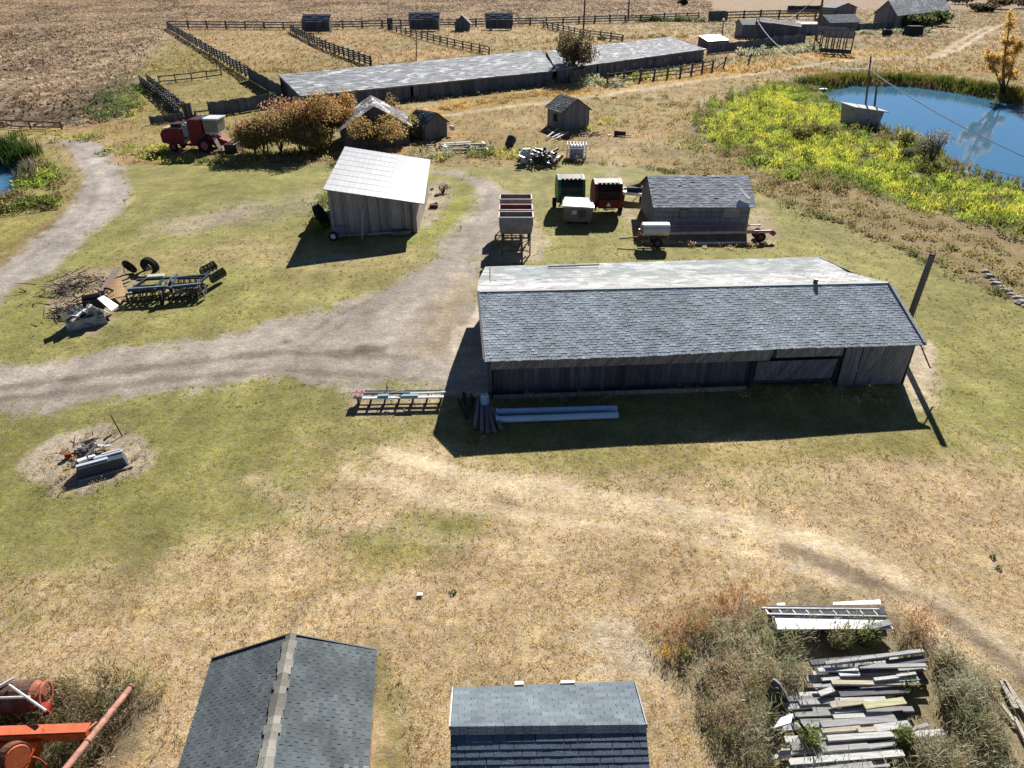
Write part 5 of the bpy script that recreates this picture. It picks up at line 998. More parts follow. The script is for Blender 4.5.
# ------------------------------------------------------------------ poles and the wire
def pole(label, base, top, r0=.17, name='wooden_pole', col=(.12, .10, .085), arm=None, lean=None, lamp=False):
    a = G(*base); b = AT(top[0], top[1], a.y); r = thing(name, label, 'pole', a); d = b - a
    mb = MB(col); mb.tube(V((0, 0, -.3)), d, r0, r0 * .7, 8); mb.build('shaft', WOOD, r)
    if arm:
        mb = MB((.12, .11, .10)); mb.bar(d + V((-arm, 0, -.4)), d + V((arm, 0, -.4)), .16); ca = mb.build('crossarm', WOOD, r)
        mb = MB((.4, .4, .38)); mb.tube(d + V((-arm * .85, 0, -.35)), d + V((-arm * .85, 0, -.05)), .08); i1 = mb.build('insulator', PAINT, ca); again(i1, ca, (arm * 1.7, 0, 0))
    if lamp:
        mb = MB((.75, .75, .73)); mb.tube(d, d + V((0, 0, .5)), .35, .25, 8); mb.build('lamp_head', CLEANPAINT, r)
    return b
q = V((20.95, 34.2, 0)); r = thing('barn_pole', 'stout grey wooden pole standing at the right end of the long barn', 'pole', q); mb = MB((.13, .12, .11)); mb.tube(V((0, 0, -.3)), V((.25, .0, 5.4)), .17, .15, 10); mb.build('shaft', WOOD, r); mb = MB((.07, .065, .06)); mb.tube(V((.25, 0, 5.4)), V((.255, 0, 5.46)), .16, .13, 10); mb.build('cap', WOOD, r)
pole('tall dark power pole behind the gap between the feedlot sheds', (583, 38), (586, -22), .3)
pole('thin pole rising from the back fence right of the tall dark pole', (628, 21), (630, -16), .32)
P1 = pole('tall leaning power pole beside the loading rack at the top edge', (816, 40), (825, -14), .38, arm=1.4)
P2 = pole('short wire pole in front of the grey shack', (752, 47), (757, 20), .26)
pole('thin lamp pole with a pale head right of the feedlot shed', (721, 46), (723.5, 21), .2, 'lamp_pole', lamp=True)
pole('thin pale post standing behind the left length of the feedlot shed', (416, 61), (416.5, 38), .13)
P3 = pole('taller of the two poles leaning over the pump house', (864, 122), (871, 56), .15)
pole('shorter of the two poles leaning over the pump house', (873, 122), (877, 84), .17)
pole('thin dark post left of the lone posts by the pale topped hut', (749, 53), (750.5, 38), .18)
def wire(a, b, sag, n=14):
    return [lerp(a, b, k / n) + V((0, 0, -sag * 4 * (k / n) * (1 - k / n))) for k in range(n + 1)]
E = V((62, 48.5, 7.2)); 
mb = MB((.88, .88, .88)); mb.path(wire(P1 + V((0, 0, -.4)), P2, 3.5, 12), .05, 5); mb.path(wire(P2, P3 + V((0, 0, -1.5)), 3.2, 16), .05, 5)  # near-white colour stands in for sun glinting on the wire
# last span runs to a pole off to the right, nearer the viewer
def onray(px, py, t): a, b_, c = ray(px, py); return V((a * t, b_ * t, H + c * t))
e_ = onray(1105, 190, 66.); mb.path(wire(P3 + V((0, 0, -1.5)), e_, .9, 18), .07, 5)
tag(mb.build('power_line', CLEANPAINT, origin=P2), 'overhead wire painted pale for its sun glint, sagging from the leaning power pole across the pond', 'wire')
q = V((e_.x, e_.y, 0)); r = thing('power_pole', 'wooden power pole off to the right that carries the end of the pale wire', 'pole', q); mb = MB((.12, .10, .085)); mb.tube(V((0, 0, -.3)), V((0, 0, e_.z + .2)), .16, .12, 8); mb.build('shaft', WOOD, r)

# ------------------------------------------------------------------ lumber pile, bottom right
PL = [ # left, right (crop px /4), z, width, thickness, colour, words
 ((170, 345), (480, 318), .42, .22, .10, 'd', 'dark plank at the top left of the lumber pile'),
 ((230, 346), (622, 296), .52, .14, .08, 'g', 'long thin grey plank lying slanted along the top of the lumber pile'),
 ((480, 348), (630, 328), .40, .26, .08, 'd', 'short dark plank at the top right corner of the lumber pile'),
 ((200, 374), (360, 370), .40, .16, .06, 'w', 'short whitish plank at upper left of the lumber pile'),
 ((365, 362), (632, 354), .42, .14, .06, 'g', 'medium grey plank just under the dark top right plank'),
 ((370, 380), (522, 375), .34, .22, .08, 'd', 'short dark plank half covered by the medium grey plank'),
 ((215, 412), (290, 407), .34, .12, .06, 'w', 'very short white offcut at the left edge, upper half of the lumber pile'),
 ((285, 392), (366, 389), .38, .15, .07, 'w', 'short white plank beside the very short white offcut'),
 ((425, 412), (522, 401), .40, .12, .07, 'w', 'slanted short white plank at right, upper middle of the lumber pile'),
 ((510, 415), (602, 409), .36, .14, .07, 'w', 'short white plank at the right edge, upper middle of the lumber pile'),
 ((515, 397), (592, 387), .42, .10, .06, 'w', 'thin white offcut on top of the right edge planks'),
 ((255, 424), (606, 427), .34, .17, .08, 't', 'long tan plank across the middle of the upper stack'),
 ((180, 438), (262, 434), .28, .14, .06, 'g', 'grey offcut left of the long tan plank'),
 ((205, 470), (262, 450), .28, .20, .06, 'w', 'square white offcut left below the long tan plank'),
 ((285, 468), (560, 452), .24, .28, .08, 'd', 'long dark plank under the long tan plank'),
 ((250, 515), (385, 497), .28, .24, .06, 't', 'wide pale tan plank, left middle of the lumber pile'),
 ((385, 518), (548, 496), .34, .26, .06, 'y', 'wide mossy yellow plank, right middle of the lumber pile'),
 ((290, 496), (470, 488), .22, .20, .06, 'w', 'whitish plank behind the mossy yellow plank'),
 ((265, 542), (392, 528), .22, .12, .06, 'g', 'thin grey plank in front of the wide pale tan plank'),
 ((262, 562), (500, 550), .22, .15, .06, 'w', 'straight whitish plank just below the middle gap of the pile'),
 ((212, 592), (512, 568), .26, .24, .06, 'g', 'wide long grey plank in the lower stack'),
 ((215, 617), (372, 606), .24, .16, .07, 't', 'tan plank in front of the wide long grey plank'),
 ((360, 615), (436, 610), .30, .17, .07, 't', 'very short tan offcut on the lower stack'),
 ((430, 608), (565, 590), .26, .26, .06, 'w', 'wide white plank right of the very short tan offcut'),
 ((238, 648), (500, 630), .28, .20, .09, 'w', 'bright white plank across the lower stack'),
 ((535, 622), (642, 592), .22, .12, .06, 'g', 'slanted grey plank pointing right between the lower weeds'),
 ((570, 634), (705, 622), .20, .22, .07, 'w', 'short wide white plank at the far right of the lower stack'),
 ((598, 660), (704, 645), .16, .26, .07, 'w', 'nearest short white plank at the right edge of the lower stack'),
 ((215, 692), (402, 677), .24, .18, .08, 'g', 'grey plank under the bright white plank'),
 ((400, 680), (508, 664), .22, .18, .07, 'g', 'pale grey plank end right of the centre of the lower stack'),
 ((130, 640), (222, 630), .20, .18, .07, 'w', 'white plank end sticking out at left of the lower stack'),
 ((85, 742), (542, 706), .26, .22, .08, 'w', 'longest pale plank along the near side of the lumber pile'),
 ((95, 768), (420, 752), .20, .24, .08, 'g', 'nearest grey plank at the bottom edge of the lumber pile'),
 ((100, 602), (212, 590), .16, .26, .06, 'd', 'dark plank in shade at left of the lower stack'),
 ((20, 725), (95, 708), .12, .14, .06, 'w', 'white offcut in the weeds at the lower left of the pile'),
 ((300, 590), (560, 572), .12, .6, .08, 'k', 'dark slab that paints shade into the gaps of the lower stack'),  # broad near-black slabs put gap shade into the pile
 ((200, 400), (620, 385), .12, .7, .1, 'k', 'dark slab that paints shade into the gaps of the upper stack'),
]
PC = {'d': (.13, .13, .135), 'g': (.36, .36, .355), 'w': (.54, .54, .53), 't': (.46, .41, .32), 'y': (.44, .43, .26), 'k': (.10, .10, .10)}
for a, b_, z, wd_, th, c, lb in PL:
    z += .08; wd_ = wd_ * (.82 if c != 'k' else 1)
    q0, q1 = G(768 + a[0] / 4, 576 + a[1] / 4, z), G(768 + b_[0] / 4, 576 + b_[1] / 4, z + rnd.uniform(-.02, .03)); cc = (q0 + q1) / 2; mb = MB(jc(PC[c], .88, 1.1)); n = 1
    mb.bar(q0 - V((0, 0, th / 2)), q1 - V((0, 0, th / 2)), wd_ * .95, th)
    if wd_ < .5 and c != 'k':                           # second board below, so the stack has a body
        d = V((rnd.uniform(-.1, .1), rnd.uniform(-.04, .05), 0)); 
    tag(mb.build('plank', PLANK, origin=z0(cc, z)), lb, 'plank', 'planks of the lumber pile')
for k in range(30):                                     # lower layers that fill the gaps
    yy = 350 + k * 14.5 + rnd.uniform(-4, 4); up_ = yy < 470; x0 = (rnd.uniform(150, 260) if up_ else rnd.uniform(30, 200)); ln = rnd.uniform(260, 420); x1 = min(x0 + ln, 640 if up_ else 690)
    q0, q1 = G(768 + x0 / 4, 576 + yy / 4, .16 + .03 * (k % 3)), G(768 + x1 / 4, 576 + (yy - rnd.uniform(4, 22)) / 4, .16 + .03 * (k % 3)); c = PC['g'] if k % 3 else PC['w']
    mb = MB(jc(c, .6, 1.0)); mb.bar(q0, q1, rnd.uniform(.12, .22), .06); tag(mb.build('plank', PLANK, origin=z0((q0 + q1) / 2)), 'weathered plank in the lowest layer of the lumber pile, half hidden under other planks', 'plank', 'lowest planks of the lumber pile')
for k, (a, b_, z, s) in enumerate((((210, 430), (220, 340), .05, 'upper left'), ((560, 430), (580, 340), .05, 'upper right'), ((240, 720), (260, 560), .03, 'lower left'), ((480, 700), (500, 545), .03, 'lower right'))):
    q0, q1 = G(768 + a[0] / 4, 576 + a[1] / 4, z), G(768 + b_[0] / 4, 576 + b_[1] / 4, z); mb = MB((.14, .13, .12)); mb.bar(q0, q1, .14, .1); tag(mb.build('bearer', PLANK, origin=z0((q0 + q1) / 2)), 'dark crosswise bearer under the %s planks of the lumber pile' % s, 'bearer', 'bearers under the lumber pile')
for a, b_, w_, lb in (((936, 421), (990, 529), .16, 'pale plank lying at a slant beside the wheel ruts, left of the pair'), ((940, 412), (1040, 562), .14, 'long plank beside the wheel ruts, right of the slanted pair'), ((930, 510), (985, 580), .1, 'thin plank end below the slanted pair beside the ruts'), ((985, 565), (1030, 655), .09, 'thin slanted batten at the right edge below the pair of planks')):
    q0, q1 = G(768 + a[0] / 4, 576 + a[1] / 4, .14), G(768 + b_[0] / 4, 576 + b_[1] / 4, .14); mb = MB(jc((.44, .40, .33), .9, 1.1)); mb.bar(q0, q1, w_, .06); tag(mb.build('plank', PLANK, origin=z0((q0 + q1) / 2)), lb, 'plank', 'slanted planks beside the ruts')
# white sheets with a ladder
S = [(776, 629), (892, 628.5), (880, 617.5), (772.5, 615)]
for k in range(3):
    z = .32 + .07 * k; o = V((.04 * (k - 1), .03 * (1 - k), 0)); sheet('white_sheet', ('lowest', 'middle', 'top')[k] + ' sheet in the stack of white sheet metal above the lumber pile', 'sheet metal', [G(*p, z) + o for p in S], CLEANPAINT, (.80, .80, .80), .03, 0, 'stacked white sheets')
mb = MB((.1, .1, .1))
for x in (785, 860): q = G(x, 622); mb.box(q + V((0, 0, .16)), (.12, .6, .3))
tag(mb.build('sheet_supports', WOOD, origin=G(822, 624)), 'dark wooden blocks under the stack of white sheets', 'blocks')
L0, L1, L2, L3 = G(762, 608.5, .5), G(879, 609.5, .5), G(767, 614.5, .5), G(886, 617, .5)
r = thing('ladder', 'flat lying pale ladder along the far side of the stacked white sheets', 'ladder', z0((L0 + L3) / 2))
mb = MB((.2, .2, .21)); mb.bar(L0, L1, .05, .08); mb.build('side_rail', STEEL, r, world=True); mb = MB((.2, .2, .21)); mb.bar(L2, L3, .05, .1); mb.build('side_rail', STEEL, r, world=True)
for k in range(9):
    t = .02 + .115 * k; mb = MB((.42, .42, .42)); mb.tube(lerp(L0, L1, t), lerp(L2, L3, t), .025, None, 6); mb.build('rung', STEEL, r, world=True)
mb = MB((.08, .085, .1)); q0, q1 = G(770, 612.5, .2), G(884, 614, .2); mb.bar(q0, q1, .3, .3); tag(mb.build('dark_beam', WOOD, origin=z0((q0 + q1) / 2)), 'dark beam under the pale ladder', 'beam')
sheet('white_strip', 'narrow white sheet strip lying behind the ladder', 'sheet metal', [G(833, 605.5, .26), G(881, 605, .26), G(880, 600.5, .2), G(833, 603, .2)], CLEANPAINT, (.78, .76, .74), .03)
sheet('white_scrap', 'small white scrap in the brown weeds left behind the ladder', 'scrap', [G(777, 606, .22), G(785, 606, .22), G(785, 603.5, .18), G(777, 604, .18)], CLEANPAINT, (.75, .72, .7), .03)
mb = MB((.33, .32, .31)); q0, q1 = G(869, 627.5, .55), G(890, 622.5, .55); mb.bar(q0, q1, .18, .06); tag(mb.build('short_plank', PLANK, origin=z0((q0 + q1) / 2)), 'short grey plank lying on the right end of the white sheets', 'plank')
# bent sheet, white plate and rod at left of the pile
q = G(780, 706); r = thing('bent_sheet', 'bent sheet coloured dark for its shaded face and bright along its sunlit rim, standing in the weeds, left of the lumber pile', 'sheet metal', q)
E_ = [AT(x, y, q.y) - q for x, y in ((767, 701), (771, 686), (774, 680), (780, 685), (785, 693), (790, 704), (780, 708))]
mb = MB((.03, .035, .042)); mb.hexa(E_, [e + V((0, .05 + .12 * (e.z < .3), 0)) for e in E_]); mb.build('shaded_skin', PAINT, r); mb = MB((.72, .73, .75)); mb.path([e + V((0, .02, .01)) for e in E_[2:6]], .028, 6); mb.build('rim', CLEANPAINT, r)  # dark face and bright rim put shade and sunlit edge into the colour
sheet('white_plate', 'small tilted white plate below the bent sheet', 'plate', [G(774, 729, .75), G(791, 724, .75), G(793, 715, .62), G(781, 719, .62)], CLEANPAINT, (.76, .77, .78), .04)
mb = MB((.02, .02, .02)); q0, q1 = G(796, 717, .7), G(813, 742, .35); mb.tube(q0, q1, .035); tag(mb.build('black_rod', RUBBER, origin=z0(q1)), 'thin black rod leaning across the left end of the lower planks', 'rod')
q = G(738, 620.5); mb = MB((.30, .24, .17)); mb.bar(G(707, 621, .35), G(738, 619.5, .4), .07, .05); tag(mb.build('weathered_stake', PLANK, origin=q), 'thin grey stake lying in the rust coloured weeds left of the ladder', 'stake')

# ------------------------------------------------------------------ orange machine, pipe and rusty tank at bottom left
org = (.62, .13, .035)
r = thing('orange_grain_header', 'faded orange farm implement with a long beam and a round belt pulley, bottom left corner', 'implement', G(10, 775))
b0, b1 = G(-30, 739, .95), G(88, 734.5, .95)
mb = MB(org); mb.bar(b0, b1, .12, .26); mb.bar(b0 + V((0, .1, .14)), b1 + V((0, .1, .14)), .26, .03, (.66, .17, .08)); mb.build('beam', PAINT, r, world=True)
P = [G(-40, 745, .92), G(40, 741.5, .92), G(26, 768, .75), G(20, 800, .6), G(-40, 800, .6)]
mb = MB((.66, .16, .04)); mb.hexa([p - V((0, 0, .3)) for p in P], P); mb.build('deck', PAINT, r, world=True)
mb = MB((.62, .14, .03)); Q0, Q1 = G(24, 744, .95), G(40, 741.8, .95); mb.hexa([Q0, Q1, G(30, 760, .8), G(22, 766, .8)], [p + V((0, 0, .04)) for p in (Q0, Q1, G(30, 760, .8), G(22, 766, .8))]); mb.build('guard_plate', PAINT, r, world=True)
c = G(17, 758, 1.05); ax_ = V((.85, -.35, .35)).normalized()
mb = MB((.14, .06, .04)); mb.tube(c - ax_ * .28, c + ax_ * .0, .36, .36, 20); mb.ring(c - ax_ * .14, ax_, .30, .37, .3, 20); dr = mb.build('pulley_drum', RUST, r, world=True)
mb = MB((.60, .15, .06)); mb.tube(c, c + ax_ * .05, .31, .29, 20); mb.build('pulley_face', PAINT, dr, world=False)
dr.children[0].location = -r.location
mb = MB((.35, .07, .04)); 
pts = [c + V((.35, -.05, -.2)) + V((.16 * math.sin(t) + .1, .03 * t, .42 * math.cos(t) - .1)) for t in (k * .4 for k in range(9))]; mb.path(pts, .025, 6); mb.build('bent_guard', PAINT, r, world=True)
mb = MB((.55, .03, .02))
for x in (47, 62, 80): q = G(x, 730.5, .8); mb.box(q, (.42, .22, .12), rnd.uniform(-.2, .2)); mb.build('red_cover', PAINT, r, world=True); mb = MB((.55, .03, .02))
mb = MB((.05, .04, .04)); mb.bar(G(85, 738, 0), G(85, 735, .9), .1); mb.bar(G(-10, 770, 0), G(-10, 765, .7), .12); mb.build('stand', RUST, r, world=True)
mb = MB((.55, .22, .12)); mb.bar(G(84, 733, 1.0), G(97, 722, 1.0), .05); mb.build('stay', PAINT, r, world=True)
p0, p1 = G(45, 795, 1.35), G(131, 687, .75); r = thing('auger_pipe', 'long pinkish rusty pipe lying slantwise over the orange implement', 'pipe', z0((p0 + p1) / 2)); mb = MB((.42, .22, .17)); mb.tube(p0, p1, .085, None, 12); mb.build('tube', RUST, r, world=True); mb = MB((.30, .14, .10)); mb.ring(p1, p1 - p0, .06, .105, .08, 12); mb.ring(lerp(p0, p1, .45), p1 - p0, .08, .1, .06, 12); mb.build('collar', RUST, r, world=True)
for k_, t in enumerate((.93,)):
    q = lerp(p0, p1, t); mb = MB((.1, .07, .05)); mb.bar(z0(q), q - V((0, 0, .08)), .035); mb.build('prop', RUST, r, world=True)
r = thing('rusty_tank', 'rusty brown cylinder tank under white pipes at the left edge, behind the orange implement', 'tank', G(15, 708)); a, b_ = G(-45, 703, .85), G(36, 695, .85)
mb = MB((.13, .075, .06)); mb.tube(a, b_, .42, None, 20); mb.build('drum', RUST, r, world=True); d = (b_ - a).normalized()
mb = MB((.30, .12, .07)); mb.tube(b_, b_ + d * .12, .4, .3, 20); mb.ring(b_ + d * .25, d, .3, .36, .05, 18, (.45, .15, .1)); mb.build('end_flange', RUST, r, world=True)
mb = MB((.5, .06, .05)); mb.box(b_ + d * .2 + V((.08, -.2, -.35)), (.22, .2, .3)); mb.build('red_box', PAINT, r, world=True)
for k, (u, v_, lb) in enumerate((((9, 685), (46, 711), 1), ((-20, 697), (14, 678), 1), ((0, 698), (30, 697), 1), ((-10, 729), (28, 721), 0), ((30, 699), (34, 730), 0))):
    mb = MB((.62, .6, .58) if lb else (.22, .22, .22)); q0, q1 = G(*u, 1.35 if lb else .7), G(*v_, 1.32 if lb else .2); mb.tube(q0, q1, .035, None, 8); mb.build('frame_pipe', PAINT, r, world=True)
mb = MB((.24, .10, .09)); q0, q1 = G(37, 723, .2), G(56, 721, .2)
pts = [lerp(q0, q1, k / 40) + V((0, .12 * math.cos(k * 1.0), .15 + .12 * math.sin(k * 1.0))) for k in range(41)]; mb.path(pts, .015, 5); tag(mb.build('coil_spring', RUST, origin=z0(q0)), 'rusty coil spring lying between the rusty tank and the orange beam', 'spring')

# ------------------------------------------------------------------ scrap near the dark shed
q = G(541, 166); r = thing('scrap_machinery_heap', 'heap of black and white scrap machinery left of the wire cage', 'scrap heap', q)
mb = MB((.10, .10, .11), .5)
for k in range(120):
    a = V((rnd.gauss(0.1, .95), rnd.uniform(-.4, 2.4), rnd.uniform(.1, 1.2))); d = V((rnd.uniform(-1, 1), rnd.uniform(-1, 1), rnd.uniform(-.5, .7))).normalized() * rnd.uniform(.4, 1.1); mb.bar(a, a + d, rnd.uniform(.06, .2), None, (.05, .05, .055) if rnd.random() < .75 else (.5, .5, .52))
tag(mb.build('scrap_iron', STEEL, r), kind='stuff')
mb = MB((.09, .10, .12)); mb.box((.2, 1, .45), (2.0, 1.4, .7), .3); mb.build('machine_body', STEEL, r)
mb = MB((.42, .52, .56)); mb.tube((-1.6, 1.0, .1), (-1.6, 1.0, 1.4), .5, .48, 14); mb.build('pale_drum', PAINT, r); mb = MB((.68, .68, .66)); mb.box((-1.5, 1.1, 1.48), (.8, .6, .1), .3); mb.build('drum_lid', CLEANPAINT, r)
for x, y in ((.8, -.2), (1.4, .6)):
    m_ = MB((.32, .32, .33)); m_.ring((x, y, .6), (.6, 1, .2), .45, .55, .1, 16); m_.build('iron_hoop', STEEL, r)
q = G(524, 158.5); r = thing('green_crate', 'small dark crate with a white lid at the left foot of the scrap machinery heap', 'crate', q + V((0, -.6, 0))); mb = MB((.03, .06, .05)); mb.box((0, 0, .35), (.9, .8, .7)); mb.build('body', PAINT, r); mb = MB((.7, .7, .66)); mb.box((0, 0, .73), (1.0, .9, .06)); mb.build('lid', CLEANPAINT, r)
q = G(509, 148); r = thing('round_tub', 'dark round tub with a pale rim lying left of the scrap machinery heap', 'tub', q); mb = MB((.07, .07, .08)); mb.tube((0, 0, .35), (.3, .8, .8), .5, .55, 14); mb.build('body', PAINT, r); mb = MB((.6, .58, .56)); mb.ring((.31, .82, .81), (.3, .8, .45), .45, .58, .08, 14); mb.build('rim', CLEANPAINT, r)
q = G(577, 160); r = thing('wire_cage', 'pale wire cage crate beside the scrap machinery heap', 'cage', q + V((0, .9, 0)), -.08)
mb = MB((.50, .55, .62))
for z in (.1, .45, .8, 1.15, 1.5): 
    for a, b_ in (((-1, -.8), (1, -.8)), ((1, -.8), (1, .8)), ((1, .8), (-1, .8)), ((-1, .8), (-1, -.8))): mb.bar((*a, z), (*b_, z), .06)
mb.build('hoops', PAINT, r); mb = MB((.52, .56, .62))
for k in range(7):
    x = -1 + k / 3; mb.bar((x, -.82, 0), (x, -.82, 1.55), .06); mb.bar((x, .82, 0), (x, .82, 1.55), .06); mb.bar((x, -.8, 1.55), (x, .8, 1.55), .06)
for k in range(1, 5): y = -.8 + k * .32; mb.bar((-1, y, 0), (-1, y, 1.55), .06); mb.bar((1, y, 0), (1, y, 1.55), .06)
mb.build('bars', PAINT, r); mb = MB((.30, .34, .40)); mb.box((0, .1, .7), (1.5, 1.1, 1.3)); mb.build('plastic_tank', PAINT, r)
for k, (a, b_, lb) in enumerate((((547, 137), (558, 128.5), 'leftmost of the pale boards lying at the foot of the dark shed'), ((552, 137.5), (563, 132), 'middle pale board lying at the foot of the dark shed'), ((556, 138.5), (568, 132), 'rightmost of the pale boards lying at the foot of the dark shed'), ((548, 129.5), (560, 137), 'pale cross board holding the boards at the foot of the dark shed'))):
    q0, q1 = G(*a, .3 if k < 3 else .2), G(*b_, .5 if k < 3 else .3); mb = MB((.55, .53, .5)); mb.bar(q0, q1, .2, .08); tag(mb.build('pale_board', PLANK, origin=z0((q0 + q1) / 2)), lb, 'board', 'pale boards at the dark shed')
q = G(586, 135); mb = MB((.3, .3, .3), .6)
for k in range(30):
    a = q + V((rnd.gauss(0, 1.3), rnd.gauss(0, .5), rnd.uniform(.05, .3))); mb.bar(a, a + V((rnd.uniform(-.6, .6), rnd.uniform(-.4, .4), rnd.uniform(-.1, .3))), rnd.uniform(.06, .16))
tag(mb.build('scrap_litter', STEEL, origin=q), 'loose grey scrap scattered at the right foot of the dark shed', 'scrap', kind='stuff')
q = G(622, 136); r = thing('dark_bundle', 'small dark bundle lying alone in the dry grass right of the dark shed', 'bundle', q); mb = MB((.04, .04, .06)); mb.tube((-.9, .3, .3), (.4, -.2, .3), .3, .24, 9); mb.build('roll', RUBBER, r); mb = MB((.3, .26, .3)); mb.box((.7, -.4, .15), (.7, .3, .12), -.4); mb.build('strap', PLANK, r)
for k, (a, b_, z, lb) in enumerate((((441, 146), (486, 144), .4, 'long pale pipe on the weedy heap right of the leaning hut'), ((447, 150), (487, 149), .3, 'nearer pale pipe along the weedy heap right of the leaning hut'), ((442, 143.5), (470, 142), .55, 'pale grey board on top of the weedy heap right of the leaning hut'))):
    q0, q1 = G(*a, z), G(*b_, z); mb = MB((.46, .46, .46)); mb.tube(q0, q1, .13) if k < 2 else mb.bar(q0, q1, .5, .08); tag(mb.build('pale_pipe' if k < 2 else 'pale_board', STEEL if k < 2 else PLANK, origin=z0((q0 + q1) / 2)), lb, 'pipe' if k < 2 else 'board')
q = G(420, 151); mb = MB((.12, .11, .11), .6)
for k in range(60):
    a = q + V((rnd.uniform(0, 8), rnd.gauss(.6, .5), rnd.uniform(.05, .6))); mb.bar(a, a + V((rnd.uniform(-.8, .8), rnd.uniform(-.5, .5), rnd.uniform(-.2, .4))), rnd.uniform(.05, .16), None, (.55, .54, .52) if rnd.random() < .2 else None)
tag(mb.build('junk_heap', STEEL, origin=q), 'long low heap of mixed scrap in the weeds in front of the leaning hut', 'scrap heap', kind='stuff')
q = G(312, 149); mb = MB((.45, .46, .45)); mb.bar(q + V((0, 0, .9)), G(325, 147.5) + V((0, 0, 1.1)), .25, .06); tag(mb.build('pale_plank', PLANK, origin=q), 'pale plank propped in the shade at the right foot of the red hedge', 'plank')

# ------------------------------------------------------------------ small things
for k, (x, y, s) in enumerate(((985, 272, .22), (988, 277, .3), (993, 281, .2), (996, 285, .32), (1001, 288, .24), (1006, 292, .34), (1011, 295, .22), (1018, 299, .3), (1022, 304, .36), (1028, 308, .3))):
    q = G(x, y); mb = MB(jc((.34, .32, .29), .85, 1.15)); n = 8; pts = []; 
    for j, (zz, rr_) in enumerate(((0, 1), (.35, 1.05), (.7, .6))):
        pts.append([V((math.cos(t) * s * rr_ * rnd.uniform(.8, 1.2) * 1.3, math.sin(t) * s * rr_ * rnd.uniform(.8, 1.2), zz * s)) for t in (2 * math.pi * i / n for i in range(n))])
    P = pts[0] + pts[1] + pts[2]; fs = [(j * n + i, j * n + (i + 1) % n, (j + 1) * n + (i + 1) % n, (j + 1) * n + i) for j in (0, 1) for i in range(n)] + [tuple(range(2 * n, 3 * n))]
    mb.mesh(P, fs); o = mb.build('field_stone', STONE); o.location = q; tag(o, 'pale field stone in the short row along the mown edge at far right', 'stone', 'row of pale stones at the mown edge')
q = G(420, 595.5); sheet('white_paper', 'small white scrap of litter on the dry grass in the foreground', 'litter', [q + V((-.1, -.08, .075)), q + V((.1, -.06, .075)), q + V((.08, .08, .05)), q + V((-.08, .08, .05))], CLEANPAINT, (.78, .78, .78), .01)
sheet('log_raft', 'pale log raft at the water edge under the autumn tree', 'raft', [G(983, 93.5, -.2), G(1004, 97.5, -.2), G(1005, 95.8, -.1), G(984, 91.8, -.1)], PLANK, (.46, .34, .28), .15)
q = G(823, 88); sheet('white_float', 'tiny white float at the left corner of the pond', 'float', [q + V((-.9, -.3, -.3)), q + V((.7, -.3, -.3)), q + V((.7, .6, -.3)), q + V((-.9, .6, -.3))], CLEANPAINT, (.72, .72, .72), .2)
# ------------------------------------------------------------------ vegetation
def inside(x, y, poly, m=0.): return sdist(x, y, poly) > m
def scatter(poly, dens, margin=0.):
    P = np.array(poly); x0, y0 = P.min(0); x1, y1 = P.max(0); n = int((x1 - x0) * (y1 - y0) * dens)
    x = x0 + (x1 - x0) * nrs.rand(n); y = y0 + (y1 - y0) * nrs.rand(n); k = inside(x, y, poly, margin); return x[k], y[k]
def scatter_line(pts, width, dens):
    xs, ys_ = [], []
    for (ax, ay), (bx, by) in zip(pts[:-1], pts[1:]):
        L_ = math.hypot(bx - ax, by - ay); n = int(L_ * width * dens) + 1; t = nrs.rand(n); o = (nrs.rand(n) + nrs.rand(n) - 1) * width * .75
        xs.append(ax + (bx - ax) * t - (by - ay) / L_ * o); ys_.append(ay + (by - ay) * t + (bx - ax) / L_ * o)
    return np.concatenate(xs), np.concatenate(ys_)
def pick(pal, t):
    pal = np.array(pal); i = np.clip((t * len(pal)).astype(int), 0, len(pal) - 1); return pal[i]
def clumps(Lv, x, y, r, h, nleaf, size, pal, field, jit=.2, long=2.2, up=.6, bright=1.):
    """low leafy clumps: leaves on a bumpy dome over each point, colour chosen per clump"""
    gz_ = relief(x, y); n = len(x); R = r * (.6 + .8 * nrs.rand(n)); Hh = h * (.55 + .9 * nrs.rand(n)); base = pick(pal, np.clip(field + .22 * (nrs.rand(n) - .5), 0, .999)) * bright
    d = nrs.normal(size=(n, nleaf, 3)); d /= np.linalg.norm(d, axis=2, keepdims=True); d[..., 2] = np.abs(d[..., 2])
    rad = (.45 + .55 * nrs.rand(n, nleaf, 1))
    p = d * rad * np.stack([R, R, Hh], 1)[:, None, :] + np.stack([x, y, gz_], 1)[:, None, :]
    p = p.reshape(-1, 3); c = np.repeat(base, nleaf, 0) * (1 + jit * (2 * nrs.rand(n * nleaf, 1) - 1))
    m = len(p); a = d.reshape(-1, 3) * .5 + nrs.normal(size=(m, 3)) * .7; a[:, 2] += up; a /= np.linalg.norm(a, axis=1)[:, None]
    b_ = np.cross(a, nrs.normal(size=(m, 3))); b_ /= np.linalg.norm(b_, axis=1)[:, None]; z = (size * (.6 + .8 * nrs.rand(m)))[:, None]
    Lv.add(np.stack([p - a * z * long / 2, p + b_ * z / 2, p + a * z * long / 2, p - b_ * z / 2], 1), c)
def field01(x, y, s, seed): f = fbm(x, y, s, seed, 4); return np.clip((f - .28) / .44, 0, .999)
def ok_ground(x, y): return (sdist(x, y, POND) < -.3) & (sdist(x, y, POOL) < -.2)

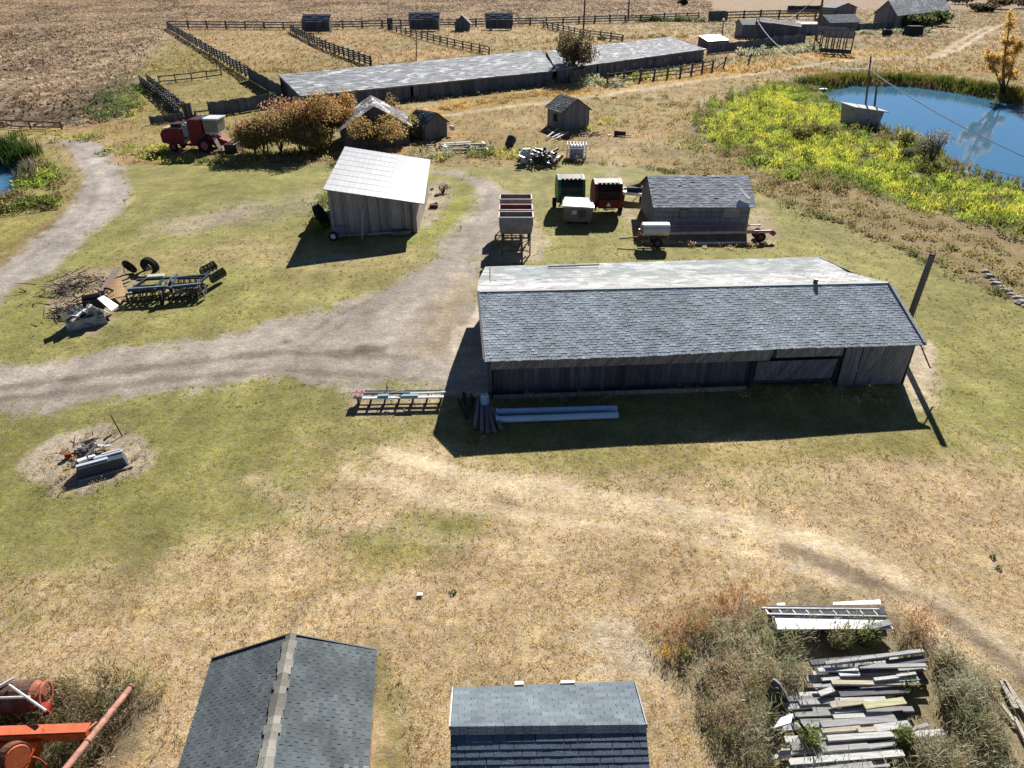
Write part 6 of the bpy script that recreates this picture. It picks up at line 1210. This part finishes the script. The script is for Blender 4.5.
# marsh
mp_ = [(.25, .2, .09), (.12, .16, .04), (.2, .28, .05), (.34, .41, .06), (.46, .48, .07), (.52, .50, .075), (.40, .44, .065), (.25, .33, .055)]
Lv = Leaves(); x, y = scatter(MARSH, .85, -.8); k = ok_ground(x, y); x, y = x[k], y[k]
edge = sm(0, 7, sdist(x, y, MARSH)); f = np.clip(field01(x, y, .16, 101) * .75 + .25 * edge - .12 * (1 - edge), 0, .999); k = nrs.rand(len(x)) < .35 + .65 * edge
clumps(Lv, x[k], y[k], 1.15, .62, 100, .06, mp_, f[k], .18, long=6.5, up=1.1, bright=1.12)
x, y = scatter(MARSH, .22, -2); k = ok_ground(x, y); clumps(Lv, x[k], y[k], .6, 1.25, 40, .13, [(.09, .12, .03), (.13, .17, .035), (.18, .2, .04), (.2, .16, .07)], field01(x[k], y[k], .3, 7), .25)
tag(Lv.build('marsh_plants', LEAF), 'bright yellow green marsh growth covering the ground below the pond', 'marsh plants', kind='stuff')
Lv = Leaves(); bpoly = W([(24, 172), (32, 160), (44, 160), (60, 178), (62, 190), (48, 208), (0, 212), (-90, 216), (-60, 208), (0, 199), (14, 190)]); x, y = scatter(bpoly, 1.1, -.3); k = ok_ground(x, y); clumps(Lv, x[k], y[k], .8, .6, 40, .15, mp_, field01(x[k], y[k], .2, 31) * .9 + .05, .22)
x, y = scatter_line(W([(-90, 214), (0, 212), (50, 209), (60, 196)]), 1.2, 1.5); clumps(Lv, x, y, .6, .6, 36, .12, [(.10, .10, .04), (.14, .12, .05), (.17, .13, .06)], field01(x, y, .3, 5), .2)
tag(Lv.build('pool_bank_plants', LEAF), 'yellow and olive plants on the bank between the small pool and the lane', 'bank plants', kind='stuff')
# reeds
def reeds(Lv, pts, width, dens, h, pal, seed):
    x, y = scatter_line(pts, width, dens); z = relief(x, y); n = len(x); hh = h * (.6 + .7 * nrs.rand(n)); f = field01(x, y, .25, seed)
    for k in range(5):
        p = np.stack([x + nrs.normal(0, .12, n), y + nrs.normal(0, .12, n), z], 1); Lv.blades(p, hh * (.7 + .5 * nrs.rand(n)), np.full(n, .05), .22, pick(pal, np.clip(f + .3 * (nrs.rand(n) - .5), 0, .999)) * (1 + .25 * (2 * nrs.rand(n, 1) - 1)))
Lv = Leaves(); reeds(Lv, W([(812, 87), (825, 82.5), (850, 80.3), (900, 80.3), (950, 85.2), (985, 91.5), (1024, 99), (1110, 115)]), 5., 6., 1.25, [(.06, .08, .02), (.09, .12, .025), (.13, .15, .03), (.22, .18, .05)], 3)
reeds(Lv, W([(808, 84), (825, 79), (850, 77), (900, 77), (950, 82), (985, 88.5), (1024, 96)]), 5, 3.5, .8, [(.2, .18, .05), (.30, .23, .06), (.33, .22, .06)], 9)
tag(Lv.build('pond_reeds', GRASSM), 'dark green reeds with golden tops along the far side of the pond', 'reeds', kind='stuff')
Lv = Leaves(); reeds(Lv, W([(-90, 157), (-40, 151), (0, 153), (14, 156), (26, 163)]), 3., 7., 1.9, [(.03, .06, .015), (.05, .09, .02), (.07, .11, .025)], 3); reeds(Lv, W([(22, 168), (30, 176), (26, 184)]), 1.5, 5, 1.1, [(.16, .15, .10), (.2, .17, .1)], 5)
tag(Lv.build('pool_reeds', GRASSM), 'dark green reeds round the far end of the small pool', 'reeds', kind='stuff')
Lv = Leaves(); reeds(Lv, W([(845, 113), (856, 121), (882, 132), (906, 140), (936, 150), (952, 167), (986, 179), (1040, 194), (1110, 204)]), 1.4, 3, .9, [(.2, .16, .08), (.25, .2, .09), (.16, .17, .05)], 3)
tag(Lv.build('pond_edge_grass', GRASSM), 'thin brownish grass along the near edge of the pond', 'reeds', kind='stuff')

# weed strips through the yard
Lv = Leaves(); green = [(.07, .09, .025), (.11, .14, .03), (.17, .19, .04), (.25, .24, .05)]; olive = [(.12, .11, .05), (.18, .16, .06), (.24, .19, .09)]; sage = [(.16, .17, .11), (.22, .23, .15), (.28, .27, .17), (.12, .13, .07)]; dry = [(.25, .19, .09), (.33, .25, .12), (.38, .30, .16), (.2, .15, .07)]
for pts, wd_, dn, h, r_, pal, sz in (
    ([(112, 149), (150, 158), (200, 162), (262, 164)], 3.5, .8, .55, .7, green, .12), ([(150, 148), (176, 151)], 3, .9, .6, .8, [(.22, .25, .04), (.3, .29, .05)], .13),
    ([(225, 165), (280, 163), (334, 160)], 2.6, 1.1, .6, .7, olive, .12), ([(236, 157), (262, 156), (330, 154)], 3, .9, .7, .8, green, .12),
    ([(412, 158), (440, 157), (492, 156)], 2.8, 1.3, 1.0, .8, green + sage, .13), ([(500, 152), (520, 158)], 3, 1, .6, .7, green, .13), ([(525, 165), (548, 169)], 2, 1, .4, .5, olive, .1), ([(575, 162), (592, 162)], 1.2, 1.5, .7, .5, sage + dry, .1),
    ([(400, 99), (480, 91), (545, 83)], 5, .5, .9, 1.0, [(.06, .07, .03), (.1, .1, .05)] + sage, .2), ([(540, 84), (575, 82), (606, 87), (625, 86)], 5, .7, 1.2, 1.1, sage, .2), ([(620, 82), (690, 71)], 6, .3, .6, .8, green + sage, .2),
    ([(742, 56), (780, 52), (822, 50)], 8, .35, 1.1, 1.4, sage, .3), ([(855, 34), (930, 32)], 8, .15, 1.0, 1.5, sage, .4), ([(640, 21), (705, 22)], 8, .18, 1.8, 2.0, [(.05, .07, .03), (.09, .1, .05)], .5), ([(530, 42), (660, 38), (690, 37)], 4, .15, 1.0, 1.2, olive, .3),
    ([(640, 167), (700, 177), (758, 191), (830, 219), (900, 247), (1024, 307), (1090, 340)], 1.2, 1.4, .4, .5, [(.09, .09, .035), (.14, .13, .05), (.2, .16, .08)], .1), ([(560, 161), (640, 166)], .8, 1.2, .3, .4, olive, .1),
    ([(690, 160), (760, 180), (830, 205), (930, 235), (1060, 285)], 7, .5, .35, .8, [(.13, .105, .045), (.165, .13, .055), (.11, .11, .04)], .12), ([(735, 128), (700, 140), (690, 150)], 5, .5, .5, .8, olive + green, .13),
    ([(505, 399), (640, 398), (780, 394), (895, 392)], .9, 4., .45, .3, dry, .045), ([(760, 402), (890, 399)], 1.0, 4, .35, .3, dry, .045), ([(318, 238), (322, 215), (330, 195)], 1.2, 2.5, .7, .5, green, .1), ([(505, 430), (480, 440), (460, 428)], 1.4, 3, .3, .3, olive, .05),
    ([(640, 244), (700, 246), (768, 245)], .8, 2.5, .3, .35, dry, .07), ([(412, 175), (408, 165), (400, 158)], 1.5, 1., .5, .5, green, .1), ([(60, 285), (70, 300), (60, 320)], 1.4, 2.5, .4, .4, [(.16, .14, .11), (.24, .2, .14)], .06), ([(85, 270), (60, 290), (58, 296), (95, 276)], 1.6, 2.5, .35, .4, [(.12, .1, .08), (.2, .17, .12)], .06),
    ([(60, 470), (76, 462), (82, 470), (70, 480)], .8, 5, .3, .22, dry, .035), ([(92, 455), (112, 452), (130, 462)], .8, 6, .3, .24, dry, .035), ([(40, 470), (55, 452), (80, 440), (110, 434), (140, 444), (148, 462), (120, 478), (80, 490), (50, 486), (40, 472)], .9, 5, .26, .18, dry + olive, .03), ([(145, 84), (120, 118)], 5, .3, .5, .8, green, .15), ([(122, 90), (108, 122)], 6, .4, .8, 1., [(.06, .08, .03), (.09, .1, .04)], .18), ([(190, 120), (290, 104)], 3, .4, .6, .9, olive + dry, .14), ([(0, 134), (100, 140)], 4, .4, .5, .8, green, .14), ([(210, 130), (255, 128)], 4, .4, .6, .8, [(.28, .16, .06), (.24, .18, .06)], .14),
    ([(440, 110), (540, 94), (600, 90)], 4, .5, .4, .8, [(.19, .125, .04), (.22, .145, .05), (.19, .15, .06)], .14), ([(560, 128), (600, 130), (606, 118)], 3, .4, .5, .6, [(.3, .28, .05), (.2, .2, .05)], .13), ([(600, 96), (690, 105), (640, 130)], 10, .12, .45, .9, olive, .15)):
    x, y = scatter_line(W(pts), wd_, dn); k = ok_ground(x, y); x, y = x[k], y[k]; clumps(Lv, x, y, r_, h, 40, sz * .85, pal, field01(x, y, .4, int(wd_ * 10) + len(pts)), .25, bright=1.75)
tag(Lv.build('weeds', LEAF), 'rough weeds along fences, sheds, scrap heaps and the mown edge', 'weeds', kind='stuff')

# tall dead growth round the lumber pile and the machines in the foreground
def feathery(Lv, x, y, h, pal, field, nb=26, w=.012, spread=.5, jit=.3, bright=1.6):
    n = len(x); z = relief(x, y); base = pick(pal, np.clip(field + .3 * (nrs.rand(n) - .5), 0, .999)) * bright; hh = h * (.5 + .9 * nrs.rand(n))
    for k in range(nb):
        t = nrs.rand(n); th = nrs.rand(n) * 6.283; rr_ = hh * spread * nrs.rand(n) * (.35 + t * .8)
        p = np.stack([x + np.cos(th) * rr_, y + np.sin(th) * rr_, z + hh * t * .85], 1)
        Lv.blades(p, hh * (.12 + .15 * nrs.rand(n)), np.full(n, w) * (.6 + 1.0 * nrs.rand(n)), .9, base * (1 + jit * (2 * nrs.rand(n, 1) - 1)))
pile = [W([(772, 612), (890, 612), (894, 632), (774, 632)]), W([(806, 652), (928, 645), (930, 690), (905, 700), (808, 705)]), W([(778, 705), (905, 690), (950, 735), (915, 775), (778, 780)])]
wp = W([(664, 655), (682, 622), (700, 612), (755, 602), (770, 602), (830, 600), (886, 606), (915, 625), (938, 650), (985, 672), (1010, 720), (1030, 790), (1000, 900), (740, 900), (715, 760), (690, 700)])
wcol = [(.15, .12, .08), (.22, .21, .11), (.30, .31, .22), (.34, .32, .22), (.2, .22, .10), (.27, .2, .14), (.42, .35, .24)]
Lv = Leaves(); x, y = scatter(wp, 16.); k = np.ones(len(x), bool)
for q_ in pile: k &= ~((sdist(x, y, q_) > -.22))
k &= ~((nrs.rand(len(x)) < .5) & (sdist(x, y, wp) < .5)); x, y = x[k], y[k]; ed = sm(0, 1.6, sdist(x, y, wp))
feathery(Lv, x, y, .38 + .62 * ed, wcol, field01(x, y, .55, 77), 40, .009, .45)
x, y = scatter_line(W([(668, 648), (690, 632), (712, 624), (730, 610), (760, 604)]), 1.1, 22); feathery(Lv, x, y, .55, [(.26, .11, .05), (.33, .17, .08), (.36, .22, .10)], field01(x, y, .8, 3), 24, .011, .5)
x, y = scatter_line(W([(900, 612), (925, 638), (895, 640)]), 1.4, 16); feathery(Lv, x, y, .5, [(.26, .13, .06), (.32, .2, .1), (.3, .2, .12)], field01(x, y, .8, 3), 24, .011, .5)
x, y = scatter_line(W([(665, 652), (672, 668)]), .6, 26); feathery(Lv, x, y, .4, [(.45, .30, .05), (.38, .22, .05)], field01(x, y, .8, 3), 24, .011, .5)
x, y = scatter_line(W([(690, 690), (720, 735), (745, 800)]), .8, 9); feathery(Lv, x, y, .3, [(.12, .14, .05), (.2, .21, .1)], field01(x, y, .8, 3), 24, .011, .5)
x, y = scatter_line(W([(775, 700), (790, 745), (782, 770)]), .4, 9); feathery(Lv, x, y, .3, wcol, field01(x, y, .8, 3), 24, .011, .5)
x, y = scatter(wp, 2.6, .25); k = np.ones(len(x), bool)
for q_ in pile: k &= ~(sdist(x, y, q_) > -.42)
x, y = x[k], y[k]; clumps(Lv, x, y, .34, .62, 230, .028, [(.28, .23, .14), (.26, .27, .14), (.37, .39, .26), (.44, .41, .29), (.22, .27, .11), (.4, .3, .19)], field01(x, y, .5, 177), .3, long=2.6, bright=1.25)
tag(Lv.build('tall_dry_weeds', GRASSM), 'tall feathery dry weeds crowding round the lumber pile and white sheets', 'weeds', kind='stuff')
def weed_bush(label, px, py, r, h, pal, n=900, name='weed_bush', group='bushes growing through the lumber pile', seed=1):
    q = G(px, py); rt = thing(name, label, 'bush', q, 0, group); Lv = Leaves(); m = 26; a = nrs.rand(m) * 6.283; rr_ = r * np.sqrt(nrs.rand(m)) * .75
    x, y = q.x + np.cos(a) * rr_, q.y + np.sin(a) * rr_; feathery(Lv, x, y, h, pal, nrs.rand(m) * .99, max(8, n // m), .014, .38); Lv.build('foliage', GRASSM, rt, world=True)
    mb = MB((.16, .12, .08))
    for k in range(7): t = rnd.uniform(0, 6.28); mb.tube((0, 0, 0), (math.cos(t) * r * .6, math.sin(t) * r * .6, h * .8), .012, .006, 5)
    mb.build('stems', BARK, rt)
for px, py, r_, h_, pal, lb in ((955, 700, .7, .85, [(.26, .26, .18), (.2, .21, .13), (.3, .28, .2)], 'grey green bush right of the lumber pile, below the slanted planks'), (975, 735, .75, .9, [(.2, .17, .12), (.25, .22, .16), (.16, .17, .09)], 'brownish bush at the lower right of the lumber pile near the corner'),
    (945, 672, .5, .7, [(.27, .25, .17), (.2, .19, .11), (.28, .2, .12)], 'mixed grey bush touching the upper right end of the planks'), (930, 765, .55, .8, [(.3, .28, .2), (.24, .22, .15)], 'pale grey bush at the bottom edge right of the longest plank'), (900, 742, .28, .45, [(.14, .17, .06), (.2, .22, .09)], 'small green bush growing through the lower planks'),
    (808, 745, .3, .45, [(.14, .17, .06), (.2, .22, .09)], 'small green bush at the left end of the longest plank'), (835, 643, .5, .6, [(.17, .17, .09), (.24, .21, .12), (.13, .15, .06)], 'olive bush between the white sheets and the lumber pile, at left'), (868, 641, .4, .55, [(.12, .17, .05), (.17, .2, .08)], 'brighter green bush between the white sheets and the lumber pile, at right'), (905, 690, .3, .4, [(.1, .15, .05), (.15, .19, .07)], 'low green weed bush over the mossy plank end')):
    weed_bush(lb, px, py, r_, h_, pal, 1700)
Lv = Leaves(); wl = W([(-60, 690), (40, 684), (100, 682), (152, 684), (158, 695), (120, 740), (80, 790), (60, 860), (-60, 860)]); x, y = scatter(wl, 22.)
feathery(Lv, x, y, .68, [(.06, .055, .03), (.11, .095, .05), (.14, .14, .06), (.2, .165, .10), (.28, .23, .14)], field01(x, y, .7, 12), 34, .010, .5)
x, y = scatter_line(W([(118, 682), (150, 684), (148, 698)]), .9, 12); feathery(Lv, x, y, .42, [(.33, .25, .05), (.26, .23, .05), (.2, .2, .05)], field01(x, y, .9, 2), 36, .010, .5)
x, y = scatter_line(W([(98, 712), (118, 732), (106, 790)]), .9, 14); feathery(Lv, x, y, .45, [(.3, .22, .14), (.4, .31, .2), (.36, .26, .17)], field01(x, y, .9, 2), 30, .009, .5)
x, y = scatter_line(W([(385, 665), (405, 700), (425, 780)]), 1.0, 9); feathery(Lv, x, y, .16, [(.12, .13, .05), (.18, .17, .07), (.25, .2, .1)], field01(x, y, .9, 2), 16, .012, .6)
x, y = scatter_line(W([(150, 700), (175, 740), (170, 790)]), 1.0, 7); feathery(Lv, x, y, .2, [(.2, .17, .08), (.28, .23, .13), (.25, .2, .1)], field01(x, y, .9, 2), 16, .012, .6)
x, y = scatter_line(W([(0, 570), (25, 582), (40, 580)]), 1.2, 5); feathery(Lv, x, y, .2, [(.3, .17, .08), (.2, .19, .08)], field01(x, y, .9, 2), 16, .012, .6)
x, y = scatter(wl, 2.4, .1); clumps(Lv, x, y, .3, .5, 200, .03, [(.09, .08, .045), (.14, .13, .06), (.13, .15, .06), (.22, .18, .1)], field01(x, y, .6, 77), .3, long=2.6)
tag(Lv.build('machine_weeds', GRASSM), 'dark and yellow weeds tangled round the orange implement and rusty tank', 'weeds', kind='stuff')
# tiny green weeds on the dry field
for x, y, lb in ((992, 557, 'small bright green weed at right on the dry foreground, the upper of two'), (998, 569, 'small bright green weed at right on the dry foreground, the lower of two'), (453, 593, 'tiny dark green weed beside the white litter in the foreground')):
    q = G(x, y); Lv = Leaves(); Lv.cloud(q + V((0, 0, .06)), (.12, .09, .08), 46, .04, [(.05, .14, .05), (.07, .18, .06)]); tag(Lv.build('green_weed', LEAF, origin=q), lb, 'weed', 'green weeds on the dry field')

# ------------------------------------------------------------------ shrubs and trees
def shrub(name, label, px, py, r, h, pals, n=900, leaf=.16, group=None, stems=6, gap=.45, split=.5, loc=None):
    q = loc if loc is not None else G(px, py); rt = thing(name, label, 'shrub', q, 0, group); Lv = Leaves(); nb = 7
    for k in range(nb):
        t = rnd.uniform(0, 6.28); rr_ = r * rnd.uniform(.15, .6); zc = h * rnd.uniform(.28, .74); pal = pals[0] if zc > h * split else pals[-1]
        c = q + V((math.cos(t) * rr_, math.sin(t) * rr_, zc)); Lv.cloud(c, (r * rnd.uniform(.4, .62), r * rnd.uniform(.4, .62), h * rnd.uniform(.22, .32)), n // nb, leaf, pal, .3, .4, gap)
    Lv.build('foliage', LEAF, rt, world=True); mb = MB((.10, .075, .055))
    for k in range(stems):
        t = k * 6.283 / stems + rnd.uniform(-.3, .3); e_ = V((math.cos(t) * r * rnd.uniform(.3, .6), math.sin(t) * r * rnd.uniform(.3, .6), h * rnd.uniform(.7, .95))); m_ = e_ * .5 + V((rnd.uniform(-.2, .2), rnd.uniform(-.2, .2), h * .1)); mb.tube((0, 0, -.1), m_, .06, .04, 5); mb.tube(m_, e_, .04, .012, 5)
    mb.build('stems', BARK, rt); return rt
ru = [(.44, .19, .12), (.48, .26, .15), (.38, .23, .13), (.40, .29, .14)]; og = [(.27, .23, .09), (.36, .28, .10), (.22, .21, .08), (.40, .27, .12)]; rg_ = [(.58, .27, .1), (.5, .28, .11), (.36, .24, .09), (.3, .25, .09)]
HG = 'shrubs in the red hedge'
for px, py, r_, h_, pals, lb in ((264, 154, 3.6, 4.8, [ru, og], 'rust red shrub at the left end of the hedge beside the combine'), (281, 152, 3.9, 5.8, [ru, og], 'tall rust red shrub second from the left in the hedge'), (301, 151, 4.0, 5.8, [rg_ + ru, og], 'orange brown shrub in the middle of the red hedge'),
    (321, 149, 4.0, 7.0, [[(.62, .3, .12), (.55, .24, .1)] + og, og], 'tallest orange tipped shrub of the hedge, left of the collapsed house'), (343, 141, 3.0, 5.6, [rg_, og], 'reddish shrub behind the roof of the collapsed house'), (256, 154, 2.0, 2.9, [rg_, og], 'small brownish shrub at the outer left foot of the red hedge'), (331, 146, 2.8, 4.6, [rg_ + og, og], 'olive brown shrub squeezed between the tall orange tipped shrub and the collapsed house'), (312, 154, 3.0, 3.4, [og, og], 'low olive shrub at the front foot of the red hedge')):
    shrub('hedge_shrub', lb, px, py, r_, h_, pals, 6500, .14, HG, gap=.3)
shrub('olive_shrub', 'dark olive shrub growing against the front of the collapsed house', 378, 152, 3.5, 4.6, [og + rg_, [(.12, .12, .05), (.17, .15, .06)]], 4200, .13)
shrub('yellow_shrub', 'yellow green shrub between the collapsed house and the leaning hut', 408, 140, 1.6, 3.0, [[(.36, .31, .06), (.3, .24, .07), (.2, .2, .06)], og], 1300, .15)
shrub('thin_shrub', 'sparse tall shrub behind the right slope of the collapsed house', 392, 131, 2.0, 4.6, [[(.28, .22, .08), (.33, .2, .08), (.2, .18, .08)], og], 900, .15)
shrub('dark_shrub', 'dark round shrub in the gap between the two feedlot shed lengths', 571, 80, 4.4, 8.2, [[(.16, .13, .07), (.11, .11, .05), (.2, .14, .09)], [(.05, .06, .025), (.08, .08, .03)]], 3600, .28)
shrub('grey_shrub', 'big grey green shrub at the near edge of the pond', 931, 164, 2.4, 3.8, [[(.26, .26, .2), (.2, .21, .15), (.24, .2, .17)], [(.16, .17, .1), (.12, .14, .06)]], 2600, .11, stems=10)
shrub('pale_shrub', 'pale yellow green feathery shrub left of the big grey shrub at the pond', 904, 148, 1.6, 2.7, [[(.40, .37, .14), (.34, .33, .14)], [(.2, .22, .07), (.26, .26, .1)]], 1600, .11)
shrub('small_sage', 'small grey bush in the marsh in front of the pale feathery shrub', 902, 160, 1.3, 1.5, [[(.22, .22, .15), (.18, .19, .1)], [(.14, .15, .07)]], 1000, .1)
shrub('brown_reed_clump', 'brown upright clump in the marsh left of the pump house', 797, 138, 2.2, 1.7, [[(.2, .16, .07), (.16, .15, .06)], [(.13, .14, .04)]], 1500, .12)
shrub('brown_reed_clump', 'brown upright clump in the marsh nearer the pump house', 822, 135, 2.0, 1.6, [[(.2, .17, .07), (.18, .17, .06)], [(.13, .14, .04)]], 1300, .12)
for px, py, r_, h_, lb in ((898, 28, 5.0, 4.8, 'left green shrub in front of the big far barn'), (917, 27, 6, 4.4, 'middle green shrub in front of the big far barn'), (936, 26, 5.5, 5.0, 'right green shrub in front of the big far barn')): shrub('barn_shrub', lb, px, py, r_, h_, [[(.15, .18, .07), (.1, .13, .05)], [(.07, .09, .03)]], 1100, .5, 'shrubs by the far barn')
for px, py, r_, h_, lb in ((962, 4, 13, 6, 'dark scrub bush at the far top right edge, leftmost'), (1000, 9, 9, 5, 'dark scrub bush at the far top right edge, middle'), (1022, 8, 10, 7, 'dark scrub bush in the far top right corner'), (683, 5.5, 3, 3.4, 'lone dark bush standing in the far tilled field'), (986, 12, 9, 4, 'low brown scrub on the far right slope')): shrub('far_scrub', lb, px, py, r_, h_, [[(.10, .08, .05), (.14, .10, .06)], [(.06, .06, .035)]], 600, .9, 'scrub at the far top right')
shrub('bank_shrub', 'dead grey stalk bush beside the dirt strip right of the white roofed shed', 443, 193, .9, .8, [[(.3, .26, .19), (.22, .2, .14)]], 260, .08)

def tree(name, label, base, stems, pal, nleaf, leaf, cr):
    rt = thing(name, label, 'tree', base); mb = MB((.13, .10, .075)); Lv = Leaves()
    for pts, r0, cr_ in stems:
        P = [V((p[0] - .3 * p[2], p[1], p[2])) for p in pts]; n = len(P) - 1
        for k in range(n): mb.tube(P[k], P[k + 1], r0 * (1 - k / (n + .6)), r0 * (1 - (k + 1) / (n + .6)), 7)
        for k in range(26):
            cr = cr_; t = rnd.uniform(.22, 1) * n; i = min(int(t), n - 1); a = lerp(P[i], P[i + 1], t - i); fr_ = t / n; th = rnd.uniform(0, 6.28); ln = cr * (1.15 - fr_ * .85) * rnd.uniform(.5, 1.2); e_ = a + V((math.cos(th) * ln, math.sin(th) * ln, ln * rnd.uniform(.25, .9))); mb.tube(a, e_, .045 * (1.2 - fr_), .012, 5)
            for q in range(3):
                c = lerp(a, e_, rnd.uniform(.45, 1.05)); Lv.cloud(base + c, (rnd.uniform(.5, 1.1), rnd.uniform(.5, 1.1), rnd.uniform(.5, 1.1)), int(nleaf // 78 * rnd.uniform(.2, 1.6)), leaf, pal, .35, .1, .0)
    mb.build('trunk', BARK, rt); Lv.build('crown', LEAF, rt, world=True); return rt
b0 = G(1004, 94)
tree('autumn_tree', 'tall thin yellow and orange autumn tree at the far pond edge', b0, [(((0, 0, -.3), (-.25, .1, 3), (-.1, 0, 6.5), (.3, .1, 9), (.2, 0, 11.8)), .28, 1.1), (((.05, .1, 0), (-1.0, .3, 2.6), (-2.2, .3, 5.0), (-2.9, .4, 6.4)), .17, 1.5), (((.1, 0, .2), (1.0, .2, 3.0), (1.7, .3, 6), (2.0, .3, 7.4)), .16, 1.3)], [(.75, .55, .12), (.7, .47, .13), (.62, .47, .16), (.55, .38, .15), (.64, .34, .17)], 5600, .13, 1.5)

# ------------------------------------------------------------------ turf: real blades over the near ground
FOOT = [[(-9, 2), (-2.7, 2), (-2.9, 12.9), (-8, 12.5)], [(-1.6, 5), (3.2, 5), (3.2, 11.5), (-1.6, 11.2)], [(-1.4, 29.2), (19.8, 30.6), (19.3, 42), (-1.5, 40.4)], [(-13.8, 52.6), (-7.3, 53.8), (-7.5, 64), (-14.4, 64)], [(11, 54.1), (18.5, 54.1), (18.5, 60), (11, 60)]]
def turf(name, label, bands, seed):
    Lv = Leaves()
    for y0, y1, dens, nb, h, wd_ in bands:
        n = int((y1 - y0) * (1.75 * y1 + 14) * dens); x = (nrs.rand(n) - .5) * (1.75 * y1 + 14); y = y0 + (y1 - y0) * nrs.rand(n); k = np.abs(x) < .88 * (y + 6) + 5; x, y = x[k], y[k]
        col, gr = ground(x, y); k = (nrs.rand(len(x)) < np.clip(gr * 1.15, 0, 1)) & (gr > .12)
        for fp in FOOT: k &= sdist(x, y, fp) < 0
        x, y, col = x[k], y[k], col[k]; n = len(x); z = relief(x, y); tall = .55 + .9 * fbm(x, y, .9, 87, 3) ** 1.0 * (.5 + nrs.rand(n)); lush = np.clip(1.1 - 4.2 * np.abs(col[:, 0] - .38), .28, 1.1)
        for q in range(nb):
            p = np.stack([x + nrs.normal(0, .045, n), y + nrs.normal(0, .045, n), z - .005], 1)
            Lv.blades(p, h * tall * lush * (.45 + .6 * nrs.rand(n)), wd_ * (.7 + .6 * nrs.rand(n)), 1.7, np.clip(col * 1.42, 0, .8) * (1 + .2 * (2 * nrs.rand(n, 1) - 1)) * np.array((1.03, 1.0, .94)))
    tag(Lv.build(name, GRASSM), label, 'grass', kind='stuff')
turf('grass', 'dry straw coloured and green grass blades over the near turf', [(6, 13, 60, 6, .07, .0075), (13, 19, 46, 6, .07, .009), (19, 28, 24, 5, .075, .013), (28, 40, 8, 5, .09, .024), (40, 62, 3.2, 5, .10, .034)], 5)
Lv = Leaves(); n = 15000; x = (nrs.rand(n) - .5) * 210; y = 62 + 90 * nrs.rand(n); col, gr = ground(x, y); k = (gr > .3) & (gr < .75) & ok_ground(x, y) & (nrs.rand(n) < .9); x, y, col = x[k], y[k], col[k]
for q in range(5):
    p = np.stack([x + nrs.normal(0, .18, len(x)), y + nrs.normal(0, .18, len(x)), relief(x, y)], 1); Lv.blades(p, .26 * (.5 + .9 * nrs.rand(len(x))), np.full(len(x), .06), .9, np.clip(col * 1.6, 0, .7) * (1 + .3 * (2 * nrs.rand(len(x), 1) - 1)))
tag(Lv.build('rough_grass', GRASSM), 'tufts of long golden grass on the unmown ground beyond the yard', 'grass', kind='stuff')

Lv = Leaves(); n = 26000; x = (nrs.rand(n) - .5) * 460; y = 150 + 230 * nrs.rand(n) ** 1.4; k = np.abs(x) < .8 * y + 10; x, y = x[k], y[k]; col, gr = ground(x, y); k = (gr > .3) & (gr < .75); x, y, col = x[k], y[k], col[k]
for q in range(5):
    p = np.stack([x + nrs.normal(0, .3, len(x)), y + nrs.normal(0, .3, len(x)), relief(x, y)], 1); Lv.blades(p, .45 * (.4 + .9 * nrs.rand(len(x))), np.full(len(x), .14), .8, np.clip(col * 1.4, 0, .7) * (1 + .35 * (2 * nrs.rand(len(x), 1) - 1)))
tag(Lv.build('far_grass', GRASSM), 'tufts of long dry grass in the pens and on the far golden slope', 'grass', kind='stuff')
Lv = Leaves(); n = 70000; x = -360 + 520 * nrs.rand(n); y = 96 + 420 * nrs.rand(n) ** 1.25; k = (np.abs(x) < .82 * y + 8) & (sdist(x, y, ZW[0][1]) > .5); x, y = x[k], y[k]; n = len(x)
f = field01(x, y * .5, .06, 191); sp = [(.085, .062, .043), (.14, .10, .068), (.22, .165, .11), (.32, .25, .165), (.42, .33, .22)]
base = pick(sp, np.clip(f * .6 + .55 * nrs.rand(n) - .08, 0, .999))
for q in range(4):
    p = np.stack([x + nrs.normal(0, .35, n), y + nrs.normal(0, .35, n), relief(x, y) - .03], 1); Lv.blades(p, .42 * (.4 + .9 * nrs.rand(n)), np.full(n, .2) * (.5 + nrs.rand(n)), .8, base * np.array((1.5, 1.42, 1.32)) * (1 + .3 * (2 * nrs.rand(n, 1) - 1)))
tag(Lv.build('stubble', GRASSM), 'clods and crop stubble strewn over the brown tilled field', 'stubble', kind='stuff')
